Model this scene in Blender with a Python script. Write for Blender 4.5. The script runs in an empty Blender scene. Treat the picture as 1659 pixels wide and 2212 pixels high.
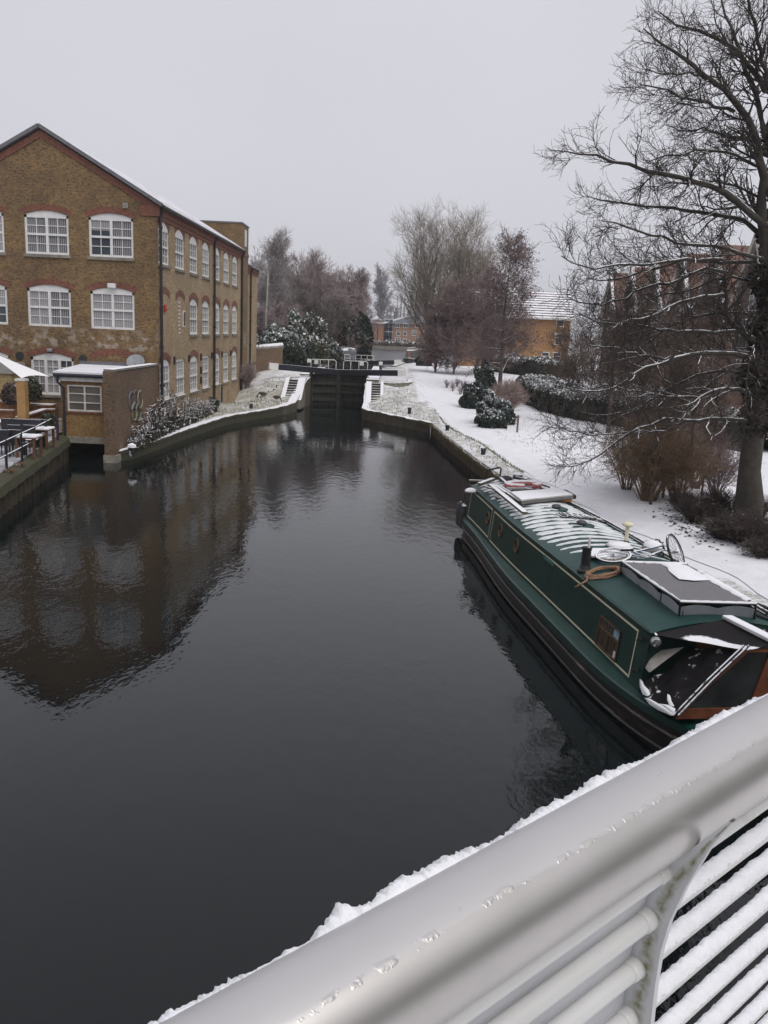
import bpy, math, random
import numpy as np
from mathutils import Vector, Matrix
S = bpy.context.scene
COL = S.collection
RNG = np.random.default_rng(7)
random.seed(7)
# ------------------------------------------------------------------ camera model (reading positions off the photograph)
F, CX, CY, ROLL, PITCH, EYE = 1840.0, 829.5, 1106.0, 0.045, 0.2085, 6.0
_fw = np.array([0.0, math.cos(PITCH), -math.sin(PITCH)]); _r = np.array([1.0, 0, 0]); _u = np.cross(_r, _fw)
_ix = math.cos(ROLL)*_r + math.sin(ROLL)*_u
_iu = -math.sin(ROLL)*_r + math.cos(ROLL)*_u
CAM = np.array([0.0, 0.0, EYE])
def ray(x, y): return _fw + _ix*((x-CX)/F) - _iu*((y-CY)/F)
def at_z(x, y, z): d = ray(x, y); return CAM + d*((z-EYE)/d[2])
def at_y(x, y, Y): d = ray(x, y); return CAM + d*(Y/d[1])
def at_x(x, y, X): d = ray(x, y); return CAM + d*(X/d[0])
def at_plane(x, y, p, n): d = ray(x, y); return CAM + d*(((np.array(p)-CAM)@np.array(n))/(d@np.array(n)))
def Zm(ox, oy, s): return lambda x, y: ((x/s+ox)/1.4756, (y/s+oy)/1.4756)

# ------------------------------------------------------------------ mesh builder
class MB:
    def __init__(s): s.v = []; s.f = []; s.m = []; s.cur = 0
    def add(s, vs, fs, m=None):
        b = len(s.v); s.v += [tuple(map(float, p)) for p in vs]
        for f in fs: s.f.append(tuple(i+b for i in f)); s.m.append(s.cur if m is None else m)
    def quad(s, a, b, c, d, m=None): s.add([a, b, c, d], [(0, 1, 2, 3)], m)
    def poly(s, pts, m=None): s.add(pts, [tuple(range(len(pts)))], m)
    def box(s, c, size, rz=0.0, m=None, R=None):
        hx, hy, hz = (k/2 for k in size)
        P = np.array([(x, y, z) for x in (-hx, hx) for y in (-hy, hy) for z in (-hz, hz)])
        if R is not None: P = P @ np.array(R).T
        elif rz:
            cs, sn = math.cos(rz), math.sin(rz)
            P = np.stack([P[:, 0]*cs-P[:, 1]*sn, P[:, 0]*sn+P[:, 1]*cs, P[:, 2]], 1)
        P = P + np.array(c)
        s.add(P, [(0, 1, 3, 2), (4, 6, 7, 5), (0, 4, 5, 1), (2, 3, 7, 6), (0, 2, 6, 4), (1, 5, 7, 3)], m)
    def bx(s, x0, x1, y0, y1, z0, z1, m=None): s.box(((x0+x1)/2, (y0+y1)/2, (z0+z1)/2), (abs(x1-x0), abs(y1-y0), abs(z1-z0)), m=m)
    def beam(s, a, b, w, h, m=None):
        """box section bar from a to b, w sideways, h upward"""
        a = np.array(a, float); b = np.array(b, float); t = b-a; L = np.linalg.norm(t); t /= L
        side = np.cross(t, (0, 0, 1)); n = np.linalg.norm(side)
        side = np.array([1., 0, 0]) if n < 1e-4 else side/n
        up = np.cross(side, t)
        P = [p+side*sx*w/2+up*sz*h/2 for p in (a, b) for sx in (-1, 1) for sz in (-1, 1)]
        s.add(P, [(0, 1, 3, 2), (4, 6, 7, 5), (0, 4, 5, 1), (2, 3, 7, 6), (0, 2, 6, 4), (1, 5, 7, 3)], m)
    def tube(s, pts, r, n=8, cap=True, closed=False, m=None):
        P = np.array(pts, float); K = len(P)
        r = np.full(K, r) if np.isscalar(r) else np.array(r, float)
        if closed: T = np.roll(P, -1, 0)-np.roll(P, 1, 0)
        else: T = np.gradient(P, axis=0)
        T /= np.linalg.norm(T, axis=1)[:, None]+1e-12
        ref = np.array([0, 0, 1.0]) if abs(T[:, 2]).mean() < .8 else np.array([1.0, 0, 0])
        U = np.cross(T, ref); U /= np.linalg.norm(U, axis=1)[:, None]+1e-12; V = np.cross(T, U)
        a = np.arange(n)*2*math.pi/n
        vs = (P[:, None]+r[:, None, None]*(np.cos(a)[None, :, None]*U[:, None]+np.sin(a)[None, :, None]*V[:, None])).reshape(-1, 3)
        fs = []
        for k in range(K if closed else K-1):
            k2 = (k+1) % K
            for j in range(n): fs.append((k*n+j, k*n+(j+1) % n, k2*n+(j+1) % n, k2*n+j))
        if cap and not closed: fs += [tuple(range(n))[::-1], tuple((K-1)*n+j for j in range(n))]
        s.add(vs, fs, m)
    def cyl(s, a, b, r, n=12, m=None): s.tube([a, b], r if np.isscalar(r) else r, n, m=m)
    def ring(s, c, R, r, ax=(0, 0, 1), n=28, k=6, m=None, sq=1.0):
        ax = np.array(ax, float); ax /= np.linalg.norm(ax)
        u = np.cross(ax, (0, 0, 1) if abs(ax[2]) < .9 else (1, 0, 0)); u /= np.linalg.norm(u); w = np.cross(ax, u)
        s.tube([np.array(c)+R*(math.cos(t)*u+math.sin(t)*w*sq) for t in np.arange(n)*2*math.pi/n], r, k, closed=True, m=m)
    def lathe(s, c, prof, n=16, m=None, ax=None):
        vs = []; fs = []
        R = np.eye(3) if ax is None else np.array(Vector((0, 0, 1)).rotation_difference(Vector(ax)).to_matrix())
        for r, z in prof:
            for j in range(n):
                t = j*2*math.pi/n; vs.append(np.array(c)+R@np.array([r*math.cos(t), r*math.sin(t), z]))
        for k in range(len(prof)-1):
            for j in range(n): fs.append((k*n+j, k*n+(j+1) % n, (k+1)*n+(j+1) % n, (k+1)*n+j))
        fs += [tuple(range(n))[::-1], tuple((len(prof)-1)*n+j for j in range(n))]
        s.add(vs, fs, m)
    def prism(s, poly, ext, m=None):
        """planar polygon (3D points) extruded by vector ext"""
        P = [np.array(p, float) for p in poly]; n = len(P); e = np.array(ext, float)
        s.add(P+[p+e for p in P], [tuple(range(n))[::-1], tuple(range(n, 2*n))]+[(i, (i+1) % n, n+(i+1) % n, n+i) for i in range(n)], m)
    def grid(s, G, m=None, both=False):
        G = np.array(G, float); a, b = G.shape[:2]
        s.add(G.reshape(-1, 3), [(i*b+j, i*b+j+1, (i+1)*b+j+1, (i+1)*b+j) for i in range(a-1) for j in range(b-1)], m)
    def build(s, name, mats, parent=None, smooth=False, bevel=0, weld=False):
        me = bpy.data.meshes.new(name); me.from_pydata(s.v, [], s.f)
        for mm in (mats if isinstance(mats, (list, tuple)) else [mats]): me.materials.append(mm)
        me.polygons.foreach_set('material_index', s.m)
        if smooth: me.polygons.foreach_set('use_smooth', [True]*len(s.f))
        me.update()
        return link(name, me, parent, bevel)
def fixnormals(o):
    import bmesh
    bm = bmesh.new(); bm.from_mesh(o.data); bmesh.ops.recalc_face_normals(bm, faces=bm.faces); bm.to_mesh(o.data); bm.free(); return o
def wloc(o):
    v = Vector((0, 0, 0))
    while o is not None: v = v+o.location; o = o.parent
    return v
def link(name, me, parent=None, bevel=0):
    o = bpy.data.objects.new(name, me); COL.objects.link(o)
    if parent is not None: o.location = -wloc(parent); o.parent = parent
    if bevel:
        md = o.modifiers.new('edge', 'BEVEL'); md.width = bevel; md.segments = 2; md.limit_method = 'ANGLE'
    return o
def np_mesh(name, V, Q, mats, parent=None, mi=None, smooth=False):
    """big mesh from numpy arrays: V (n,3), Q (m,4)"""
    me = bpy.data.meshes.new(name); V = np.ascontiguousarray(V, dtype=np.float32); Q = np.ascontiguousarray(Q, dtype=np.int32)
    k = Q.shape[1]
    me.vertices.add(len(V)); me.vertices.foreach_set('co', V.ravel())
    me.loops.add(Q.size); me.loops.foreach_set('vertex_index', Q.ravel())
    me.polygons.add(len(Q)); me.polygons.foreach_set('loop_start', np.arange(0, Q.size, k, dtype=np.int32))
    for mm in (mats if isinstance(mats, (list, tuple)) else [mats]): me.materials.append(mm)
    if mi is not None: me.polygons.foreach_set('material_index', np.ascontiguousarray(mi, dtype=np.int32))
    me.polygons.foreach_set('use_smooth', np.full(len(Q), smooth))
    me.update(calc_edges=True)
    return link(name, me, parent)
def tag(o, label=None, cat=None, group=None, kind=None):
    for k, v in (('label', label), ('category', cat), ('group', group), ('kind', kind)):
        if v: o[k] = v
    return o
def thing(name, label, cat, loc=(0, 0, 0), group=None):
    o = bpy.data.objects.new(name, None); COL.objects.link(o); o.location = tuple(map(float, loc)); o.empty_display_size = .2
    return tag(o, label, cat, group)
def kids(o): return [c for c in bpy.data.objects if c.parent == o]
def dup(root, loc, rz=0.0, label=None, scale=None):
    def cp(o, par):
        c = o.copy(); COL.objects.link(c); c.parent = par
        for k in kids(o): cp(k, c)
        return c
    c = cp(root, None); c.location = tuple(map(float, loc)); c.rotation_euler = (0, 0, rz)
    if scale: c.scale = (scale,)*3
    if label: c['label'] = label
    return c

# ------------------------------------------------------------------ materials
def nodes(name):
    m = bpy.data.materials.new(name); m.use_nodes = True; t = m.node_tree; t.nodes.clear()
    out = t.nodes.new('ShaderNodeOutputMaterial'); b = t.nodes.new('ShaderNodeBsdfPrincipled'); t.links.new(b.outputs[0], out.inputs[0])
    return m, t, b
def N(t, ty, **kw):
    n = t.nodes.new(ty)
    for k, v in kw.items():
        if k.startswith('i_'): n.inputs[k[2:].replace('_', ' ')].default_value = v
        else: setattr(n, k, v)
    return n
def mixc(t, fac, a, b):
    n = t.nodes.new('ShaderNodeMix'); n.data_type = 'RGBA'
    for i, x in ((0, fac), (6, a), (7, b)):
        if hasattr(x, 'links') or isinstance(x, bpy.types.NodeSocket): t.links.new(x, n.inputs[i])
        else: n.inputs[i].default_value = x if i == 0 else (*x, 1) if len(x) == 3 else x
    return n.outputs[2]
def ramp(t, fac, stops):
    n = t.nodes.new('ShaderNodeValToRGB'); e = n.color_ramp.elements
    while len(e) < len(stops): e.new(.5)
    for k, (p, c) in enumerate(stops):
        e[k].position = p; e[k].color = (c, c, c, 1) if np.isscalar(c) else (*c, 1)
    t.links.new(fac, n.inputs[0]); return n.outputs[0]
def noise(t, scale, detail=4, vec=None, rough=.55):
    n = N(t, 'ShaderNodeTexNoise'); n.inputs['Scale'].default_value = scale; n.inputs['Detail'].default_value = detail; n.inputs['Roughness'].default_value = rough
    t.links.new(vec if vec is not None else coord(t), n.inputs['Vector']); return n.outputs[0]
def coord(t):
    for n in t.nodes:
        if n.type == 'TEX_COORD': return n.outputs['Object']
    return t.nodes.new('ShaderNodeTexCoord').outputs['Object']
def math_(t, op, a, b=None, clamp=False):
    n = t.nodes.new('ShaderNodeMath'); n.operation = op; n.use_clamp = clamp
    for i, x in ((0, a), (1, b)):
        if x is None: continue
        if isinstance(x, bpy.types.NodeSocket): t.links.new(x, n.inputs[i])
        else: n.inputs[i].default_value = x
    return n.outputs[0]
def upness(t):
    g = t.nodes.new('ShaderNodeNewGeometry'); s = t.nodes.new('ShaderNodeSeparateXYZ'); t.links.new(g.outputs['Normal'], s.inputs[0]); return s.outputs[2]
SNOW = (.84, .84, .87)
def bump(t, b, h, strength=.3, dist=.02):
    n = t.nodes.new('ShaderNodeBump'); n.inputs['Strength'].default_value = strength; n.inputs['Distance'].default_value = dist
    t.links.new(h, n.inputs['Height']); t.links.new(n.outputs[0], b.inputs['Normal'])
def mat(name, c, rough=.7, ns=3.0, amt=.3, metal=0.0, snow=None, sn_ns=6.0, bmp=0.0, bs=30, c2=None, coat=0):
    """c varied by noise; snow = how level a face must be before snow lies on it (None: bare)"""
    m, t, b = nodes(name); c = np.array(c)
    n1 = noise(t, ns, 5)
    lo = c*(1-amt) if c2 is None else np.array(c2); hi = np.minimum(c*(1+amt), .95) if c2 is None else c
    col = ramp(t, n1, [(.3, tuple(lo)), (.7, tuple(hi))])
    b.inputs['Roughness'].default_value = rough; b.inputs['Metallic'].default_value = metal; b.inputs['Coat Weight'].default_value = coat
    if snow is not None:
        nz = noise(t, sn_ns, 5)
        k = math_(t, 'ADD', upness(t), math_(t, 'MULTIPLY', math_(t, 'SUBTRACT', nz, .5), 1.1))
        f = ramp(t, k, [(max(snow-.06, 0), 0.0), (min(snow+.06, 1), 1.0)])
        col = mixc(t, f, col, SNOW)
        r = mixc(t, f, (rough,)*3, (.9,)*3); t.links.new(r, b.inputs['Roughness'])
    t.links.new(col, b.inputs['Base Color'])
    if bmp: bump(t, b, noise(t, bs, 4), bmp, .02)
    return m
def brick(name, c1, c2, mortar, dark, bw=.24, bh=.085, soot=.5, pale=0.0):
    m, t, b = nodes(name)
    s = t.nodes.new('ShaderNodeSeparateXYZ'); t.links.new(coord(t), s.inputs[0])
    cb = t.nodes.new('ShaderNodeCombineXYZ'); t.links.new(math_(t, 'ADD', s.outputs[0], s.outputs[1]), cb.inputs[0]); t.links.new(s.outputs[2], cb.inputs[1])
    bt = t.nodes.new('ShaderNodeTexBrick'); t.links.new(cb.outputs[0], bt.inputs['Vector'])
    for k, v in (('Scale', 1.0), ('Brick Width', bw), ('Row Height', bh), ('Mortar Size', .008), ('Mortar Smooth', .3), ('Bias', 0.0)): bt.inputs[k].default_value = v
    bt.inputs['Color1'].default_value = (*c1, 1); bt.inputs['Color2'].default_value = (*c2, 1); bt.inputs['Mortar'].default_value = (*mortar, 1)
    col = bt.outputs['Color']
    # single dark burnt bricks
    mp = t.nodes.new('ShaderNodeMapping'); mp.inputs['Scale'].default_value = (1/bw*1.7, 1/bh*1.25, 1); t.links.new(cb.outputs[0], mp.inputs[0])
    wn = N(t, 'ShaderNodeTexNoise'); wn.inputs['Scale'].default_value = 1.0; wn.inputs['Detail'].default_value = 1; t.links.new(mp.outputs[0], wn.inputs[0])
    col = mixc(t, ramp(t, wn.outputs[0], [(.52, 0.0), (.60, .72)]), col, dark)
    n2 = noise(t, .55, 6)
    col = mixc(t, ramp(t, n2, [(.4, 0.0), (.72, soot)]), col, dark)
    n3 = noise(t, 1.7, 5)
    col = mixc(t, ramp(t, n3, [(.5, 0.0), (.75, .35)]), col, tuple(np.array(c1)*1.25))
    if pale:
        # efflorescence above the old low openings
        zz = ramp(t, math_(t, 'MULTIPLY', s.outputs[2], .1), [(.42, 0.0), (.47, 1.0), (.51, 1.0), (.56, 0.0)])
        n4 = noise(t, 2.3, 6)
        col = mixc(t, math_(t, 'MULTIPLY', zz, ramp(t, n4, [(.5, 0.0), (.62, pale)])), col, (.45, .40, .34))
    t.links.new(col, b.inputs['Base Color']); b.inputs['Roughness'].default_value = .9
    bump(t, b, bt.outputs['Fac'], -.4, .01)
    return m
M = {}
M['brick_stock'] = brick('brick_stock', (.27, .165, .062), (.17, .10, .042), (.17, .135, .09), (.05, .034, .024), soot=.6, pale=.6)
M['brick_side_lit'] = brick('brick_side_lit', (.45, .33, .185), (.32, .22, .115), (.34, .285, .21), (.11, .08, .05), soot=.38)  # same mill brick made paler: open-sky light put into the colour
M['brick_yellow'] = brick('brick_yellow', (.33, .195, .062), (.25, .135, .042), (.22, .17, .11), (.14, .07, .035), soot=.25)
M['brick_dark'] = brick('brick_dark', (.20, .125, .072), (.15, .09, .052), (.19, .155, .12), (.06, .042, .032), soot=.5)
M['brick_red'] = brick('brick_red', (.235, .082, .048), (.18, .066, .04), (.15, .10, .08), (.08, .032, .024), soot=.35)
M['brick_buff'] = brick('brick_buff', (.42, .31, .13), (.34, .25, .11), (.27, .22, .14), (.2, .14, .07), soot=.2)
M['brick_orange'] = brick('brick_orange', (.40, .215, .085), (.33, .17, .065), (.36, .26, .15), (.22, .11, .05), soot=.3)
M['brick_rust'] = brick('brick_rust', (.38, .20, .115), (.30, .155, .09), (.28, .21, .15), (.17, .08, .05), soot=.2)
M['white'] = mat('white_paint', (.70, .69, .67), .45, 4, .08)
M['white_aged'] = mat('white_paint_aged', (.62, .61, .58), .5, 7, .22)
M['cream'] = mat('cream_paint', (.70, .65, .47), .5, 5, .12)
M['concrete'] = mat('concrete', (.27, .25, .21), .9, 3, .3, bmp=.3)
M['concrete_snow'] = mat('concrete_snow', (.20, .18, .15), .9, 3, .35, snow=.55, bmp=.3)
M['snow'] = mat('snow', SNOW, .85, 2.5, .05, bmp=.25, bs=14)
M['black'] = mat('black_paint', (.014, .014, .018), .42, 5, .3)
M['black_snow'] = mat('black_paint_snow', (.016, .016, .022), .5, 5, .3, snow=.62, sn_ns=5)
M['pipe'] = mat('black_iron', (.018, .014, .014), .5, 5, .3)
M['gutter'] = mat('gutter_blueblack', (.02, .022, .035), .45, 5, .2)
M['lead'] = mat('lead_grey', (.13, .13, .14), .6, 4, .2)
M['slate_snow'] = mat('slate_snow', (.10, .10, .115), .7, 3, .3, snow=.62, sn_ns=2.2)
M['roof_white'] = mat('roof_snow', (.74, .74, .78), .85, 1.2, .06)
M['metal'] = mat('galvanised', (.45, .46, .47), .38, 6, .15, metal=.9)
M['steel_dark'] = mat('dark_steel', (.05, .05, .055), .4, 6, .3, metal=.6)
M['wood'] = mat('timber_orange', (.32, .15, .05), .7, 3, .25, snow=.66, sn_ns=4)
M['wood_brown'] = mat('timber_brown', (.13, .06, .032), .7, 5, .3, snow=.62, sn_ns=7)
M['wood_post'] = mat('timber_post', (.38, .22, .08), .65, 3, .15)
M['varnish'] = mat('varnished_wood', (.14, .045, .019), .5, 6, .35)
M['rot'] = mat('weathered_wood', (.36, .17, .06), .85, 9, .5)
M['earth'] = mat('wet_earth', (.05, .038, .026), .9, 2, .4)
M['moss'] = mat('mossy_stone', (.055, .062, .022), .95, 3.5, .5, c2=(.05, .04, .03), bmp=.6, bs=12)
M['mossy_snow'] = mat('mossy_stone_snow', (.055, .06, .026), .95, 3.5, .5, c2=(.055, .045, .032), snow=.72, bmp=.5, bs=12)
M['piling'] = mat('rusty_piling', (.045, .034, .02), .85, 2, .5, bmp=.5, bs=7)
M['stone_wall'] = mat('canal_stone', (.14, .115, .082), .9, 2.2, .45, c2=(.06, .055, .035), snow=.66, bmp=.6, bs=9)
M['gate'] = mat('lock_timber', (.026, .026, .02), .75, 2.5, .5, bmp=.4, bs=8)
M['beam_black'] = mat('beam_black', (.013, .015, .023), .42, 3, .3, snow=.7, sn_ns=2)
M['canvas'] = mat('black_canvas', (.018, .016, .018), .6, 4, .3)
M['rubber'] = mat('rubber', (.02, .02, .02), .7, 8, .3)
M['grey_cover'] = mat('grey_cover', (.17, .165, .175), .85, 30, .14)
M['grey_cloth'] = mat('grey_sheet', (.40, .41, .44), .7, 5, .1)
M['rope'] = mat('rope_brown', (.28, .16, .095), .85, 20, .2)
M['rope_dark'] = mat('rope_dark', (.055, .052, .055), .85, 20, .3, snow=.75, sn_ns=10)
M['red'] = mat('red_plastic', (.50, .15, .14), .45, 6, .15, snow=.50, sn_ns=5)
M['sail'] = mat('white_canopy', (.88, .87, .87), .7, 2, .02)
def glass(name, c, rough=.08, stripes=None, split=None):
    m, t, b = nodes(name); b.inputs['Roughness'].default_value = rough; b.inputs['IOR'].default_value = 1.5
    col = ramp(t, noise(t, 1.3, 3), [(.35, tuple(np.array(c)*.7)), (.65, tuple(c))])
    if stripes:
        w = t.nodes.new('ShaderNodeTexWave'); w.wave_type = 'BANDS'; w.bands_direction = 'DIAGONAL' ; w.inputs['Scale'].default_value = 3.4; w.inputs['Distortion'].default_value = .6; w.inputs['Detail'].default_value = 1
        s = t.nodes.new('ShaderNodeSeparateXYZ'); t.links.new(coord(t), s.inputs[0]); cb = t.nodes.new('ShaderNodeCombineXYZ'); t.links.new(math_(t, 'ADD', s.outputs[0], s.outputs[1]), cb.inputs[0])
        w.bands_direction = 'X'; t.links.new(cb.outputs[0], w.inputs['Vector'])
        col = mixc(t, ramp(t, w.outputs['Color'], [(.35, 0.0), (.6, 1.0)]), col, stripes)
    t.links.new(col, b.inputs['Base Color']); return m
M['glass'] = glass('window_glass', (.07, .085, .10))
M['glass_side'] = glass('window_glass_blind', (.20, .20, .205))
M['glass_blind'] = glass('window_blinds', (.085, .085, .09), stripes=(.34, .33, .34))
M['glass_net'] = glass('net_curtain', (.30, .29, .29), stripes=(.40, .39, .39))
M['glass_obscure'] = glass('obscure_glass', (.16, .135, .11), .15)
M['glass_boat'] = glass('boat_glass', (.05, .04, .03), .08, stripes=(.075, .06, .045))
M['brass'] = mat('brass_frame', (.13, .075, .045), .45, 8, .3, metal=.35)

# ------------------------------------------------------------------ terrain
def lerp_tab(tab):
    xs = np.array([a for a, _ in tab]); ys = np.array([b for _, b in tab]); return lambda y: np.interp(y, xs, ys)
eR = lerp_tab([(-400, 60), (0, 9.2), (13.6, 7.15), (24.5, 5.5), (35.3, 4.35), (38.1, 4.0), (42.1, 3.62), (46.7, 3.15), (50.2, 2.92), (52.4, 2.68), (59.1, -1.72), (60.5, -1.80), (92, -1.80), (95, .2), (108, 1.5), (130, 3.2), (160, 8), (190, 15), (197, 17)])
eL = lerp_tab([(36.4, -11.62), (37.5, -11.2), (44, -10.75), (49, -10.25), (51.5, -9.97), (52.9, -9.66), (55.6, -8.78), (57.7, -7.95), (59.9, -7.3), (62, -6.95), (64, -6.75), (66.6, -6.5), (69, -6.4), (92, -6.4), (95, -8.6), (112, -11), (150, -15), (190, -18), (197, -19)])
eT = lerp_tab([(-400, 40), (-60, -2), (0, -7.0), (25.4, -11.68), (35.65, -13.57), (37.2, -14.05), (43, -14.05)])
profR = lerp_tab([(-400, .8), (45, .8), (55, 1.0), (60, 1.15), (63.5, 1.4), (66, 1.75), (70, 2.05), (75, 2.3), (90, 2.42), (130, 2.4), (197, 2.45), (3000, 2.5)])
edgR = lerp_tab([(-400, .62), (54, .62), (61.5, .70), (63.4, .76), (66.3, 2.08), (92, 2.25), (197, 2.38)])
profL = lerp_tab([(36, .45), (54, .52), (58, .72), (60, .74), (63.5, .84), (66.5, 1.98), (70, 2.25), (76, 2.45), (3000, 2.5)])
edgL = lerp_tab([(36, .42), (56, .5), (62.6, .64), (66.6, 2.02), (69, 2.2), (92, 2.25), (197, 2.38)])
def sm(t): t = np.clip(t, 0, 1); return t*t*(3-2*t)
def hR(x, y):
    d = np.maximum(x-eR(y), 0)
    w = 3.2
    z = edgR(y)+(profR(y)-edgR(y))*sm(d/w)
    # level lock-side platform behind the curved wall
    yc = np.interp(x, [-3, .3, 1.25, 1.8, 1.9], [66.2, 66.2, 67.5, 69.0, 92]); pl = sm((y-yc)/.4)*sm((1.98-x)/.3)*sm((93-y)/1.0)
    z = z*(1-pl)+2.12*pl
    return z+.012*np.clip(x-9, 0, 60)+.05*np.sin(x*.7+y*.23)*sm(d/5)
def hL(x, y):
    d = np.maximum(eL(y)-x, 0)
    z = edgL(y)+(profL(y)-edgL(y))*sm(d/2.2)
    drop = np.clip((-9.2-x)*.33, 0, .85)*sm((y-58)/6)*sm((76-y)/4)
    return z-drop
def hh(x, y): return float(hR(x, y)) if x > (eR(y)+(eL(y) if y > 36.4 else eT(y)))/2 else (float(hL(x, y)) if y > 43 or x > -12 else 1.0)
def at_ground(x, y):
    z = 1.0
    for _ in range(40):
        p = at_z(x, y, z); z = z*.5+.5*hh(p[0], p[1])
    return at_z(x, y, z)
# ================================================================== SETTING
def ground_mat():
    m, t, b = nodes('snow_ground'); b.inputs['Roughness'].default_value = .9
    at = N(t, 'ShaderNodeAttribute', attribute_name='grass'); g = at.outputs['Fac']
    n1 = noise(t, 7.0, 6, rough=.7); n2 = noise(t, 1.1, 5)
    k = math_(t, 'ADD', math_(t, 'MULTIPLY', n1, .62), math_(t, 'MULTIPLY', n2, .38))
    k = math_(t, 'ADD', k, math_(t, 'MULTIPLY', math_(t, 'SUBTRACT', g, .5), .30))
    f = ramp(t, k, [(.52, 0.0), (.68, 1.0)])
    gc = ramp(t, noise(t, 3.0, 4), [(.3, (.20, .185, .13)), (.7, (.33, .32, .24))])
    sn = ramp(t, noise(t, .5, 4), [(.35, (.77, .77, .81)), (.65, (.84, .84, .87))])
    fc = math_(t, 'MULTIPLY', f, math_(t, 'ADD', math_(t, 'MULTIPLY', g, .75), .12), clamp=True)
    t.links.new(mixc(t, fc, sn, gc), b.inputs['Base Color'])
    bump(t, b, n1, .5, .05); return m
M['ground'] = ground_mat()
def strip_rows(ys, offs, edge, sign, hf, grass):
    V = []; G = []
    for y in ys:
        e = float(edge(y))
        for o in offs:
            x = e+sign*o; V.append((x, y, hf(x, y))); G.append(grass(x, y, o))
    a, b = len(ys), len(offs)
    i, j = np.meshgrid(np.arange(a-1), np.arange(b-1), indexing='ij'); i = i.ravel(); j = j.ravel()
    Q = np.stack([i*b+j, i*b+j+1, (i+1)*b+j+1, (i+1)*b+j], 1)
    if sign < 0: Q = Q[:, ::-1]
    return np.array(V), Q, np.array(G)
# towpath: edges read off the photograph, dropped onto the terrain
zp = Zm(1300, 1150, 4.1475)
PL = [at_ground(*zp(*q))[:2] for q in [(20, 60), (190, 460), (440, 740), (620, 920), (980, 1090), (1390, 1390)]]
PRt = [at_ground(*zp(*q))[:2] for q in [(240, 110), (330, 240), (620, 440), (720, 600), (835, 770), (930, 880), (1300, 1095)]]
pl_x = lerp_tab(sorted([(p[1], p[0]) for p in PL]+[(10, 10.2), (18, 8.4), (24.5, 7.0), (125, 3.6), (160, 9), (-60, 22)]))
pr_x = lerp_tab(sorted([(p[1], p[0]) for p in PRt]+[(10, 13.6), (18, 11.5), (26, 9.6), (125, 6.0), (160, 12), (-60, 26)]))
def grassR(x, y, o):
    if pl_x(y)-.1 < x < pr_x(y)+.1: return 0.0
    if x <= pl_x(y): return .9 if y < 66 else .78
    return .18 if y < 60 else .28
ysR = np.concatenate([np.arange(-300, 0, 20), np.arange(0, 20, 1), np.arange(20, 110, .4), np.arange(110, 197.1, 3)])
offs = np.concatenate([np.arange(0, 3.2, .25), np.arange(3.2, 14, .6), np.arange(14, 40, 2), [45, 60, 90, 150, 300, 700]])
parts = [strip_rows(ysR, offs, eR, 1, hR, grassR)]
ysL = np.concatenate([np.arange(43, 110, .4), np.arange(110, 197.1, 3)])
parts.append(strip_rows(ysL, offs, eL, -1, hL, lambda x, y, o: 1.0 if y < 66.5 else (.75 if y < 100 else .5)))
parts.append(strip_rows(np.arange(36.6, 43.01, .3), np.linspace(0, .38, 4), eL, -1, lambda x, y: .42, lambda x, y, o: .9))
parts.append(strip_rows(np.concatenate([np.arange(-300, 20, 20), np.arange(20, 43.1, 1)]), np.array([.45, 2, 4, 7, 10, 20, 40, 100, 300, 700]), eT, -1, lambda x, y: .98, lambda x, y, o: .1))
b0 = 0; VV = []; QQ = []; GG = []
for V, Q, G in parts: VV.append(V); QQ.append(Q+b0); GG.append(G); b0 += len(V)
far = np.array([(-900, 197, 2.42), (900, 197, 2.42), (900, 1600, 3), (-900, 1600, 3)])
VV.append(far); QQ.append(np.array([[0, 1, 2, 3]])+b0); GG.append(np.full(4, .4))
ground = np_mesh('ground', np.concatenate(VV), np.concatenate(QQ), M['ground'], smooth=True)
at = ground.data.attributes.new('grass', 'FLOAT', 'POINT'); at.data.foreach_set('value', np.concatenate(GG).astype(np.float32))
tag(ground, kind='structure')
# path sheet
mb = MB(); rows = []
for y in np.concatenate([np.arange(8, 110, .4), np.arange(110, 160, 3)]):
    a, b_ = float(pl_x(y)), float(pr_x(y)); wob = .12*math.sin(y*1.7)+.1*math.sin(y*.63+1)
    rows.append([(x, y, hR(x, y)+.02) for x in np.linspace(a+wob, b_+wob*.5, 12)])
mb.grid(rows)
def path_mat():
    m, t, b = nodes('trodden_snow'); b.inputs['Roughness'].default_value = .85
    n1 = noise(t, 2.2, 6); sn = ramp(t, n1, [(.3, (.76, .755, .79)), (.7, (.85, .85, .88))])
    t.links.new(sn, b.inputs['Base Color']); bump(t, b, math_(t, 'ADD', noise(t, 3.2, 6, rough=.65), noise(t, 14, 3)), .6, .05); return m
p = mb.build('path', path_mat(), smooth=True); tag(p, kind='structure')
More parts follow.
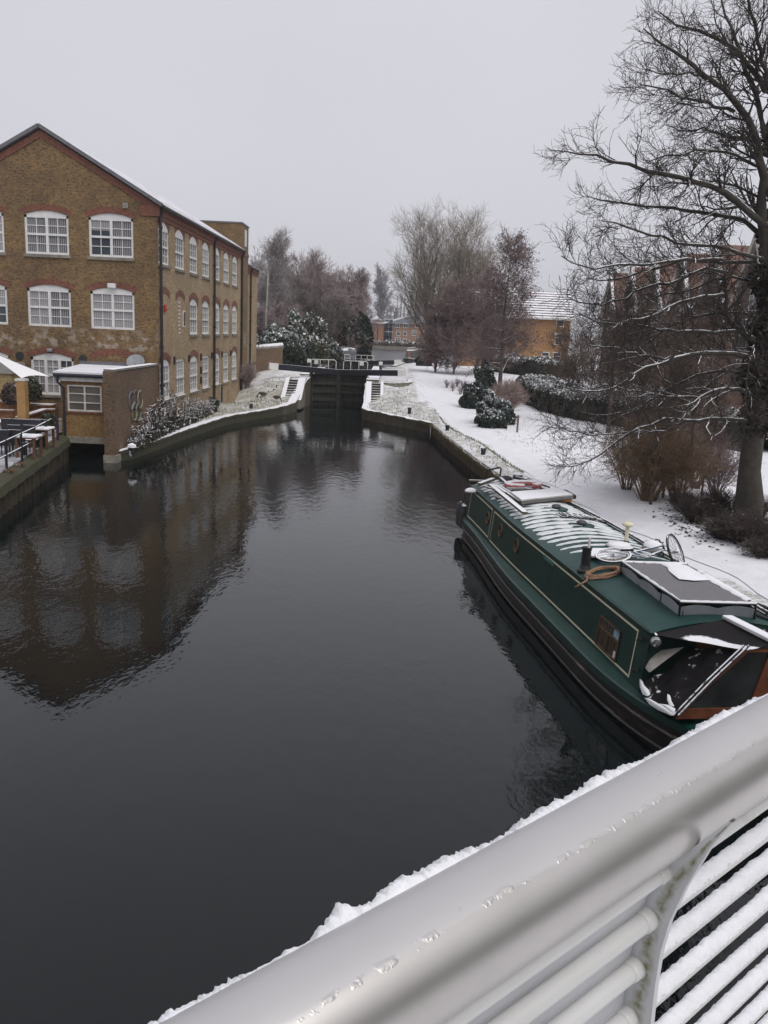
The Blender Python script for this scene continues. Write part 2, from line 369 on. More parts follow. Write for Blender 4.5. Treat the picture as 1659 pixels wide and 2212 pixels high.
# water
def water_mat():
    m, t, b = nodes('canal_water')
    b.inputs['Base Color'].default_value = (.005, .0075, .008, 1); b.inputs['Roughness'].default_value = .02; b.inputs['IOR'].default_value = 1.38
    c = coord(t)
    mp = t.nodes.new('ShaderNodeMapping'); mp.inputs['Scale'].default_value = (1.0, .55, 1); mp.inputs['Rotation'].default_value = (0, 0, .5); t.links.new(c, mp.inputs[0])
    r1 = noise(t, 3.6, 3, mp.outputs[0], .5); r2 = noise(t, 12, 2, mp.outputs[0], .5); area = noise(t, .13, 3)
    amp = ramp(t, area, [(.36, .22), (.62, .95)])
    h = math_(t, 'MULTIPLY', math_(t, 'ADD', r1, math_(t, 'MULTIPLY', r2, .3)), amp)
    bump(t, b, h, .5, .023); return m
M['water'] = water_mat()
def pool_water():
    m, t, b = nodes('pool_water'); b.inputs['Base Color'].default_value = (.03, .033, .036, 1); b.inputs['Roughness'].default_value = .33; b.inputs['IOR'].default_value = 1.33; bump(t, b, noise(t, 2.5, 3), .5, .08); return m
mb = MB(); mb.quad((-60, -300, 0), (70, -300, 0), (70, 69.6, 0), (-60, 69.6, 0)); tag(mb.build('water', M['water']), kind='structure')
mb = MB(); mb.quad((-24, 92.6, 2.02), (24, 92.6, 2.02), (24, 198, 2.02), (-24, 198, 2.02)); tag(mb.build('water', pool_water()), kind='structure')

# ------------------------------------------------------------------ canal edge walls
def edge_wall(name, ys, edge, sign, top, lab, m, th=.42, bot=-.8, lean=.0, cap=.0):
    mb = MB()
    rows = []
    for y in ys:
        e = float(edge(y)); z = float(top(y))+.035
        j = .02*math.sin(y*3.1)+.015*math.sin(y*7.7)
        rows.append([(e-sign*(.07+lean), y, bot), (e-sign*.07+j, y, z-.16), (e-sign*.10+j, y, z-.13), (e-sign*.09+j, y, z+j), (e+sign*th, y, z+j*.5), (e+sign*th, y, z-.3)])
    mb.grid(rows)
    return tag(fixnormals(mb.build(name, m, smooth=False)), lab, 'canal wall')
edge_wall('canal_wall', np.arange(52.4, 66.4, .3), eR, 1, edgR, 'straight stone canal wall with snowy coping from the lock steps to the bend', M['stone_wall'])
edge_wall('canal_wall', np.arange(-20, 52.41, .5), eR, 1, lambda y: edgR(y)-.08, 'low earthy canal wall fringed with brown dead grass along the towpath side', mat('earth_bank', (.075, .055, .03), .95, 2.5, .5, snow=.8, bmp=.7, bs=10))
edge_wall('canal_wall', np.concatenate([np.arange(36.45, 37.6, .15), np.arange(37.6, 59.6, .3)]), eL, -1, edgL, 'curving mossy stone canal wall below the mill and the grassy bank', M['mossy_snow'])
# upper pool banks
for nm, ys, ed, sg, lb in (('canal_wall', np.arange(94.8, 197, 2), eR, 1, 'far towpath-side wall of the upper pool beside the moored dark boat'), ('canal_wall', np.arange(94.8, 197, 2), eL, -1, 'far wooded-side wall of the upper pool beyond the lock')):
    edge_wall(nm, ys, ed, sg, lambda y: 2.36, lb, M['stone_wall'], bot=1.5)
mb = MB(); mb.bx(-20, 18, 196.4, 197.2, 1.5, 2.75); tag(mb.build('canal_wall', M['concrete_snow']), 'thin snow topped wall along the far end of the upper pool', 'canal wall')
# terrace wall with rusty piling and mossy top
mb = MB(); rows = []
for y in np.arange(-20, 36.9, .16):
    e = float(eT(y)); w = .05*math.copysign(1, math.sin(y*2*math.pi/.64)) if True else 0
    rows.append([(e+.02+w, y, -.8), (e+.02+w, y, .62)])
mb.grid(rows, m=0); rows = []
for y in np.arange(-20, 36.9, .3):
    e = float(eT(y)); j = .035*math.sin(y*2.3)+.03*math.sin(y*5.1); rows.append([(e+.10, y, .58), (e+.14+j, y, .66), (e+.08+j, y, .93+j*.4), (e-.12, y, 1.0), (e-.5, y, 1.0)])
mb.grid(rows, m=1)
tw = tag(fixnormals(mb.build('terrace_wall', [M['piling'], M['moss']])), 'dark steel piled terrace wall with a mossy top beside the railings', 'retaining wall')
# terrace slab with snow
mb = MB(); rows = []
for y in np.arange(10, 43.05, 1.0):
    e = float(eT(y)); rows.append([(x, y, 1.0+.012) for x in np.linspace(e-.42, e-14, 20)])
mb.grid(rows); tag(mb.build('terrace_paving', mat('terrace_snow', (.62, .62, .66), .9, 1.6, .25, c2=(.15, .14, .15))), kind='structure')

# ------------------------------------------------------------------ lock
zf = Zm(900, 1050, 3.687)
LX, RX = -6.38, -1.80
# lock chamber walls
def lock_wall(x, sg, y0, lab):
    mb = MB()
    mb.bx(x, x+sg*.9, y0, 92.3, -.8, 2.2)
    mb.bx(x-sg*.04, x+sg*.95, y0+.02, 92.4, 2.2, 2.34)
    return tag(mb.build('lock_wall', M['stone_wall'], bevel=.02), lab, 'lock wall')
lock_wall(RX, 1, 66.5, 'lock chamber wall under the black beam on the towpath side')
lock_wall(LX, -1, 70.0, 'lock chamber wall under the black beam on the mill side')
edge_wall('wing_wall', np.arange(59.4, 70.2, .3), eL, -1, edgL, 'brown stone wing wall rising from the left bank to the lock gate', M['stone_wall'], th=.5)
def steps(name, lab, x0, x1, y0, y1, z0, z1, skew, wl, wr):
    """stone flight between two snow-covered side slabs"""
    t = thing(name, lab, 'steps', ((x0+x1)/2, y0, z0))
    n = 8; mb = MB()
    for k in range(n):
        ya = y0+(y1-y0)*k/n; yb = y0+(y1-y0)*(k+1)/n; za = z0+(z1-z0)*(k+1)/n; dx = skew*(k+.5)/n
        mb.bx(x0+dx, x1+dx, ya, y1+.2, z0-.4, za)
    obj = mb.build('tread', mat(name+'_stone', (.035, .028, .022), .9, 6, .4, snow=.5, sn_ns=3), t)
    for side, (xa, xb) in (('l', (x0-wl, x0)), ('r', (x1, x1+wr))):
        mb = MB()
        P = [(y0-.35, z0-.6), (y0-.35, z0+.06), (y0, z0+.12), (y1, z1+.10), (y1+1.5, z1+.10), (y1+1.5, z0-.6)]
        vs = [(xa+skew*max(0, min(1, (y-y0)/(y1-y0))), y, z) for y, z in P]+[(xb+skew*max(0, min(1, (y-y0)/(y1-y0))), y, z) for y, z in P]
        mb.add(vs, [tuple(range(6)), tuple(range(6, 12))[::-1]]+[(i, 6+i, 6+(i+1) % 6, (i+1) % 6) for i in range(6)])
        fixnormals(mb.build('side_slab', mat('slab_snow', (.2, .18, .15), .9, 3, .3, snow=.35, sn_ns=1.2), t))
    return t
steps('lock_steps', 'dark stone steps in snowy slabs on the towpath side of the lock gate', -1.34, -.65, 63.45, 66.2, .75, 2.1, -.05, .42, .22)
steps('lock_steps', 'dark stone steps in snowy slabs on the mill side of the lock gate', -7.72, -7.05, 63.4, 66.4, .74, 2.1, .0, .32, .56)
# curved retaining wall right of the towpath-side steps
mb = MB(); R = []
cw = np.array([(-.47, 66.35), (-.1, 66.2), (.3, 66.22), (.8, 66.7), (1.25, 67.45), (1.6, 68.3), (1.8, 69.1), (1.84, 70.5), (1.8, 72.5)]); cs = np.linspace(0, 1, 40)
cl_ = np.concatenate([[0], np.cumsum(np.linalg.norm(np.diff(cw, axis=0), axis=1))]); cl_ /= cl_[-1]
for u in cs:
    x, y = np.interp(u, cl_, cw[:, 0]), np.interp(u, cl_, cw[:, 1]); v = np.array([-.2, 1.0]) if u < .3 else np.array([-1, .15]); v = v/np.linalg.norm(v)*.36
    R.append([(x, y, 1.2), (x, y, 2.15), (x+v[0]*.05, y+v[1]*.05, 2.17), (x+v[0], y+v[1], 2.17), (x+v[0], y+v[1], 1.2)])
mb.grid(R); tag(fixnormals(mb.build('retaining_wall', M['concrete_snow'])), 'low curved grey wall holding up the lock side beside the towpath steps', 'retaining wall')
# gates
def gate(mitre, heel, tip, wet, lab, lab2, railz, dark, zt):
    """one leaf: boards below, balance beam above running out past the heel, walkway and handrail"""
    mx, my = mitre; hx, hy = heel; tx, ty, tz = tip
    t = thing('lock_gate', lab, 'lock gate', (hx, hy, zt))
    d = np.array([mx-hx, my-hy, 0]); L = np.linalg.norm(d); d /= L; n = np.array([-d[1], d[0], 0]);
    if n[1] > 0: n = -n
    mb = MB(); h0 = np.array([hx, hy, 0]); 
    nb = 9
    for k in range(nb):
        a = h0+d*L*(k+.04)/nb; b = h0+d*L*(k+.96)/nb
        mb.add([p+(0, 0, z) for p in (a, b) for z in (wet, zt-.3)]+[p-n*.12+(0, 0, z) for p in (a, b) for z in (wet, zt-.3)], [(0, 2, 3, 1), (4, 5, 7, 6), (0, 1, 5, 4), (2, 6, 7, 3), (1, 3, 7, 5)])
    fixnormals(mb.build('planking', M['gate'], t))
    mb = MB()
    for z in np.linspace(wet+.35, zt-.25, 5): mb.beam(h0+n*.08+(0, 0, z), h0+d*L+n*.08+(0, 0, z), .16, .2)
    for q in (0.02, .98): mb.beam(h0+d*L*q+n*.07+(0, 0, wet), h0+d*L*q+n*.07+(0, 0, zt-.1), .26, .24)
    mb.build('gate_frame', M['gate'], t)
    mb = MB(); a = h0+d*L+(0, 0, zt); b = np.array([tx, ty, tz]); e = b+(a-b)*.125
    mb.beam(a, e, .34, .46); mb.build('balance_beam', M['beam_black'], t, bevel=.015)
    mb = MB(); mb.beam(e, b, .35, .49); mb.build('beam_end', mat('beam_white', (.80, .79, .77), .5, 4, .08, snow=.7), t, bevel=.015)
    # walkway planks on the upstream side
    mb = MB(); mb.beam(h0-n*.4+(0, 0, zt-.25), h0+d*L-n*.4+(0, 0, zt-.25), .5, .06); mb.build('walkway', M['wood_brown'], t)
    mb = MB(); o = -n*.62
    p0 = h0+d*.15+o; p1 = h0+d*(L-.05)+o
    mb.tube([p0+(0, 0, zt-.3), p0+(0, 0, zt+railz-.08), p0+d*.1+(0, 0, zt+railz), p1-d*.2+(0, 0, zt+railz), p1-d*.05+(0, 0, zt+railz-.12), p1-d*.05+(0, 0, zt+.25), p1+d*.05+(0, 0, zt-.1)], .032, 6)
    if dark: mb.tube([p0+(0, 0, zt+railz*.55), p1-d*.05+(0, 0, zt+railz*.55)], .025, 6)
    for q in (.35, .68): mb.tube([p0+(p1-p0)*q+(0, 0, zt-.3), p0+(p1-p0)*q+(0, 0, zt+railz)], .025, 6)
    mb.build('handrail', M['white'], t, smooth=True)
    return t
gate((-4.15, 69.6), (-6.36, 68.9), (-9.46, 67.0, 3.0), -.6, 'nearer lock gate leaf with long black beam reaching to the mill side', '', .95, False, 2.62)
gate((-4.11, 69.6), (-1.89, 68.9), (1.33, 67.0, 2.93), -.6, 'nearer lock gate leaf with black beam reaching to the towpath side', '', .95, False, 2.62)
gate((-4.15, 93.2), (-6.36, 92.5), (-9.24, 91.6, 2.95), 1.0, 'farther lock gate leaf with beam end on the mill side', '', .85, True, 2.55)
gate((-4.11, 93.2), (-1.89, 92.5), (1.05, 91.6, 2.92), 1.0, 'farther lock gate leaf with beam end on the towpath side', '', .85, True, 2.55)
# sill behind upper gates and paddle posts
mb = MB(); mb.bx(LX, RX, 93.4, 94.2, -.8, 1.6); tag(mb.build('lock_sill', M['stone_wall']), 'stone sill hidden behind the farther lock gates', 'lock sill')
def paddle(x, y, z, lab):
    t = thing('paddle_gear', lab, 'paddle gear', (x, y, z))
    mb = MB(); mb.bx(x-.12, x+.12, y-.12, y+.12, z-.1, z+.85); mb.build('post', mat('paddle_black', (.02, .02, .025), .5, 5, .2), t, bevel=.01)
    mb = MB(); mb.bx(x-.16, x+.16, y-.15, y+.15, z+.85, z+1.15); mb.build('cap', M['white'], t, bevel=.02)
    mb = MB(); mb.cyl((x+.12, y-.05, z+.7), (x+.35, y-.05, z+.7), .04, 8); mb.build('spindle', M['steel_dark'], t)
    return t
zg = Zm(780, 850, 4.1475)
for q, Y, lb in (((945, 1340), 71, 'white capped paddle post behind the mill-side beam'), ((1545, 1350), 72, 'white capped paddle post beside the towpath-side handrail'), ((850, 1320), 73.5, 'short white capped paddle post near the dark ivy')):
    p_ = at_y(*zg(*q), Y); paddle(p_[0], Y, 2.3, lb)
p_ = at_y(*zf(1155, 440), 76); paddle(p_[0], 76, 2.25, 'small dark paddle post on the towpath side of the lock')
mb = MB(); c_ = at_y(*zf(1080, 440), 72)
mb.tube([(c_[0]-.35, 72, 2.2), (c_[0]-.1, 72, 2.85), (c_[0]+.15, 72, 2.95), (c_[0]+.35, 72, 2.8), (c_[0]+.4, 72, 2.2)], .035, 6)
tag(mb.build('hoop_rail', M['white'], smooth=True), 'arched white hoop rail beside the nearer gate on the towpath side', 'rail')
# bollards along the banks
def bollard(px, py, lab, h=.32, r=.11, g=True):
    q = at_ground(px, py); mb = MB()
    mb.lathe((q[0], q[1], q[2]-.05), [(r, 0), (r, h*.75), (r*1.15, h*.8), (r*1.15, h), (r*.9, h+.05)], 10)
    return tag(mb.build('bollard', M['black_snow'], bevel=0), lab, 'bollard', 'mooring bollards on the banks')
bollard(*zp(20, 700), 'dark mooring bollard on the grassy verge near the stone wall', .42)
bollard(*zp(522, 920), 'small snow capped mooring stump at the bend of the bank')
bollard(*zp(995, 1240), 'snow capped mooring stump between the bend and the green boat')
zw = Zm(500, 1100, 4.1475)
bollard(*zw(1245, 838), 'square dark mooring stump on the left bank near the geese', .35)
# ================================================================== BRICK MILL
GY, SX = 43.0, -11.55          # gable plane (faces the camera), canal-side plane
def plane_map(kind, depth_dir=1):
    # (u, z, out) -> world; out = distance proud of the wall
    if kind == 'gable': return lambda u, z, o=0.0: (u, GY-o, z)
    return lambda u, z, o=0.0: (SX+o, u, z)
def wall_cells(mb, P, u0, u1, z0, z1, ops, reveal=.14):
    """wall sheet with real openings; ops = (ua, ub, zsill, zspring, zcrown)"""
    us = sorted({u0, u1, *[o[0] for o in ops], *[o[1] for o in ops]}); zs = sorted({z0, z1, *[o[2] for o in ops], *[o[4] for o in ops]})
    for a, b in zip(us, us[1:]):
        for c, d in zip(zs, zs[1:]):
            mu, mz = (a+b)/2, (c+d)/2
            if any(o[0] < mu < o[1] and o[2] < mz < o[4] for o in ops): continue
            mb.quad(P(a, c), P(b, c), P(b, d), P(a, d))
    for ua, ub, zs_, zp_, zc in ops:
        n = 8; arc = arch_pts(ua, ub, zp_, zc, n)
        for k in range(n):
            (a, za), (b, zb) = arc[k], arc[k+1]
            if zc-max(za, zb) > 1e-4 or zc-min(za, zb) > 1e-4: mb.quad(P(a, za), P(b, zb), P(b, zc), P(a, zc))
            mb.quad(P(a, za), P(b, zb), P(b, zb, -reveal), P(a, za, -reveal))
        mb.quad(P(ua, zs_), P(ub, zs_), P(ub, zs_, -reveal), P(ua, zs_, -reveal))
        mb.quad(P(ua, zs_), P(ua, zp_), P(ua, zp_, -reveal), P(ua, zs_, -reveal)); mb.quad(P(ub, zs_), P(ub, zp_), P(ub, zp_, -reveal), P(ub, zs_, -reveal))
def arch_pts(ua, ub, zp_, zc, n=8):
    c, h = (ua+ub)/2, (ub-ua)/2
    return [(c+h*(2*k/n-1), zp_+(zc-zp_)*(1-(2*k/n-1)**2)) for k in range(n+1)]
def pbox(mb, P, u0, u1, z0, z1, o0, o1, m=None):
    A = [P(u, z, o) for u in (u0, u1) for z in (z0, z1) for o in (o0, o1)]
    mb.add(A, [(0, 1, 3, 2), (4, 6, 7, 5), (0, 4, 5, 1), (2, 3, 7, 6), (0, 2, 6, 4), (1, 5, 7, 3)], m)
def window(par, P, op, lights, gm, arch=True, sill=True, depth=.12, arch_h=.30, archm='brick_red', frm='white', transom=.5, mull=.11, lab=None, bars=(2, 2)):
    """lights = number of casements side by side; each has bars[0] columns x bars[1] rows above and below the transom"""
    ua, ub, zs, zp_, zc = op; mb = MB(); d0, d1 = -depth, -depth+.07; fw = .11
    pbox(mb, P, ua, ua+fw, zs, zp_, d0, d1); pbox(mb, P, ub-fw, ub, zs, zp_, d0, d1); pbox(mb, P, ua+fw, ub-fw, zs, zs+fw, d0, d1)
    ztop = zp_-.02
    arc = arch_pts(ua, ub, zp_, zc, 8)
    for k in range(8):     # solid head filling the arch
        (a, za), (b, zb) = arc[k], arc[k+1]
        V = [P(a, ztop-fw, d1), P(b, ztop-fw, d1), P(b, zb, d1), P(a, za, d1)]; mb.poly(V)
    mb.quad(P(ua, ztop-fw, d0), P(ub, ztop-fw, d0), P(ub, ztop-fw, d1), P(ua, ztop-fw, d1))
    zi0, zi1 = zs+fw, ztop-fw; w = (ub-ua-2*fw-(lights-1)*mull)/lights; zt = zi0+(zi1-zi0)*transom
    pbox(mb, P, ua+fw, ub-fw, zt-.05, zt+.05, d0, d1+.02)
    for k in range(lights):
        a = ua+fw+k*(w+mull); b = a+w
        if k: pbox(mb, P, a-mull, a, zi0, zi1, d0, d1+.01)
        for (c, d) in ((zi0, zt-.05), (zt+.05, zi1)):
            for q in range(1, bars[0]): x = a+(b-a)*q/bars[0]; pbox(mb, P, x-.017, x+.017, c, d, d0, d1-.02)
            for q in range(1, bars[1]): z = c+(d-c)*q/bars[1]; pbox(mb, P, a, b, z-.017, z+.017, d0, d1-.025)
    win = mb.build('window', M[frm], par)
    if lab: win['label'] = lab
    gl = gm if isinstance(gm, (list, tuple)) else [gm]*lights
    for k in range(lights):
        a = ua+fw+k*(w+mull)-.01; mb = MB(); mb.quad(P(a, zi0-.01, d0+.012), P(a+w+.02, zi0-.01, d0+.012), P(a+w+.02, zi1+.01, d0+.012), P(a, zi1+.01, d0+.012)); mb.build('pane', M[gl[k]], win)
        rb = random.random()
        if rb < .42 and gl[k] != 'glass_net':
            zz = zi1-(zi1-zi0)*(.25+.5*random.random()); mb = MB(); mb.quad(P(a, zz, d0+.016), P(a+w+.02, zz, d0+.016), P(a+w+.02, zi1+.01, d0+.016), P(a, zi1+.01, d0+.016)); mb.build('blind', M['glass_net' if rb < .3 else 'glass_side'], win)
    if sill:
        mb = MB(); pbox(mb, P, ua-.08, ub+.08, zs-.14, zs-.003, -.05, .09); mb.build('sill', M['concrete_snow'], win)
    if arch:
        mb = MB(); n = 10; A = arch_pts(ua-.1, ub+.1, zp_+.0, zc+.003, n); B = arch_pts(ua-.22, ub+.22, zp_+arch_h*.8, zc+arch_h, n)
        for k in range(n):
            mb.quad(P(*A[k], .012), P(*A[k+1], .012), P(*B[k+1], .012), P(*B[k], .012)); mb.quad(P(*B[k], .012), P(*B[k+1], .012), P(*B[k+1], 0), P(*B[k], 0))
        mb.build('arch', M[archm], win)
    return win
mill = thing('brick_mill', 'three storey yellow brick mill with white arched windows and a snowy roof', 'mill building', (SX, GY, .5))
PG, PS = plane_map('gable'), plane_map('side')
AX, AZ, EZ = -17.06, 14.62, 11.45; XL = 2*AX-SX
gops = []
for c, wd in ((-20.07, 2.14), (-16.93, 2.14), (-13.81, 2.16)):
    gops += [(c-wd/2, c+wd/2, 8.95, 10.78, 10.99), (c-wd/2, c+wd/2, 5.52, 7.32, 7.52)]
gops.append((-17.96, -15.82, 2.16, 3.99, 4.22)); gops.append((-21.1, -18.99, 2.16, 3.99, 4.22))
mb = MB(); wall_cells(mb, PG, XL, SX, -.3, EZ, gops); mb.poly([PG(XL, EZ), PG(SX, EZ), PG(AX, AZ)])
gw = mb.build('gable_wall', M['brick_stock'], mill)
sy = [44.15, 47.42, 50.68, 53.95, 57.3, 60.55, 63.8]; sops = []
for k, c in enumerate(sy):
    sops.append((c-1.0, c+1.0, 8.78, 10.5, 10.82))
    if k >= 2: sops.append((c-1.0, c+1.0, 5.36, 7.1, 7.36))
    sops.append((c-1.0, c+1.0, 2.07, 3.88, 4.12) if k not in (1, 3, 5) else (c-.95, c+.95, 2.07, 4.03, 4.05))
mb = MB(); wall_cells(mb, PS, GY, 66.3, -.3, EZ, sops); mb.build('side_wall', M['brick_side_lit'], mill)
mb = MB(); mb.quad((XL, GY, -.3), (XL, 66.3, -.3), (XL, 66.3, EZ), (XL, GY, EZ)); mb.quad((XL, 66.3, -.3), (SX, 66.3, -.3), (SX, 66.3, EZ), (XL, 66.3, EZ)); mb.build('rear_wall', M['brick_side_lit'], mill)
# windows of the gable
LB = {0: None}
g = iter(gops)
pan = [['glass_net', 'glass_net'], ['glass', 'glass'], ['glass_blind', 'glass_blind'], ['glass_net', 'glass_blind'], ['glass', 'glass_blind'], ['glass_net', 'glass_net']]
for k, op in enumerate(gops[:6]): window(mill, PG, op, 2, pan[k], sill=(k % 2 == 0), mull=.13, transom=.52, bars=(2, 2), lab=('window with dark panes' if k in (1, 4) else None))
for op in gops[6:]: window(mill, PG, op, 3, ['glass_blind', 'glass_net', 'glass'], mull=.14, transom=.55, bars=(2, 2), arch_h=.3)
for op in sops:
    flat = abs(op[4]-op[3]) < .05
    window(mill, PS, op, 1, 'glass_side', arch=not flat, mull=.1, depth=.11, transom=.5, bars=(4, 2), arch_h=.36)
# bricked-up arches
mb = MB()
for P, ua, ub, zp_, zc in ((PG, -14.9, -12.62, 4.02, 4.25), (PS, 43.3, 45.2, 7.12, 7.38), (PS, 46.5, 48.4, 7.12, 7.38)):
    A = arch_pts(ua, ub, zp_, zc, 10); B = arch_pts(ua-.12, ub+.12, zp_+.3, zc+.34, 10)
    mb = MB()
    for k in range(10): mb.quad(P(*A[k], .012), P(*A[k+1], .012), P(*B[k+1], .012), P(*B[k], .012))
    mb.build('blind_arch', M['brick_red'], mill)
# cornice, verges
mb = MB()
for z0, z1, o in ((EZ-.62, EZ-.42, .05), (EZ-.42, EZ-.2, .10), (EZ-.2, EZ, .16)): pbox(mb, PS, GY+.02, 66.25, z0, z1, -.05, o)
pbox(mb, PG, SX-.85, SX+.12, EZ-.5, EZ-.02, -.1, .07)
mb.build('cornice', M['brick_red'], mill)
sl = math.atan2(AZ-EZ, SX-AX)
mb = MB()
for sgn in (1, -1):
    e = np.array([AX+sgn*(SX-AX), GY-.05, EZ]); a = np.array([AX, GY-.05, AZ]); dn = np.array([0, 0, -.34])
    mb.add([e, a, a+dn, e+dn, e+(0, .1, 0), a+(0, .1, 0), a+dn+(0, .1, 0), e+dn+(0, .1, 0)], [(0, 1, 2, 3), (4, 7, 6, 5), (0, 4, 5, 1), (3, 2, 6, 7), (0, 3, 7, 4)])
fixnormals(mb.build('verge_band', M['brick_red'], mill))
mb = MB(); th = .14; ov = .28
for sgn in (1, -1):
    ex = AX+sgn*(SX-AX+ov); ez = EZ-ov*math.tan(sl)+.02
    V = [(AX, GY-.16, AZ+.06), (ex, GY-.16, ez+.06), (ex, 66.5, ez+.06), (AX, 66.5, AZ+.06)]
    mb.add(V+[(x, y, z+th) for x, y, z in V], [(0, 1, 2, 3), (4, 7, 6, 5), (0, 4, 5, 1), (1, 5, 6, 2), (2, 6, 7, 3), (3, 7, 4, 0)])
roof = fixnormals(mb.build('roof', M['slate_snow'], mill))
mb = MB()
for sgn in (1, -1):
    mb.beam((AX, GY-.18, AZ+.17), (AX+sgn*(SX-AX+ov), GY-.18, EZ-ov*math.tan(sl)+.17), .12, .16)
mb.build('verge_tiles', M['lead'], roof)
mb = MB()
sx = lambda d: (AX+d*math.cos(sl), AZ+.22-d*math.sin(sl))
Lr = (SX-AX+ov)/math.cos(sl)
rows = []
for y in np.arange(GY+.0, 66.4, .5):
    rows.append([(sx(d)[0], y, sx(d)[1]+.02+.012*math.sin(y*5+d*3)) for d in np.linspace(.2+.12*math.sin(y*2.3), Lr-.25-.2*abs(math.sin(y*1.9))-.15*math.sin(y*.7), 14)])
mb.grid(rows); mb.build('snow', M['slate_white'] if 'slate_white' in M else mat('roof_thin_snow', SNOW, .85, 1.5, .1, c2=(.42, .42, .46)), roof)
# gutter and pipes
mb = MB(); mb.tube([(SX+.3, GY-.1, EZ-.05), (SX+.3, 66.3, EZ-.05)], .085, 8); mb.build('gutter', M['pipe'], mill)
def pipe(y, z0, z1, hop=True, shoe=None):
    mb = MB(); pts = [(SX+.28, y, z1), (SX+.12, y, z1-.45), (SX+.12, y, z0)]
    if shoe: pts += [(SX+.3, y+.1, z0-.25), (SX+.75, y+.25, z0-.7)]
    mb.tube(pts, .075, 8)
    for z in np.arange(z0+1.2, z1-.6, 1.9): mb.lathe((SX+.12, y, z), [(.10, 0), (.10, .12)], 8)
    return mb.build('drainpipe', M['pipe'], mill, smooth=False)
pipe(GY+.12, 1.6, EZ-.1); pipe(56.0, .75, EZ-.1, shoe=1); pipe(66.15, 1.0, EZ-.1); pipe(70.2, 1.3, 10.5)
# stair tower and lower far block
mb = MB(); mb.bx(SX-6.6, SX+.02, 66.3, 69.4, .0, 13.4); mb.build('stair_tower', M['brick_stock'], mill)
mb = MB(); mb.bx(SX-6.66, SX+.08, 66.24, 69.46, 13.4, 13.5); mb.build('tower_coping', M['lead'], mill)
mb = MB(); pbox(mb, PS, 66.32, 69.42, 11.15, 11.42, 0, .07); mb.build('tower_band', M['brick_red'], mill)
mb = MB(); pbox(mb, PS, 67.6, 68.4, 11.9, 13.1, .0, .05); mb.build('tower_louvre', M['white_aged'], mill)
mb = MB(); mb.bx(SX-9, SX-.0, 69.4, 74.2, .2, 10.2); mb.build('end_block', M['brick_side_lit'], mill)
mb = MB()
for z0, z1, o in ((10.0, 10.25, .06), (10.25, 10.5, .14), (10.5, 10.62, .2)): pbox(mb, PS, 69.45, 74.3, z0, z1, -.2, o)
mb.build('end_cornice', M['brick_red'], mill)
mb = MB(); mb.prism([(SX+.3, 69.45, 10.62), (SX-4, 69.45, 12.2), (SX-4, 69.45, 12.0), (SX+.3, 69.45, 10.5)], (0, 4.9, 0)); fixnormals(mb.build('end_roof', mat('end_roof_snow', (.2, .2, .22), .8, 3, .3, snow=.4), mill))
# small fittings on the walls
def disc(P, u, z, r, name, m, o=.05):
    mb = MB(); A = [P(u+r*math.cos(t), z+r*math.sin(t), o) for t in np.arange(20)*math.pi/10]; B = [P(u+r*math.cos(t), z+r*math.sin(t), -.02) for t in np.arange(20)*math.pi/10]
    mb.poly(A); [mb.quad(A[k], A[(k+1) % 20], B[(k+1) % 20], B[k]) for k in range(20)]
    rg = MB(); return mb.build(name, m, mill)
disc(PG, -18.49, 4.02, .2, 'wall_vent', M['rubber']); disc(PG, -15.34, 4.01, .2, 'wall_vent', M['rubber'])
mb = MB(); pbox(mb, PG, -13.98, -13.6, 7.5, 7.72, 0, .2); mb.build('floodlight', M['white'], mill, bevel=.02)
mb = MB(); pbox(mb, PG, -13.2, -12.95, 11.25, 11.5, 0, .06); mb.build('wall_box', M['concrete'], mill)
mb = MB(); pbox(mb, PG, -17.05, -16.8, 4.3, 4.45, .0, .2); mb.build('floodlight', M['metal'], mill, bevel=.02)
mb = MB(); pbox(mb, PS, 44.0, 44.28, 6.5, 6.85, 0, .1); mb.build('alarm_box', mat('alarm_red', (.45, .03, .03), .4), mill, bevel=.03)
mb = MB()
for k in range(9): pbox(mb, PS, 47.0, 47.3, 5.4+k*.2, 5.4+k*.2+.09, 0, .04)
mb.build('wall_vent_ladder', M['white_aged'], mill)
mb = MB(); pbox(mb, PS, 47.95, 48.45, 5.75, 6.65, 0, .05); w_ = mb.build('small_window', M['white_aged'], mill)
mb = MB(); pbox(mb, PS, 48.03, 48.37, 5.83, 6.57, .04, .06); mb.build('pane', M['glass'], w_)
for y, z in ((45.95, 4.0), (49.3, 4.0), (52.4, 4.0), (52.4, 3.2), (52.4, 2.6), (55.55, 4.0), (58.9, 4.0), (62.1, 4.0)):
    mb = MB(); pbox(mb, PS, y-.09, y+.09, z-.2, z+.22, 0, .09); mb.build('tie_plate', M['pipe'], mill, bevel=.03)
mb = MB(); pbox(mb, PS, 58.85, 59.25, .4, 1.95, 0, .05); mb.build('iron_hatch', M['pipe'], mill, bevel=.05)
mb = MB(); mb.tube([(SX+.06, 66.3, 3.0), (SX+.06, 66.9, 2.75), (SX+.06, 74.1, 2.95)], .035, 6); mb.build('wall_cable', M['pipe'], mill)
mb = MB(); mb.tube([(SX+.05, 74.15, 6.6), (SX+.5, 74.2, 6.6), (SX+.3, 74.25, 6.5), (SX+.28, 74.25, 5.7)], .03, 5); mb.bx(SX+.1, SX+.45, 74.1, 74.4, 5.2, 5.7); mb.tube([(SX+.3, 74.25, 5.2), (SX+.15, 74.22, 4.2), (SX+.05, 74.2, 3.4)], .025, 5); mb.build('lamp_bracket', M['pipe'], mill)
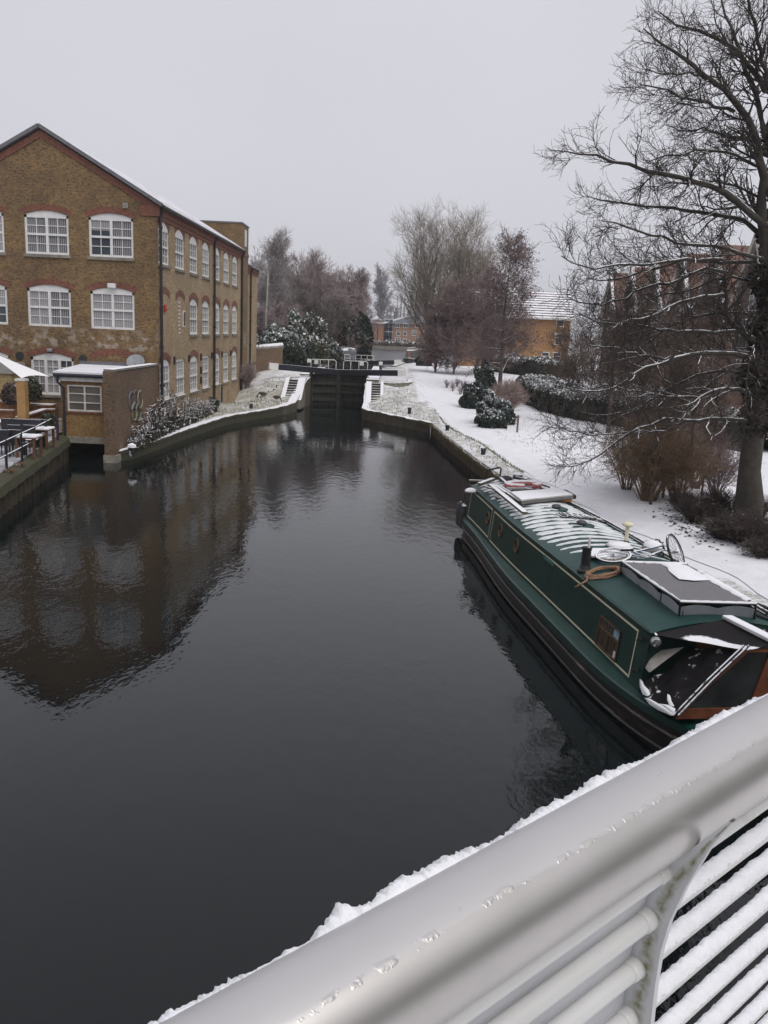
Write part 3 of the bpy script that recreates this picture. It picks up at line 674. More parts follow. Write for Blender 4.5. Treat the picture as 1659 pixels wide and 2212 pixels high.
# satellite dish on the annex roof edge
dsh = mb = MB(); mb.lathe((-12.57, GY-.45, 3.95), [(.02, 0), (.25, .03), (.42, .1), (.44, .12), (.42, .11), (.2, .05)], 20, ax=(.1, -.75, .65)); mb.cyl((-12.57, GY-.05, 3.7), (-12.57, GY-.45, 3.95), .03); mb.cyl((-12.57, GY-.5, 3.75), (-12.5, GY-.95, 4.05), .015)
tag(mb.build('satellite_dish', mat('dish_grey', (.22, .23, .25), .5, 5, .15)), 'grey satellite dish on the mill wall above the snowy annex roof', 'satellite dish')

# ------------------------------------------------------------------ ANNEX over the tail race
an = thing('annex', 'small brick annex built out over the water with flat snowy roof', 'annex', (-12.9, 37, .7))
FY = 36.75; ax0, ax1 = -14.12, -11.98
za = Zm(0, 1080, 3.318)
def fz(x, y): return at_y(*za(x, y), FY)
zt_ = float(fz(850, 400)[2]); zb = float(fz(920, 1105)[2])
PF = lambda u, z, o=0.0: (u, FY-o, z)
wL, wR = float(fz(712, 600)[0]), float(fz(1075, 600)[0]); wB, wT = float(fz(900, 770)[2]), float(fz(900, 490)[2])
op = (wL, wR, wB, wT-.01, wT)
mb = MB(); wall_cells(mb, PF, ax0, ax1, zb+.28, zt_-.05, [op], .1); mb.quad((ax0, FY, zb), (ax0, GY, zb), (ax0, GY, zt_-.1), (ax0, FY, zt_-.1)); mb.build('wall', M['brick_yellow'], an)
mb = MB(); mb.bx(ax0-.02, ax1, FY-.05, FY+.3, zb, zb+.28); mb.build('lintel', M['concrete'], an)
mb = MB(); mb.quad((ax0, FY+.3, zb+.01), (ax1, FY+.3, zb+.01), (ax1, GY, zb+.01), (ax0, GY, zb+.01)); mb.quad((ax0, GY-.05, -.6), (ax1, GY-.05, -.6), (ax1, GY-.05, zb), (ax0, GY-.05, zb)); mb.build('tunnel', M['earth'], an)
mb = MB(); mb.quad((ax0, FY-.2, -.6), (ax0, GY, -.6), (ax0, GY, zb), (ax0, FY-.2, zb)); mb.build('tunnel_side', M['moss'], an)
w_ = None
mb = MB()
for u in (wL, (wL+wR)/2-.035, wR-.07): pbox(mb, PF, u, u+.07, wB, wT, -.08, -.01)
for z in (wB, wT-.07): pbox(mb, PF, wL, wR, z, z+.07, -.08, -.012)
for q in (1/3, 2/3): pbox(mb, PF, wL, wR, wB+(wT-wB)*q-.022, wB+(wT-wB)*q+.022, -.075, -.02)
w_ = mb.build('window', M['white_aged'], an)
mb = MB(); mb.quad(PF(wL, wB, -.06), PF(wR, wB, -.06), PF(wR, wT, -.06), PF(wL, wT, -.06)); mb.build('pane', M['glass_obscure'], w_)
mb = MB(); pbox(mb, PF, wL-.05, wR+.05, wB-.09, wB-.003, -.02, .05); mb.build('sill', M['brick_red'], w_)
mb = MB(); mb.bx(ax0-.12, ax1+.02, FY-.12, FY+.05, zt_-.2, zt_+.02); mb.build('fascia', M['white_aged'], an)
mb = MB(); mb.tube([(ax0-.2, FY-.2, zt_+.06), (ax1, FY-.2, zt_+.06)], .09, 8); gt = mb.build('gutter', M['gutter'], an)
mb = MB(); xd = float(fz(625, 440)[0]); xe = float(fz(685, 700)[0]); mb.tube([(xd, FY-.2, zt_), (xd, FY-.18, zt_-.25), (xe, FY-.09, zt_-.5), (xe, FY-.09, zb-.05)], .06, 8); mb.build('drainpipe', M['gutter'], an)
mb = MB(); mb.add([(ax0-.2, FY-.25, zt_+.08), (ax1+.02, FY-.25, zt_+.08), (ax1+.02, GY, 3.66), (-15.45, GY, 3.66), (ax0-.2, FY-.25, zt_+.2), (ax1+.02, FY-.25, zt_+.2), (ax1+.02, GY, 3.76), (-15.45, GY, 3.76)], [(0, 3, 2, 1), (4, 5, 6, 7), (0, 1, 5, 4), (1, 2, 6, 5), (2, 3, 7, 6), (3, 0, 4, 7)]); mb.build('roof', M['roof_white'], an)
mb = MB(); mb.beam((-15.5, GY-.06, 3.84), (-11.7, GY-.06, 3.84), .1, .16); mb.build('flashing', M['lead'], an)
mb = MB(); mb.bx(ax0+.12, ax0+.16, FY-.06, FY-.02, 1.2, 1.3); mb.bx(ax1-.2, ax1-.06, FY-.1, FY, 1.45, 1.6); mb.build('pipe_stub', M['pipe'], an)
# party wall with pier, carrying the five hoops
pz = float(at_y(*za(1165, 350), 36.1)[2])
pw = thing('party_wall', 'old dark brick wall with a pier standing in the water beside the annex', 'wall', (-11.75, 39.5, 0))
mb = MB(); mb.bx(-11.97, -11.60, 36.1, GY-.02, -.8, pz); mb.build('wall', M['brick_dark'], pw)
mb = MB(); mb.bx(-12.02, -11.57, 35.95, 36.5, -.8, pz+.02); mb.build('pier', M['brick_dark'], pw)
mb = MB(); mb.bx(-12.0, -11.56, 36.0, GY-.03, pz+.02, pz+.11); mb.build('coping', mat('coping_snow', (.2, .19, .18), .9, 3, .2, snow=.5, sn_ns=1.5), pw)
mb = MB(); mb.bx(-12.06, -11.5, 35.9, 36.6, -.8, .32); mb.build('pier_foot', M['concrete'], pw)
hs = thing('ring_sign', 'five interlocked coloured hoops fixed to the dark brick wall', 'sign', (-11.55, 39, 2))
for (x, y), c in zip(((1385, 655), (1432, 640), (1475, 640), (1418, 770), (1460, 775)), ((.14, .16, .25), (.17, .16, .16), (.33, .28, .21), (.34, .31, .16), (.15, .25, .20))):
    q = at_x(*za(x, y), -11.55); mb = MB(); mb.ring((-11.54+.02*(x % 2), q[1], q[2]), .40, .028, ax=(1, 0, 0), n=30, k=6); mb.build('ring', mat('ring_paint', c, .5, 4, .2), hs, smooth=True)
# old end wall with snow coping beyond the mill
mb = MB(); rows = []
ew = thing('boundary_wall', 'old red brick wall with rounded snow coping beyond the mill', 'wall', (-10.6, 75, 2))
P0, P1 = np.array([SX-.2, 74.25]), np.array([-9.55, 75.6]); d = P1-P0; L = np.linalg.norm(d); d /= L; n = np.array([d[1], -d[0]])*.2
mb.add([(*(P0+n), .6), (*(P1+n), .6), (*(P1-n), .6), (*(P0-n), .6), (*(P0+n), 4.05), (*(P1+n), 4.35), (*(P1-n), 4.35), (*(P0-n), 4.05)], [(0, 1, 5, 4), (1, 2, 6, 5), (2, 3, 7, 6), (3, 0, 4, 7), (4, 5, 6, 7)])
fixnormals(mb.build('wall', M['brick_dark'], ew)); mb = MB(); mb.tube([(*(P0), 4.12), (*(P1+d*.05), 4.42)], .26, 10); mb.build('coping', mat('wall_cap', (.3, .28, .26), .9, 3, .2, snow=.2), ew, smooth=True)
# ================================================================== GREEN NARROW BOAT
BO = np.array([3.715, 24.29]); BH = np.array([.145, -.9894]); BP = np.array([.9894, .145])
def B(s, t, z): w_ = BO+BH*s+BP*t; return (w_[0], w_[1], z)
def Bd(s, t, z): w_ = BH*s+BP*t; return np.array((w_[0], w_[1], z))
def on_s(x, y, s):      # pixel -> point on the cross plane at station s, as (t, z)
    p = at_plane(x, y, B(s, 0, 0), (BH[0], BH[1], 0)); return float((p[:2]-BO)@BP), float(p[2])
def on_roof(x, y, z): p = at_z(x, y, z); d = p[:2]-BO; return float(d@BH), float(d@BP)
z7 = Zm(1420, 1450, 1.614); zc = Zm(1450, 1470, 3.318); zd = Zm(1800, 1680, 2.5602); ze = Zm(1900, 1950, 3.0274)
def worn(name, c, chip, amt=.5, snow=None):
    m, t, b = nodes(name); c = np.array(c)
    col = ramp(t, noise(t, 2.2, 5), [(.3, tuple(c*.72)), (.7, tuple(c*1.25))])
    mp = t.nodes.new('ShaderNodeMapping'); mp.inputs['Rotation'].default_value = (0, 0, -.146); t.links.new(coord(t), mp.inputs[0])
    m2 = t.nodes.new('ShaderNodeMapping'); m2.inputs['Scale'].default_value = (6, .9, 9); t.links.new(mp.outputs[0], m2.inputs[0])
    n2 = noise(t, 1.6, 8, m2.outputs[0], .7); col = mixc(t, ramp(t, n2, [(.56, 0.0), (.63, amt)]), col, chip)
    if snow: col = mixc(t, ramp(t, math_(t, 'ADD', upness(t), math_(t, 'MULTIPLY', math_(t, 'SUBTRACT', noise(t, 5, 5), .5), .9)), [(snow-.04, 0.0), (snow+.04, 1.0)]), col, SNOW)
    t.links.new(col, b.inputs['Base Color']); b.inputs['Roughness'].default_value = .38; return m
green = worn('boat_green', (.004, .034, .026), (.012, .065, .05), .35)
M['green'] = green
M['green_roof'] = mat('boat_roof_green', (.017, .060, .055), .5, 2.4, .3, c2=(.011, .043, .039))
M['hull'] = worn('hull_black', (.013, .011, .011), (.12, .085, .06), .7)
boat = thing('canal_boat', 'long dark green canal boat with cream coach lines and black hull moored by the towpath', 'canal boat', B(5, 0, 0))
def hw(s):
    if s < -.6: return 1.24*math.sqrt(max(0, 1-((-.6-s)/1.5)**2))*.98+.02 if s > -2.1 else .02
    if s > 9.6: return 1.56*max(.012, 1-((s-9.6)/5.9)**2.3)
    return 1.24+.32*float(sm((s+.6)/6.5))
def gz(s): return .60+.36*max(0, (s-11.0)/4.5)**2
ST = np.concatenate([[-2.09, -2.0, -1.85, -1.6, -1.2], np.arange(-.8, 9.6, .5), np.arange(9.6, 15.51, .3)])
mb = MB()
for sg in (-1, 1):
    mb.grid([[B(s, sg*hw(s)*.93, -.5), B(s, sg*hw(s)*.985, .1), B(s, sg*hw(s), gz(s)-.15), ] for s in ST], m=0)
fixnormals(mb.build('hull', M['hull'], boat, smooth=True))
mb = MB()
for sg in (-1, 1): mb.grid([[B(s, sg*(hw(s)), gz(s)-.15), B(s, sg*(hw(s)+.015), gz(s)-.13), B(s, sg*(hw(s)+.012), gz(s)-.015), B(s, sg*(hw(s)-.02), gz(s))] for s in ST])
fixnormals(mb.build('gunwale', M['green'], boat))
mb = MB(); c_in = lambda s: min(1.27, max(hw(s)-.26, .01))
for sg in (-1, 1): mb.grid([[B(s, sg*(hw(s)-.02), gz(s)), B(s, sg*c_in(s), gz(s)+.05)] for s in ST])
mb.grid([[B(s, -c_in(s), .42 if s > 11.7 and s < 14.2 else gz(s)+.045), B(s, c_in(s), .42 if s > 11.7 and s < 14.2 else gz(s)+.045)] for s in ST])
fixnormals(mb.build('side_deck', worn('deck_green', (.008, .048, .037), (.02, .09, .07), .4), boat))
for z in (.34, .06):
    for sg in (-1, 1):
        mb = MB(); mb.tube([B(s, sg*(hw(s)*(.985 if z < .3 else .995)+.012), z+(gz(s)-.60)) for s in ST], .035, 6); mb.build('rubbing_strake', worn('strake_worn', (.02, .017, .016), (.17, .12, .085), .85), boat, smooth=True)
# cabin: outward-leaning sides, cambered roof
CS0, CS1 = -1.02, 11.68
def cabw(s): return 1.03+.17*float(sm((s+1)/6))          # half width of the roof
def cabb(s): return 1.14+.16*float(sm((s+1)/6))           # half width at the deck
ZR, CAMB = 1.6, .19
def roofz(s, t): return ZR+CAMB*(1-(t/cabw(s))**2)
SS = np.linspace(CS0, CS1, 40)
mb = MB()
for sg in (-1, 1): mb.grid([[B(s, sg*cabb(s), .60), B(s, sg*cabw(s), ZR)] for s in SS])
for s in (CS0, CS1): mb.poly([B(s, -cabb(s), .44), B(s, cabb(s), .44)]+[B(s, t, roofz(s, t)) for t in np.linspace(cabw(s), -cabw(s), 9)])
fixnormals(mb.build('cabin', M['green'], boat))
mb = MB(); mb.grid([[B(s, t, roofz(s, t)+.012) for t in np.linspace(-cabw(s)-.02, cabw(s)+.02, 17)] for s in SS]); rf = fixnormals(mb.build('cabin_roof', M['green_roof'], boat, smooth=True))
for sg in (-1, 1):
    mb = MB(); mb.tube([B(s, sg*(cabw(s)+.005), ZR+.012) for s in SS], .028, 6); mb.build('roof_edge', M['green'], boat, smooth=True)
mb = MB(); mb.tube([B(s, (cabw(s)-.13), roofz(s, 1.0)+.10) for s in np.linspace(-.3, 11.2, 14)], .03, 6)
for s in np.linspace(-.2, 11.1, 7): mb.cyl(B(s, cabw(s)-.13, ZR), B(s, cabw(s)-.13, roofz(s, 1.0)+.1), .02, 6)
mb.build('grab_rail', M['rope_dark'], boat, smooth=True)
# snow lying in stripes between the roof ribs
mb = MB()
for k, s in enumerate(np.arange(-.85, 7.8, .35)):
    wd = (.112 if s < 5.2 else .112-.037*(s-5.2))*(.82+.3*abs(math.sin(k*2.7))); ta = -cabw(s)+.13+.05*math.sin(k*1.9); tb = cabw(s)-.06-.12*abs(math.sin(k*1.3))
    if s > 6.0: ta += .15*(s-6.0)**1.2
    if s > 1.0 and s < 2.6 : pass
    T = np.linspace(ta, tb, 22); g = []
    for q, t_ in enumerate(T):
        e = min(1, (min(q, 21-q)/1.2+.02))**.5; ww = wd*e*(1+.22*math.sin(q*1.3+k)+.16*math.sin(q*3.1+k*2)-(.6 if (q*7+k*5) % 31 == 0 else 0)); bow = .02*math.sin(q*.5+k)
        g.append([B(s+bow-ww, t_, roofz(s, t_)+.014), B(s+bow-ww*.7, t_, roofz(s, t_)+.034), B(s+bow+ww*.7, t_, roofz(s, t_)+.034), B(s+bow+ww, t_, roofz(s, t_)+.014)])
    mb.grid(g)
tag(fixnormals(mb.build('roof_snow', mat('thin_snow', (.78, .79, .81), .85, 5, .1, c2=(.55, .59, .59)), boat, smooth=True)), kind='stuff')
# coach lines
def side(s, z, o=0.0):
    k = (z-.60)/(ZR-.60); return B(s, -(cabb(s)+(cabw(s)-cabb(s))*k)-o, z)
def coach(s0, s1, z0, z1, sk0, sk1, lab):
    mb = MB(); w_ = .036
    def seg(a, b, c, d):
        P = [side(*a), side(*b), side(*b), side(*a)]
    C = [(s0, z0), (s1, z0), (s1+sk1, z1), (s0+sk0, z1)]; I = [(s0+w_, z0+w_), (s1-w_, z0+w_), (s1+sk1-w_, z1-w_), (s0+sk0+w_, z1-w_)]
    for k in range(4):
        a, b = C[k], C[(k+1) % 4]; c, d = I[(k+1) % 4], I[k]; n = 12
        A = [tuple(np.array(a)+(np.array(b)-a)*q/n) for q in range(n+1)]; D = [tuple(np.array(d)+(np.array(c)-d)*q/n) for q in range(n+1)]
        mb.grid([[side(*p, .006), side(*q, .006)] for p, q in zip(A, D)])
    return mb.build('coach_line', M['cream'], boat)
coach(-.72, 1.98, .73, 1.52, 0, 0, ''); coach(2.18, 11.28, .71, 1.52, 0, 0, '')
# portholes and window
def porthole(s):
    z = 1.2; n = Bd(0, -1, .10); c = np.array(side(s, z, .012))
    mb = MB(); mb.ring(c, .155, .026, ax=n, n=26, k=6); ph = mb.build('porthole', M['brass'], boat, smooth=True)
    mb = MB(); mb.lathe(c-.005*n, [(.15, 0), (.15, .006)], 24, ax=n); mb.build('pane', M['glass_boat'], ph)
    mb = MB(); mb.beam(c+Bd(-.15, 0, 0)+n*.012, c+Bd(.15, 0, 0)+n*.012, .012, .02); mb.build('glazing_bar', M['brass'], ph)
for s in (1.64, 3.12, 4.67): porthole(s)
mb = MB(); a0, a1, b0, b1 = 9.83, 10.72, .745, 1.28
def fr(mb, s0, s1, z0, z1, o0=.004, o1=.025):
    A = [side(s, z, o) for s in (s0, s1) for z in (z0, z1) for o in (o0, o1)]
    mb.add(A, [(0, 1, 3, 2), (4, 6, 7, 5), (0, 4, 5, 1), (2, 3, 7, 6), (0, 2, 6, 4), (1, 5, 7, 3)])
for z in (b0, b1-.03, b0+.33): fr(mb, a0, a1, z, z+.03)
for s in (a0, a1-.035, (a0+a1)/2-.02): fr(mb, s, s+.035, b0, b1 if s != (a0+a1)/2-.02 else b0+.33)
wi = mb.build('window', M['brass'], boat)
mb = MB(); mb.quad(side(a0, b0, .008), side(a1, b0, .008), side(a1, b1, .008), side(a0, b1, .008)); mb.build('pane', M['glass_boat'], wi)
mb = MB(); fr(mb, a1-.26, a1-.06, b0+.37, b1-.04, .009, .012); mb.build('sticker', mat('sticker_blue', (.22, .36, .48), .4, 9, .4), wi)
mb = MB(); fr(mb, a1-.14, a1-.05, b0+.04, b0+.16, .009, .012); mb.build('sticker', M['white'], wi)
mb = MB(); fr(mb, 6.55, 7.2, 1.42, 1.50, .003, .012); mb.build('name_patch', mat('patch_green', (.05, .16, .14), .4, 5, .2), boat)
for s, z in ((11.42, 1.44), (11.5, .95)):
    mb = MB(); c = np.array(side(s, z, .02)); mb.beam(c, c+Bd(.12, -.05, 0), .04, .04); mb.tube([c, c+Bd(-.05, -.04, -.06)], .014, 5); mb.build('latch', M['steel_dark'], boat)
# headlamp at the front corner
lp = on_s(*z7(1082, 963), 11.85); c = np.array(B(11.85, lp[0], lp[1])); mb = MB(); ax = Bd(1, -.25, -.05); ax /= np.linalg.norm(ax)
mb.lathe(c-ax*.1, [(.03, 0), (.07, .04), (.085, .10), (.077, .115)], 18, ax=ax); hl = mb.build('headlamp', M['metal'], boat, smooth=False)
mb = MB(); mb.lathe(c+ax*.02, [(.072, 0), (.06, .02), (.02, .03)], 16, ax=ax); mb.build('lens', mat('lens', (.55, .57, .58), .1, 20, .2, metal=.8), hl)
mb = MB(); mb.beam(c+(0, 0, .1), np.array(B(11.7, lp[0]+.05, ZR+.02)), .03, .02); mb.build('bracket', M['black_snow'], hl)
# mushroom vents, chimney (parts of the roof)
for q in ((1068, 525), (1335, 700)):
    s, t = on_roof(*zc(*q), 1.76); mb = MB(); z0 = roofz(s, t)+.01
    mb.lathe(B(s, t, z0), [(.06, 0), (.06, .05), (.115, .055), (.12, .085), (.09, .12), (.03, .13)], 16); v_ = mb.build('roof_vent', mat('vent_dark', (.05, .05, .05), .5, 5, .3), boat)
    mb = MB(); mb.lathe(B(s, t, z0-.002), [(.30, 0), (.30, .026)], 26); mb.build('vent_pad', mat('bare_patch', (.02, .055, .05), .5, 4, .3), v_)
s, t = on_roof(*z7(718, 592), 1.68); z0 = roofz(s, t)
mb = MB(); mb.lathe(B(s, t, z0), [(.16, 0), (.16, .03), (.115, .06), (.09, .13), (.085, .42), (.095, .43), (.095, .48), (.08, .48)], 18); ch = mb.build('chimney', mat('chimney_black', (.018, .016, .018), .45, 5, .3), boat)
mb = MB(); mb.cyl(B(s+.03, t+.02, z0+.46), B(s+.02, t+.03, z0+.66), .024, 8); mb.build('flue_tip', M['white'], ch)
# stern rail, tiller
mb = MB(); tp = [on_s(*zc(330, 102), -2.0), on_s(*zc(470, 66), -2.0), on_s(*zc(490, 80), -2.0), on_s(*zc(470, 190), -2.0)]
mb.tube([B(-2.0+.0, *p) for p in tp]+[B(-1.9, tp[-1][0], .8)], .03, 7); mb.build('tiller', M['steel_dark'], boat, smooth=True)
mb = MB(); mb.tube([B(-1.95, -.95, .75), B(-1.95, -.95, 1.2), B(-2.1, -.4, 1.25), B(-2.1, .5, 1.25)], .025, 6); mb.build('stern_rail', M['steel_dark'], boat)
for k in range(2):
    mb = MB(); c = np.array(B(-1.75+.35*k, -1.12+.02*k, .55)); mb.lathe(c, [(.03, .42), (.10, .36), (.12, .2), (.12, -.2), (.10, -.3), (.03, -.36)], 10); o_ = mb.build('fender', mat('fender_grey', (.06, .06, .065), .8, 9, .4, snow=.8), boat)
# cratch board and cover at the bow
SB = 12.92
bl = on_s(*z7(1180, 1352), SB); tl = on_s(*z7(1540, 996), SB)
def Q(p): return B(SB, p[0], p[1])
bl, tl = np.array(bl), np.array(tl); tr = np.array([-tl[0]+.05, tl[1]]); br = np.array([-bl[0], bl[1]])
def wp(a, b, u): return np.array(a)+(np.array(b)-np.array(a))*u
mb = MB(); th = Bd(.05, 0, 0)
def cb(poly): mb.prism([B(SB, *p) for p in poly], th)
# frame: sill, stiles, head, mullion
i_bl = wp(bl, br, .035)+(0, .15); i_br = wp(bl, br, .965)+(0, .15); i_tl = wp(tl, tr, .03)-(0, .04); i_tr = wp(tl, tr, .97)-(0, .04)
cb([bl, br, i_br, i_bl]); cb([bl, i_bl, i_tl, tl]); cb([br, tr, i_tr, i_br]); cb([tl, i_tl, i_tr, tr])
m0 = wp(i_bl, i_br, .40); m1 = wp(i_tl, i_tr, .42); m2 = wp(i_bl, i_br, .56); m3 = wp(i_tl, i_tr, .58); cb([m0, m2, m3, m1])
cr = fixnormals(mb.build('cratch_board', M['varnish'], boat))
mb = MB(); mb.poly([B(SB+.02, *p) for p in (i_bl, i_br, i_tr, i_tl)]); mb.build('pane', mat('cratch_glass', (.03, .032, .033), .12, 2, .5), cr)
# bedding seen through nothing: roof of the cover
rb = on_s(*z7(1420, 846), CS1); ridge_b = np.array(B(CS1, .02, roofz(CS1, 0)+.06)); ridge_f = np.array(B(SB+.08, .0, tl[1]+.11))
eb = np.array(B(CS1+.02, *on_s(*z7(1062, 922), CS1+.02))); ef = np.array(B(SB+.08, *tl))
def patch(a, b, c, d, n=10, sag=.0, wr=.0):
    """bilinear patch a-b (rows) / d-c"""
    G = []
    for i in range(n+1):
        u = i/n; row = []
        for j in range(n+1):
            v = j/n; p = (1-u)*((1-v)*a+v*b)+u*((1-v)*d+v*c); p = p-np.array([0, 0, sag*math.sin(math.pi*u)*math.sin(math.pi*v)])
            p = p+np.array([0, 0, wr*math.sin(u*9+v*5)*math.sin(v*7)]); row.append(p)
        G.append(row)
    return G
def drift_mat():
    m, t, b = nodes('canvas_snow'); b.inputs['Roughness'].default_value = .75
    n1 = noise(t, 22, 6, rough=.75); n2 = noise(t, 2.2, 3)
    at_ = N(t, 'ShaderNodeAttribute', attribute_name='drift')
    k = math_(t, 'ADD', at_.outputs['Fac'], math_(t, 'MULTIPLY', math_(t, 'SUBTRACT', math_(t, 'ADD', math_(t, 'MULTIPLY', n1, .45), math_(t, 'MULTIPLY', n2, .55)), .5), 1.1))
    t.links.new(mixc(t, ramp(t, k, [(.44, 0.0), (.62, 1.0)]), (.019, .017, .019), SNOW), b.inputs['Base Color']); b.inputs['Specular IOR Level'].default_value = .15; return m
M['drift'] = drift_mat()
def with_drift(o, f):
    a = o.data.attributes.new('drift', 'FLOAT', 'POINT'); a.data.foreach_set('value', [f(k) for k in range(len(o.data.vertices))]); return o
n = 16
mb = MB(); mb.grid(patch(ridge_b, ridge_f, ef, eb, n, .09, .008))
def dr(k): i, j = divmod(k, n+1); u, v = i/n, j/n; return max(0, 1-((u-.72)/.34)**2)*max(0, 1-((v-.62)/.55)**2)*1.25 + (.8 if u > .95 and v > .4 else 0)
cov = with_drift(mb.build('bow_cover', M['drift'], boat, smooth=True), dr)
e2b = np.array(B(CS1+.02, 1.02, eb[2])); e2f = np.array(B(SB+.08, *tr))
mb = MB(); mb.grid(patch(ridge_f, ridge_b, e2b, e2f, n, .09, .008)); with_drift(mb.build('bow_cover', M['drift'], boat, smooth=True), lambda k: .55*(1 if (k % 5 == 0) else .3))
mb = MB(); mb.beam(ridge_b+(0, 0, .03), ridge_f+Bd(.03, 0, .03), .17, .06); mb.build('ridge_plank', mat('ridge_snow', (.5, .5, .5), .8, 2, .2, snow=.3, sn_ns=1.5), boat, bevel=.015)
# canvas side with the open flap
cbot = np.array(B(CS1+.02, *on_s(*z7(1005, 1190), CS1+.02))); bb = np.array(B(SB+.06, *bl))
nrm_ = np.cross(ef-cbot, bb-cbot); nrm_ /= np.linalg.norm(nrm_)
def onside(x, y, o=0.0):
    p = at_plane(*z7(x, y), cbot, nrm_); v = nrm_*(1 if nrm_@Bd(0, -1, 0) > 0 else -1); return p+v*o
OUT = [(1258, 990), (1400, 1000), (1540, 996), (1440, 1090), (1360, 1172), (1270, 1264), (1180, 1352), (1110, 1310), (1050, 1262), (1015, 1215), (998, 1120), (1005, 1060), (1080, 1138), (1165, 1082), (1252, 1021)]
import bmesh
def tri_patch(name, pts, f, mt, par, cuts=4):
    bm = bmesh.new(); vs = [bm.verts.new(f(*p)) for p in pts]; bm.faces.new(vs)
    bmesh.ops.triangulate(bm, faces=bm.faces); bmesh.ops.subdivide_edges(bm, edges=bm.edges, cuts=cuts, use_grid_fill=True); bmesh.ops.triangulate(bm, faces=bm.faces)
    nv = Vector(nrm_)*(1 if nrm_@Bd(0, -1, 0) > 0 else -1)
    for v in bm.verts:
        d = v.co-Vector(cbot); s_ = d.dot(Vector(Bd(1, 0, 0))); z_ = d.z
        v.co += nv*(.034*math.sin(7*s_+10*z_)+.020*math.sin(17*s_-9*z_)+.010*math.sin(31*s_+23*z_))
    bmesh.ops.recalc_face_normals(bm, faces=bm.faces)
    me = bpy.data.meshes.new(name); bm.to_mesh(me); bm.free(); me.materials.append(mt)
    me.polygons.foreach_set('use_smooth', [True]*len(me.polygons)); return link(name, me, par)
cvm = mat('canvas_side', (.014, .012, .013), .85, 4, .3, snow=.93, sn_ns=9); [setattr(n_.inputs['Specular IOR Level'], 'default_value', .15) for n_ in cvm.node_tree.nodes if n_.type == 'BSDF_PRINCIPLED']
sidec = tri_patch('cover_side', OUT, onside, cvm, boat)
mb = MB(); mb.grid([[onside(1004, 1050, .16), onside(1130, 1050, .20), onside(1258, 1016, .13)], [onside(1038, 1102, .17), onside(1112, 1106, .22), onside(1180, 1082, .16)], [onside(1076, 1146, .15), onside(1081, 1152, .16), onside(1088, 1148, .15)]])
mb.build('flap', mat('flap_lining', (.36, .33, .30), .8, 4, .2), boat, smooth=True)
for o_ in (0, 26):
    mb = MB(); P = [np.array(onside(1548+o_, 992, .05)), np.array(onside(1365+o_, 1175, .07)), np.array(onside(1185+o_, 1352, .05))]; mb.tube(P, .018, 5); mb.build('strap', mat('strap_snow', (.05, .045, .05), .7, 5, .3, snow=.55, sn_ns=14), boat)
mb = MB()
for ring_ in ([(1003, 1142), (1012, 1150), (1030, 1190), (1052, 1215), (1060, 1240), (1045, 1248), (1020, 1238), (1006, 1200)], [(1030, 1255), (1060, 1262), (1110, 1290), (1150, 1310), (1176, 1330), (1186, 1350), (1160, 1345), (1100, 1320), (1055, 1290)], [(1150, 1236), (1162, 1244), (1172, 1275), (1185, 1300), (1160, 1300), (1148, 1270)], [(1100, 1285), (1150, 1292), (1190, 1312), (1185, 1340), (1140, 1318)]):
    cen = np.mean(np.array(ring_), 0)
    mb.grid([[onside(*(cen+(np.array(p)-cen)*r_), .03+.05*(1-r_*r_)) for r_ in (0.0, .4, .7, .9, 1.0)] for p in ring_+ring_[:1]])
tag(mb.build('snow_patch', M['snow'], boat, smooth=True), kind='stuff')
# dark floor inside the well, inner bulkhead door
mb = MB(); s0 = CS1+.012; mb.poly([B(s0, -.45, .5), B(s0, .45, .5), B(s0, .45, 1.5), B(s0, -.45, 1.5)]); mb.build('bow_door', M['varnish'], boat)

# ------------------------------------------------------------------ things lying on the roof
def RZ(s, t): return roofz(s, t)+.03
# raised white hatch lid
hb = thing('roof_hatch', 'snow covered wooden hatch lid propped open on the far end of the green boat', 'hatch', B(1.3, .4, RZ(1.3, .4)))
mb = MB(); mb.box(B(1.35, .42, RZ(1.3, .4)+.05), (1.62, .84, .10), rz=-.02+math.atan2(BP[1], BP[0])); mb.build('hatch_frame', mat('hatch_dark', (.05, .028, .018), .7, 6, .4), hb)
h_ = [on_roof(*zc(*q), z) for q, z in (((705, 406), 1.98), ((590, 320), 1.98), ((1100, 282), 1.98), ((1250, 348), 1.98))]
mb = MB(); P = [np.array(B(s, t, 1.93)) for s, t in h_]; mb.prism(P, (0, 0, .045)); fixnormals(mb.build('lid', mat('lid_snow', (.5, .49, .47), .7, 3, .2, snow=.3), hb))
mb = MB(); mb.beam(P[0]-(0, 0, .03), P[3]-(0, 0, .03), .04, .08); mb.build('lid_edge', mat('lid_grey', (.15, .14, .14), .6, 5, .2), hb)
mb = MB(); mb.bx(-.22, .0, -.03, .03, 0, .05);
mb = MB(); q3 = P[3]-(0, 0, .1); mb.beam(q3+Bd(0, -.42, 0), q3+Bd(0, -.02, -.02), .06, .09); mb.build('lid_prop', M['rot'], hb)
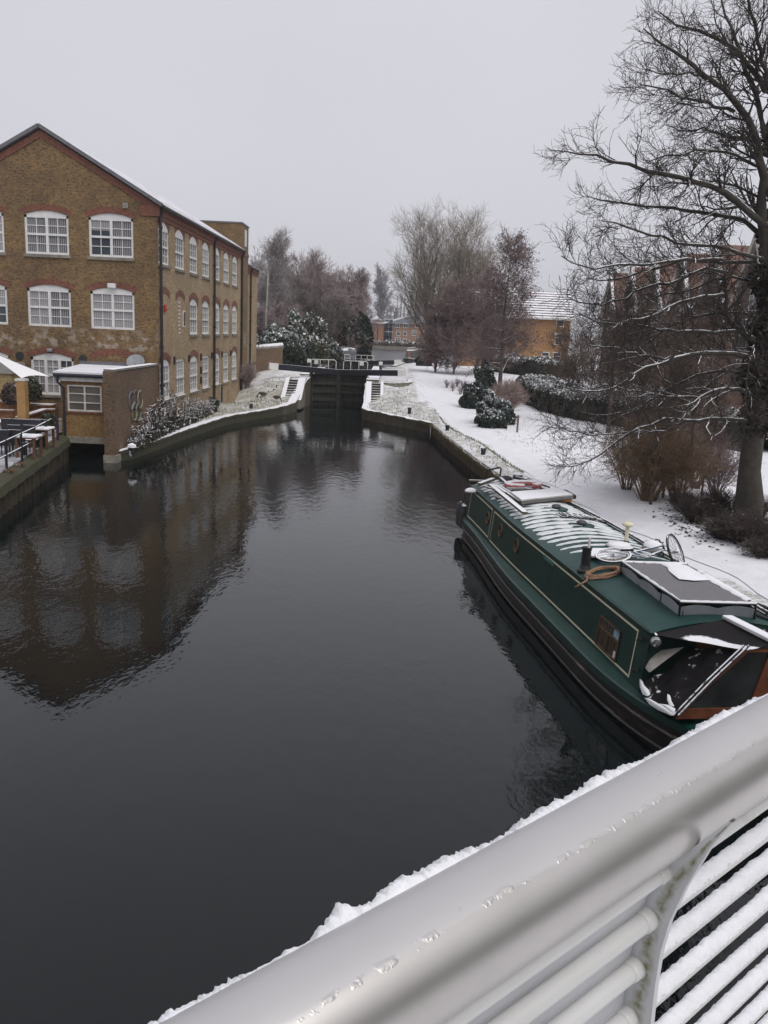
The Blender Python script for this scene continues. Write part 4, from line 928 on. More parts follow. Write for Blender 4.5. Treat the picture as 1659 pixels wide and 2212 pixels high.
# planks and poles
def plank(p0, p1, w_, h, lab, name='plank', m=None):
    mb = MB(); a = np.array(B(*on_roof(*zc(*p0), 1.90), 1.90)); b_ = np.array(B(*on_roof(*zc(*p1), 1.88), 1.88)); mb.beam(a, b_, w_, h)
    return tag(mb.build(name, m or mat('plank_snow', (.11, .085, .07), .8, 8, .4, snow=.72, sn_ns=9), bevel=.004), lab, 'plank')
plank((375, 250), (742, 548), .14, .06, 'longest snow dusted plank lying along the boat roof past the hatch')
plank((425, 255), (560, 345), .10, .05, 'short snow dusted plank beside the longest plank at the far end')
plank((470, 262), (640, 365), .06, .05, 'thin pole beside the planks next to the hatch lid', 'pole')
plank((255, 245), (405, 190), .12, .08, 'snowy roll of cloth across the far end of the boat roof', 'cloth_roll')
plank((150, 205), (330, 210), .07, .05, 'dark boat hook at the far corner of the roof', 'boat_hook')
plank((610, 200), (880, 245), .09, .06, 'dark plank behind the red life ring')
plank((800, 190), (960, 262), .06, .05, 'dark stick on the far right corner of the roof', 'stick')
plank((550, 295), (750, 298), .09, .09, 'pale tube lying in front of the red life ring', 'tube', M['grey_cloth'])
plank((300, 262), (420, 300), .05, .04, 'thin dark stick near the left roof edge at the far end', 'stick')
plank((545, 330), (690, 430), .07, .05, 'dark snowy pole lying across the longest plank by the hatch', 'pole')
plank((480, 175), (560, 250), .08, .06, 'dark frame piece leaning behind the life ring', 'frame_piece')
plank((640, 165), (880, 225), .06, .05, 'long brown stick behind the straw basket', 'stick')
plank((870, 215), (1000, 275), .05, .05, 'brown stick end sticking out by the right roof edge', 'stick')
def clutter(px, size, rz, lab, name, m, cat, z=1.8):
    s, t = on_roof(*zc(*px), z); mb = MB(); x, y, zz = B(s, t, RZ(s, t)); L, W, Hh = size
    mb.lathe((x, y, zz-.01), [(L*.5, 0), (L*.55, Hh*.3), (L*.42, Hh*.75), (L*.2, Hh), (.01, Hh*1.02)], 9); o = mb.build(name, m)
    return tag(o, lab, cat)
clutter((175, 240), (.34, .2, .12), 0, 'snow topped pale tub at the very end corner of the roof', 'tub', mat('tub_pale', (.5, .5, .5), .6, 4, .1, snow=.5), 'tub')
clutter((540, 215), (.4, .3, .16), 0, 'black bag behind the planks on the boat roof', 'bag', M['canvas'], 'bag')
clutter((665, 180), (.3, .3, .2), 0, 'dark snow dusted bundle behind the life ring', 'bundle', M['black_snow'], 'bundle')
clutter((760, 195), (.3, .3, .16), 0, 'straw coloured basket behind the life ring', 'basket', mat('straw', (.22, .15, .08), .9, 14, .3, snow=.8), 'basket')
clutter((970, 262), (.26, .2, .12), 0, 'bundle of twigs at the right edge of the boat roof', 'twig_bundle', mat('twigs', (.08, .06, .05), .9, 20, .4, snow=.8), 'bundle')
clutter((640, 430), (.30, .2, .05), 0, 'snowy pan beside the longest plank', 'pan', mat('pan_snow', (.3, .3, .3), .6, 6, .2, snow=.7), 'pan', 1.72)
clutter((480, 385), (.30, .2, .05), 0, 'brown tray left of the planks on the boat roof', 'tray', mat('tray_brown', (.10, .06, .04), .7, 8, .3, snow=.85), 'tray', 1.72)
# life ring
s, t = on_roof(*zc(718, 268), 1.85); c = B(s, t, RZ(s, t)+.09)
mb = MB(); pts = [np.array(c)+Bd(.30*math.cos(a), .47*math.sin(a), .02*math.sin(a)) for a in np.linspace(.5, 2*math.pi-.1, 30)]; mb.tube(pts, .085, 10); tag(mb.build('life_ring', M['red'], smooth=True), 'pinkish red inflatable ring dusted with snow on the boat roof', 'life ring')
# rope heap
def ropeheap(name, pts, r, m, lab):
    mb = MB(); mb.tube(pts, r, 6); return tag(mb.build(name, m, smooth=True), lab, 'rope')
pp = []
rg = np.random.default_rng(3)
for k in range(90):
    u = k/89; ph = k*.75; s, t = 4.25+.22*math.sin(ph)*(1-.5*u)+.06*rg.normal(), -.05+1.22*u+.16*math.cos(ph*.9)
    pp.append(B(s-.1*u, t, RZ(s, t)+.02+.05*abs(math.sin(ph*1.3))))
ropeheap('mooring_rope', pp, .018, M['rope_dark'], 'dark tangled mooring rope across the snowy roof stripes')
pp = []
s0, t0 = on_roof(*z7(812, 613), 1.72)
for k in range(150):
    a = k*.28; r_ = .28+.035*math.sin(k*.13); pp.append(B(s0+r_*.8*math.sin(a), t0+r_*1.1*math.cos(a), RZ(s0, t0+r_*1.1*math.cos(a))+.0+.0004*k+.008*math.sin(a*3+k)))
pp += [B(s0+.2, t0-.4, RZ(s0, t0-.3)-.01), B(s0+.22, t0-.62, RZ(s0, t0-.6)-.03)]
ropeheap('hose_coil', pp, .017, M['rope'], 'coiled orange brown hose on the boat roof next to the black chimney')
# cream mushroom post
s, t = on_roof(*z7(925, 485), 1.74); z0 = RZ(s, t)-.02
cp = thing('vent_post', 'cream mushroom topped post standing on the boat roof near the bicycle', 'post', B(s, t, z0))
mb = MB(); mb.lathe(B(s, t, z0), [(.065, 0), (.065, .13), (.05, .15)], 14); mb.build('base', M['black'], cp)
mb = MB(); mb.lathe(B(s, t, z0), [(.042, .15), (.037, .42), (.045, .44), (.115, .475), (.122, .50), (.105, .53), (.04, .55)], 18); mb.build('post', M['cream'], cp)
# oval tray / satellite dish cover under snow
s, t = on_roof(*zd(325, 245), 1.76)
mb = MB(); n = 26; prof = [(.0, .075), (.7, .07), (.95, .05), (1, .02), (.98, 0)]
G = [[B(s+.40*r_*math.sin(a), t+.42*r_*math.cos(a), RZ(s, t)+z) for r_, z in prof] for a in np.linspace(0, 2*math.pi, n)]
mb.grid(G); tag(fixnormals(mb.build('oval_board', mat('board_snow', (.45, .36, .30), .7, 7, .3, snow=.45, sn_ns=5), smooth=True)), 'oval snow covered board under the bicycle wheel', 'board')
s, t = on_roof(*zd(440, 175), 1.78); mb = MB(); mb.lathe(B(s, t, RZ(s, t)), [(.24, 0), (.26, .04), (.2, .09), (.01, .11)], 14); tag(mb.build('snowy_cushion', M['snow'], smooth=True), 'small snow covered cushion behind the cream post', 'cushion')
s, t = on_roof(*zd(720, 150), 1.85); mb = MB(); mb.lathe(B(s, t, RZ(s, t)), [(.2, 0), (.22, .1), (.18, .2), (.05, .26)], 14); tag(mb.build('covered_tub', mat('tub_snow', (.3, .3, .3), .7, 5, .2, snow=.4), smooth=True), 'snow topped tub behind the bicycle frame', 'tub')
# framed skylight box with grey cover
Z0, Z1 = 1.66, 2.03
bf = [on_roof(*zd(*q), z) for q, z in (((930, 765), Z0), ((1545, 782), Z0), ((450, 402), Z0))]
fl, frr, bk = (np.array(v) for v in bf); bbR = bk+(frr-fl)
bx_ = thing('skylight_box', 'large box on the boat roof under a stretched grey sheet rimmed with snow', 'skylight', B(*(fl+(bbR-fl)*.5), Z0))
base = [fl, frr, bbR, bk]; tops = [np.array(on_roof(*zd(*q), Z1)) for q in ((945, 608), (1562, 624))]; tb_ = np.array(on_roof(*zd(468, 284), Z1)); tops = [tops[0], tops[1], tb_+(tops[1]-tops[0]), tb_]
mb = MB()
for k in range(4):
    a, b_, c, d = base[k], base[(k+1) % 4], tops[(k+1) % 4], tops[k]; g = []
    for i in range(13):
        u = i/12; p = a+(b_-a)*u; q = d+(c-d)*u; sc = .05*abs(math.sin(u*math.pi*(2 if k % 2 == 0 else 3)))
        g.append([B(*p, Z0-.05), B(*p, Z0+.02), B(*(q+(p-q)*.1), Z1-.10+sc)])
    mb.grid(g)
fixnormals(mb.build('side_sheet', M['grey_cloth'], bx_))
mb = MB(); g = []
for i in range(21):
    u = i/20; row = []
    for j in range(13):
        v = j/12; p = (tops[0]*(1-v)+tops[1]*v)*(1-u)+(tops[3]*(1-v)+tops[2]*v)*u; row.append(B(*p, Z1-.03*math.sin(math.pi*u)*math.sin(math.pi*v)+.004*math.sin(u*20+v*9)))
    g.append(row)
mb.grid(g); mb.build('top_cover', M['grey_cover'], bx_, smooth=True)
mb = MB()
for k in range(4): mb.tube([B(*tops[k], Z1-.01), B(*tops[(k+1) % 4], Z1-.01)], .022, 6)
for p, q in zip(base, tops): mb.tube([B(*p, Z0-.04), B(*q, Z1-.02)], .02, 6)
for k, us in ((0, (.04, .5)), (3, (.35, .72))):
    for u in us: a = base[k]+(base[(k+1) % 4]-base[k])*u; q = tops[k]+(tops[(k+1) % 4]-tops[k])*u; mb.tube([B(*a, Z0+.05), B(*q, Z1-.02)], .016, 5)
mb.build('frame', M['steel_dark'], bx_)
mb = MB(); zz = Z1+.012
for k, (w_, u0, u1) in enumerate(((.028, 0, 1), (.05, 0, 1), (.03, 0, 1), (.03, 0, 1))):
    a, b_ = tops[k], tops[(k+1) % 4]; cen = sum(tops)/4; g = []
    for i in range(25):
        u = u0+(u1-u0)*i/24; p = a+(b_-a)*u; inn = (cen-p)/np.linalg.norm(cen-p); ww = w_*(1+.5*math.sin(i*1.7+k)+.3*math.sin(i*3.1))
        g.append([B(*(p-inn*.02), Z1-.0), B(*(p-inn*.015), zz+.012), B(*(p+inn*ww*.8), zz+.01), B(*(p+inn*ww), Z1-.004)])
    mb.grid(g)
dp = [on_roof(*zd(*q), Z1+.01) for q in ((760, 285), (840, 325), (850, 352), (890, 385), (935, 420), (1060, 432), (1180, 428), (1170, 405), (1120, 378), (1000, 310), (900, 284))]
cen = np.mean(np.array(dp), 0)
mb.grid([[B(*(cen+(np.array(p)-cen)*r_), Z1+.012+.03*(1-r_**2)-.012*(r_ == 1)) for r_ in (0.0, .5, .85, 1.0)] for p in dp+dp[:1]])
g = []
a, b_ = tops[1], tops[2]
for i in range(15):
    u = .05+.62*i/14; p = a+(b_-a)*u; inn = (tops[0]-tops[1])/np.linalg.norm(tops[0]-tops[1]); ww = .06+.09*u+.015*math.sin(i*2.1)
    g.append([B(*(p-inn*.03), Z1), B(*p, Z1+.03), B(*(p+inn*ww), Z1+.018), B(*(p+inn*(ww+.02)), Z1-.004)])
mb.grid(g)
tag(mb.build('snow', M['snow'], bx_, smooth=True), kind='stuff')
mb = MB()
for k in (0, 3):
    a, b_ = base[k], base[(k+1) % 4]; mb.beam(B(*a, Z0-.0), B(*b_, Z0-.0), .06, .10)
mb.build('base_board', M['rot'], bx_)
mb = MB()
c_ = np.array(on_roof(*zd(1600, 740), 1.62)); mb.ring(B(*c_, RZ(*c_)+.06), .3, .03, ax=Bd(.15, .2, 1), n=26); tag(mb.build('spare_wheel', M['rubber'], smooth=True), 'loose cycle wheel lying beside the grey covered box', 'wheel')

# ------------------------------------------------------------------ bicycle lying on the roof
bk_ = None
s1, t1 = on_roof(*zd(392, 268), 1.80)
bike = thing('bicycle', 'blue bicycle dusted with snow lying on the boat roof', 'bicycle', B(s1, t1, RZ(s1, t1)))
blue = mat('bike_blue', (.05, .08, .17), .4, 6, .2, snow=.62, sn_ns=12); sil = mat('bike_silver', (.35, .36, .38), .4, 8, .2, metal=.6, snow=.7, sn_ns=12)
def wheel(c, ax, R, lab, snowy):
    mb = MB(); mb.ring(c, R, .026, ax=ax, n=34, k=8); w_ = mb.build('wheel', mat('tyre', (.022, .022, .024), .7, 9, .3, snow=.55 if snowy else .9, sn_ns=9), bike, smooth=True)
    mb = MB(); mb.ring(c, R-.035, .012, ax=ax, n=34, k=5); mb.build('rim', sil, w_)
    a = np.array(ax, float); a /= np.linalg.norm(a); u = np.cross(a, (0, 0, 1) if abs(a[2]) < .9 else (1, 0, 0)); u /= np.linalg.norm(u); v = np.cross(a, u)
    mb = MB()
    for k in range(18): th_ = k*math.pi/9; mb.tube([np.array(c)+a*.03*(-1)**k, np.array(c)+(u*math.cos(th_)+v*math.sin(th_))*(R-.03)], .004, 3, cap=False)
    mb.cyl(np.array(c)-a*.05, np.array(c)+a*.05, .025, 8); mb.build('spokes', sil, w_)
cr_ = np.array(B(s1, t1, RZ(s1, t1)+.09)); wheel(cr_, Bd(.12, -.18, 1), .33, '', True)
up_ = np.array(zd(905, 205)); s2 = 8.0
tt, zz2 = on_s(*up_, s2); cf = np.array(B(s2, tt, zz2)); wheel(cf, Bd(.55, .62, .42), .37, '', False)
mb = MB()
head = cf+np.array([-.10, .05, .22]); 
hd0 = np.array(B(s2, *on_s(*zd(800, 150), s2))); hd1 = np.array(B(s2, *on_s(*zd(815, 185), s2)))
st0 = np.array(B(s1, *on_s(*zd(560, 205), s1))); bb0 = np.array(B(s1+.12, *on_s(*zd(660, 245), s1+.12)))
for a, b_ in ((hd0, st0), (hd1, bb0), (st0, bb0), (hd0, hd1)): mb.tube([a, b_], .022, 7)
mb.build('frame', blue, bike)
for o_ in (-1, 1):
    mb = MB(); mb.tube([bb0, cr_+(0, 0, .05*o_+.02)], .012, 5); mb.build('chain_stay', sil, bike)
    mb = MB(); mb.tube([st0, cr_+(0, 0, .05*o_+.02)], .011, 5); mb.build('seat_stay', sil, bike)
    mb = MB(); mb.tube([hd1, cf+np.array(Bd(.55, .62, .42))*.07*o_], .014, 5); mb.build('fork_blade', sil, bike)
mb = MB(); mb.tube([hd0, hd0+(0, 0, .06), np.array(B(s2, *on_s(*zd(782, 125), s2))), np.array(B(s2, *on_s(*zd(770, 105), s2))), np.array(B(s2, *on_s(*zd(742, 98), s2))), np.array(B(s2, *on_s(*zd(742, 112), s2)))], .016, 6); mb.build('handlebar', M['black_snow'], bike)
mb = MB(); c = st0+Bd(-.05, -.12, .03); mb.tube([c-Bd(0, .12, 0), c, c+Bd(0, .12, 0)], [.02, .05, .06], 8); mb.build('saddle', M['black_snow'], bike, smooth=True)
mb = MB(); mb.ring(bb0+(0, 0, .03), .09, .012, ax=Bd(.1, -.2, 1), n=20); mb.tube([bb0+(0, 0, .05), bb0+Bd(.02, .17, .06)], .012, 5); mb.tube([bb0-(0, 0, .03), bb0-Bd(.02, .17, .03)], .012, 5); mb.build('crank', sil, bike)
# ================================================================== BARE TREES, HEDGES, SHRUBS
def spawn(P, R, m, t0, t1, L, ang, K, rr, rng, wander=.12, up=.05, rmin=.004, tip=.35, lfall=.45, flat=0.0):
    """m children on every parent path; returns paths (N*m,K,3) and radii"""
    N_, Kp = P.shape[:2]
    t = t0+(t1-t0)*(np.arange(m)[None]+rng.uniform(0, 1, (N_, m)))/m
    f = t*(Kp-1); i = np.minimum(f.astype(int), Kp-2); w = (f-i)[..., None]; n = np.arange(N_)[:, None]
    p0 = P[n, i]*(1-w)+P[n, i+1]*w; T = P[n, i+1]-P[n, i]; T /= np.linalg.norm(T, axis=2, keepdims=True)+1e-9
    r0 = R[n, i]*(1-w[..., 0])+R[n, i+1]*w[..., 0]
    rv = rng.normal(size=T.shape); rv[..., 2] *= (1-flat); perp = rv-T*(rv*T).sum(2, keepdims=True); perp /= np.linalg.norm(perp, axis=2, keepdims=True)+1e-9
    a = np.radians(ang*rng.uniform(.65, 1.3, (N_, m)))[..., None]; d = T*np.cos(a)+perp*np.sin(a)
    Lc = L*rng.uniform(.55, 1.25, (N_, m))*(1-lfall*t)
    r = np.maximum(np.minimum(r0*rr, r0*.95), rmin)
    C = N_*m; d = d.reshape(C, 3); p = p0.reshape(C, 3); step = (Lc.reshape(C)/(K-1))[:, None]; out = [p]
    for k in range(K-1):
        d = d+rng.normal(size=(C, 3))*wander; d[:, 2] += up; d /= np.linalg.norm(d, axis=1, keepdims=True); p = p+d*step; out.append(p)
    Rk = np.maximum(r.reshape(C)[:, None]*np.linspace(1, tip, K)[None], rmin*.6)
    return np.stack(out, 1), Rk
def tubes_np(P, R, S_=3):
    N_, K = P.shape[:2]; T = np.gradient(P, axis=1); T /= np.linalg.norm(T, axis=2, keepdims=True)+1e-9
    ref = np.where(np.abs(T[..., 2:3]) > .9, np.array([1.0, 0, 0]), np.array([0, 0, 1.0])); U = np.cross(T, ref); U /= np.linalg.norm(U, axis=2, keepdims=True)+1e-9; V = np.cross(T, U)
    a = np.arange(S_)*2*math.pi/S_+.5
    X = P[:, :, None]+R[:, :, None, None]*(np.cos(a)[None, None, :, None]*U[:, :, None]+np.sin(a)[None, None, :, None]*V[:, :, None])
    idx = np.arange(N_*K*S_).reshape(N_, K, S_); A = idx[:, :-1]; Bq = idx[:, 1:]
    Q_ = np.stack([A, np.roll(A, -1, 2), np.roll(Bq, -1, 2), Bq], -1).reshape(-1, 4)
    return X.reshape(-1, 3), Q_
def merge(parts):
    V = []; Q_ = []; o = 0
    for v, q in parts: V.append(v); Q_.append(q+o); o += len(v)
    return np.concatenate(V), np.concatenate(Q_)
def bark(name, c, snow=.5, amt=.3): return mat(name, c, .9, 5, amt, snow=snow, sn_ns=3.5)
M['bark_big'] = bark('bark_big', (.048, .041, .033), .68); M['twig_big'] = bark('twig_big', (.043, .034, .029), .76)
M['bark_ash'] = bark('bark_ash', (.10, .085, .075), .72); M['bark_willow'] = bark('bark_willow', (.16, .135, .095), .85); M['twig_willow'] = bark('twig_willow', (.20, .165, .125), .9)
M['twig_purple'] = bark('twig_purple', (.165, .118, .114), .80); M['twig_red'] = bark('twig_red', (.26, .205, .20), .80); M['twig_grey'] = bark('twig_grey', (.28, .25, .245), .72); M['twig_brown'] = bark('twig_brown', (.115, .08, .062), .78)
M['twig_far'] = bark('twig_far', (.20, .19, .20), .95); M['twig_tan'] = bark('twig_tan', (.19, .125, .075), .85)
M['twig_bramble'] = bark('twig_bramble', (.055, .04, .035), .7); M['twig_pink'] = bark('twig_pink', (.33, .25, .225), .8); M['leaf_rust'] = mat('leaf_rust', (.12, .075, .07), .9, 8, .4)
def leaf_cards(pts, size, rng, nrm=None, spread=1.0):
    n = len(pts); a = rng.normal(size=(n, 3)); a /= np.linalg.norm(a, axis=1, keepdims=True)
    if nrm is not None: a = nrm*(1.0)+a*spread; a /= np.linalg.norm(a, axis=1, keepdims=True)
    b = rng.normal(size=(n, 3)); u = np.cross(a, b); u /= np.linalg.norm(u, axis=1, keepdims=True)+1e-9; v = np.cross(a, u)
    s = size*rng.uniform(.6, 1.4, (n, 1)); u = u*s; v = v*s*.65
    V = np.stack([pts-u-v, pts+u-v, pts+u+v, pts-u+v], 1).reshape(-1, 3); return V, np.arange(n*4).reshape(n, 4)
def bare_tree(label, base, h, seed, trunk_r=.2, spread=.6, n_limb=14, m2=7, m3=6, m4=4, lean=(0, 0), twig=.012, style='round', bark_m='bark_ash', twig_m='twig_grey', start=.2, group='bare trees round the lock', leaves=None, name='bare_tree', up=.06, stems=1, fine=True):
    rng = np.random.default_rng(seed); x, y, z = base
    tr = thing(name, label, 'tree', base, group)
    K = 9; tp = []; tr_r = []
    for s in range(stems):
        lx, ly = (lean[0]+rng.normal(0, .10*h if stems > 1 else .01), lean[1]+rng.normal(0, .1*h if stems > 1 else .01)); ph = rng.uniform(0, 6)
        hs_ = h*(1 if s == 0 else rng.uniform(.7, .98))
        P = np.array([(x+lx*u**1.3+.012*h*math.sin(u*5+ph)*u+(rng.normal(0, .15) if stems > 1 else 0)*u, y+ly*u**1.3+.012*h*math.cos(u*6+ph)*u, z-.15+hs_*u) for u in np.linspace(0, 1, K)])
        tp.append(P); tr_r.append(trunk_r/(stems**.5)*np.maximum(np.linspace(1, .0, K)**.85, .06)*np.array([1.25]+[1]*(K-1)))
    P0 = np.array(tp); R0 = np.array(tr_r)
    if style == 'upright': ang, L1, upv, fall = 24, h*spread*.6, .10, .55
    elif style == 'round': ang, L1, upv, fall = 58, h*spread*.62, up, .62
    elif style == 'cone': ang, L1, upv, fall = 72, h*spread*.6, .03, .88
    else: ang, L1, upv, fall = 40, h*spread*.7, .08, .5
    P1, R1 = spawn(P0, R0, n_limb, start, .97, L1, ang, 7, .55, rng, .10, upv, twig*1.6, .25, fall)
    P2, R2 = spawn(P1, R1, m2, .22, 1, L1*.48, 42, 5, .6, rng, .14, upv, twig*1.2, .4, .4)
    P3, R3 = spawn(P2, R2, m3, .2, 1, L1*.25, 40, 4, .7, rng, .16, upv, twig, .5, .3)
    mbv, mbq = merge([tubes_np(P0, R0, 8), tubes_np(P1, R1, 5)])
    np_mesh('trunk', mbv, mbq, M[bark_m], tr, smooth=True)
    L_ = [tubes_np(P2, R2, 3), tubes_np(P3, R3, 3)]
    if m4:
        P4, R4 = spawn(P3, R3, m4, .2, 1, L1*.14, 38, 3, .8, rng, .18, upv, twig*.75, .6, .2); L_.append(tubes_np(P4, R4, 3))
    v, q = merge(L_); np_mesh('crown', v, q, M[twig_m], tr)
    if leaves:
        src = (P4 if m4 else P3)[:, -1]; k = rng.choice(len(src), min(leaves[0], len(src)), replace=False); pts = src[k]+rng.normal(size=(len(k), 3))*.08
        v, q = leaf_cards(pts, leaves[1], rng); np_mesh('dead_leaves', v, q, M[leaves[2]], tr)
    return tr
g_at = at_ground
def base_at(px, Y):           # foot of something hidden, at the depth Y below picture column px
    x = float(at_y(px, 720, Y)[0]); return (x, Y, hh(x, Y))
def top_h(px, py, Y, b): return float(at_y(px, py, Y)[2])-b[2]
# --- left bank wood
for px, Y, py, sd, st, kw in (
    (598, 96, 492, 1, 'upright', dict(label='tallest greyish bare tree of the left wood standing next to the mill tower', n_limb=26, twig_m='twig_grey', spread=.55)),
    (562, 112, 565, 2, 'round', dict(label='pale bare tree half hidden behind the mill end wall', n_limb=16, twig_m='twig_grey', spread=.6)),
    (640, 104, 545, 3, 'round', dict(label='bare tree with reddish twigs in the middle of the left wood', n_limb=20, twig_m='twig_red', spread=.6)),
    (690, 100, 538, 4, 'round', dict(label='reddish bare tree with a pointed top near the lock on the left', n_limb=20, twig_m='twig_red', spread=.55)),
    (742, 108, 549, 5, 'cone', dict(label='slim bare birch like tree at the water end of the left wood', n_limb=30, twig_m='twig_red', spread=.55, lean=(1.2, 0))),
    (782, 118, 612, 6, 'round', dict(label='small hazy bare tree at the end of the left wood above the water', n_limb=18, twig_m='twig_red', spread=.6)),
    (660, 92, 640, 7, 'round', dict(label='low bare tree with pale snowy branches in front of the left wood', n_limb=16, twig_m='bark_ash', spread=1.0, start=.12)),
    (718, 95, 655, 8, 'round', dict(label='low spreading bare tree with snowy limbs above the farther gate', n_limb=16, twig_m='bark_ash', spread=1.0, start=.12)),
    (616, 86, 655, 9, 'round', dict(label='low reddish thicket tree behind the snowy shrubs beside the lamp post', n_limb=18, twig_m='twig_red', spread=.9, start=.1)),
    (575, 88, 660, 10, 'round', dict(label='low reddish thicket tree next to the mill end corner', n_limb=16, twig_m='twig_red', spread=.9, start=.1))):
    b = base_at(px, Y); bare_tree(base=b, h=.84*top_h(px, py, Y, b), seed=sd, style=st, trunk_r=.17, m2=8, m3=6, m4=4, twig=.021, bark_m='bark_ash', **kw)
for px, Y, py, sd, lb in ((583, 100, 535, 11, 'feathery greyish bare tree just right of the mill tower'), (622, 108, 512, 12, 'feathery bare tree filling the wood right of the tallest tree'), (668, 112, 548, 13, 'feathery reddish bare tree behind the middle of the left wood'), (712, 112, 560, 14, 'feathery reddish bare tree behind the pointed one'), (764, 114, 585, 15, 'feathery bare tree on the water side of the left wood'), (735, 102, 600, 16, 'dense reddish bare tree above the dark ivy thicket')):
    b = base_at(px, Y); bare_tree(lb, b, .80*top_h(px, py, Y, b), sd+200, trunk_r=.14, spread=.62, n_limb=16, m2=8, m3=6, m4=4, twig=.019, style='upright' if sd < 14 else 'round', bark_m='twig_grey', twig_m='twig_grey' if sd < 13 else 'twig_red', stems=3, start=.08)
# --- far trees beyond the pool
b = base_at(815, 250); b = (float(at_y(822, 690, 250)[0]), 250, 2.5); bare_tree('tall isolated bare tree rising behind the brown apartment block', b, top_h(820, 602, 250, b), 20, trunk_r=.5, spread=.55, n_limb=26, m2=7, m3=5, m4=3, twig=.05, style='upright', bark_m='twig_far', twig_m='twig_far', group='bare trees far beyond the pool', start=.22)
for k, (px, py) in enumerate(((857, 640), (864, 645), (872, 643), (880, 645), (887, 642))):
    Y = 255; b = (float(at_y(px, 700, Y)[0]), Y, 2.5)
    bare_tree(['first slim pollarded tree', 'second slim pollarded tree', 'middle slim pollarded tree', 'fourth slim pollarded tree', 'last slim pollarded tree'][k]+' in the far row above the apartment roof, counted from the left', b, top_h(px, py, Y, b), 30+k, trunk_r=.45, spread=.12, n_limb=14, m2=4, m3=3, m4=0, twig=.06, style='upright', bark_m='twig_far', twig_m='twig_far', group='pollarded trees far beyond the pool', start=.35)
for k, (px, py, Y) in enumerate(((905, 655, 262), (845, 668, 265), (790, 672, 260))):
    b = (float(at_y(px, 700, Y)[0]), Y, 2.5)
    bare_tree(['hazy round bare tree behind the apartment roof next to the pollard row', 'faint low bare tree between the tall tree and the pollard row', 'faint low bare tree behind the end wing of the apartment block'][k], b, top_h(px, py, Y, b), 40+k, trunk_r=.4, spread=.7, n_limb=18, m2=6, m3=5, m4=3, twig=.05, bark_m='twig_far', twig_m='twig_far', group='bare trees far beyond the pool')
# --- towpath side group
b = base_at(925, 122); bare_tree('broad pale bare willow with upswept branches behind the towpath thicket', b, top_h(985, 528, 122, b), 50, trunk_r=.6, spread=.80, n_limb=15, m2=7, m3=5, m4=4, twig=.015, style='vase', bark_m='bark_willow', twig_m='twig_willow', stems=4, start=.12)
for px, Y, py, sd, lb in ((1285, 58, 640, 301, 'reddish brown bare tree before the row end next to the orange house'), (1345, 52, 620, 302, 'reddish brown bare tree in front of the gabled row behind the long hedge'), (1440, 48, 610, 303, 'reddish brown bare tree in front of the gabled row left of the ivy trunk'), (1530, 45, 640, 304, 'reddish brown bare tree closest behind the ivy trunk beyond the hedge'), (1245, 66, 690, 305, 'small brown bare tree beside the orange house corner')):
    b = base_at(px, Y); bare_tree(lb, b, .85*top_h(px, py, Y, b), sd, trunk_r=.09, spread=.7, n_limb=14, m2=6, m3=5, m4=3, twig=.009, style='round', bark_m='twig_brown', twig_m='twig_brown', stems=3, start=.12, group='bare trees before the gabled row')
b = base_at(1010, 116); bare_tree('second pale bare willow with upswept branches close to the alder', b, top_h(1025, 535, 116, b), 51, trunk_r=.6, spread=.74, n_limb=15, m2=7, m3=5, m4=4, twig=.015, style='vase', bark_m='bark_willow', twig_m='twig_willow', stems=4, start=.15)
b = g_at(1079, 843); bare_tree('slim alder with brown catkins and a bare straight trunk rising from the snowy lawn', b, top_h(1090, 520, b[1], b), 52, trunk_r=.17, spread=.55, n_limb=34, m2=8, m3=6, m4=4, twig=.014, style='cone', bark_m='bark_ash', twig_m='twig_purple', leaves=(2300, .055, 'leaf_rust'), start=.12)
for k, (px, py, Y, n_) in enumerate(((945, 655, 84, 0), (985, 600, 82, 0), (1035, 575, 84, 0), (1068, 660, 92, 0))):
    b = base_at(px, Y)
    bare_tree(['purple brown thicket tree overhanging the towpath bend', 'dense purple brown thicket tree, second along the towpath', 'tall dense purple brown thicket tree left of the alder trunk', 'purple brown thicket tree right of the alder trunk'][k], b, top_h(px, py+40, Y, b), 60+k, trunk_r=.13, spread=.85, n_limb=16, m2=7, m3=6, m4=4, twig=.015, style='round', bark_m='twig_purple', twig_m='twig_purple', stems=3, leaves=(1600, .055, 'leaf_rust'), start=.06, group='purple brown thicket along the towpath')
# --- the big ivy-clad tree on the right
big = at_ground(1612, 1140); BYd = float(big[1]); rng = np.random.default_rng(77)
bt = thing('ivy_tree', 'large bare tree with ivy clad trunk spreading snowy limbs over the lawn and canal', 'tree', big)
def limb(pts, r0, r1, dY0=0.0, dY1=0.0, K=15):
    pts = np.array(pts, float); s = np.concatenate([[0], np.cumsum(np.linalg.norm(np.diff(pts, axis=0), axis=1))]); s /= s[-1]; u = np.linspace(0, 1, K)
    X = np.interp(u, s, pts[:, 0]); Y_ = np.interp(u, s, pts[:, 1]); q = np.array([at_y(x, y, BYd+dY0+(dY1-dY0)*t_) for x, y, t_ in zip(X, Y_, u)])
    q[1:-1] += rng.normal(size=(K-2, 3))*.025; return q, np.linspace(1, 0, K)**.8*(r0-r1)+r1
trunkp, trunkr = limb([(1612, 1150), (1618, 1070), (1628, 950), (1640, 820), (1662, 680), (1682, 520), (1695, 350), (1705, 150), (1720, -120)], .33, .12, 0, .2, 20); trunkr[0:2] *= 1.25
stem2p, stem2r = limb([(1650, 560), (1648, 470), (1645, 400), (1629, 275), (1595, 232), (1574, 202), (1543, 180), (1488, 134), (1454, 107), (1421, 82), (1390, 62)], .15, .015, 0, -1.2)
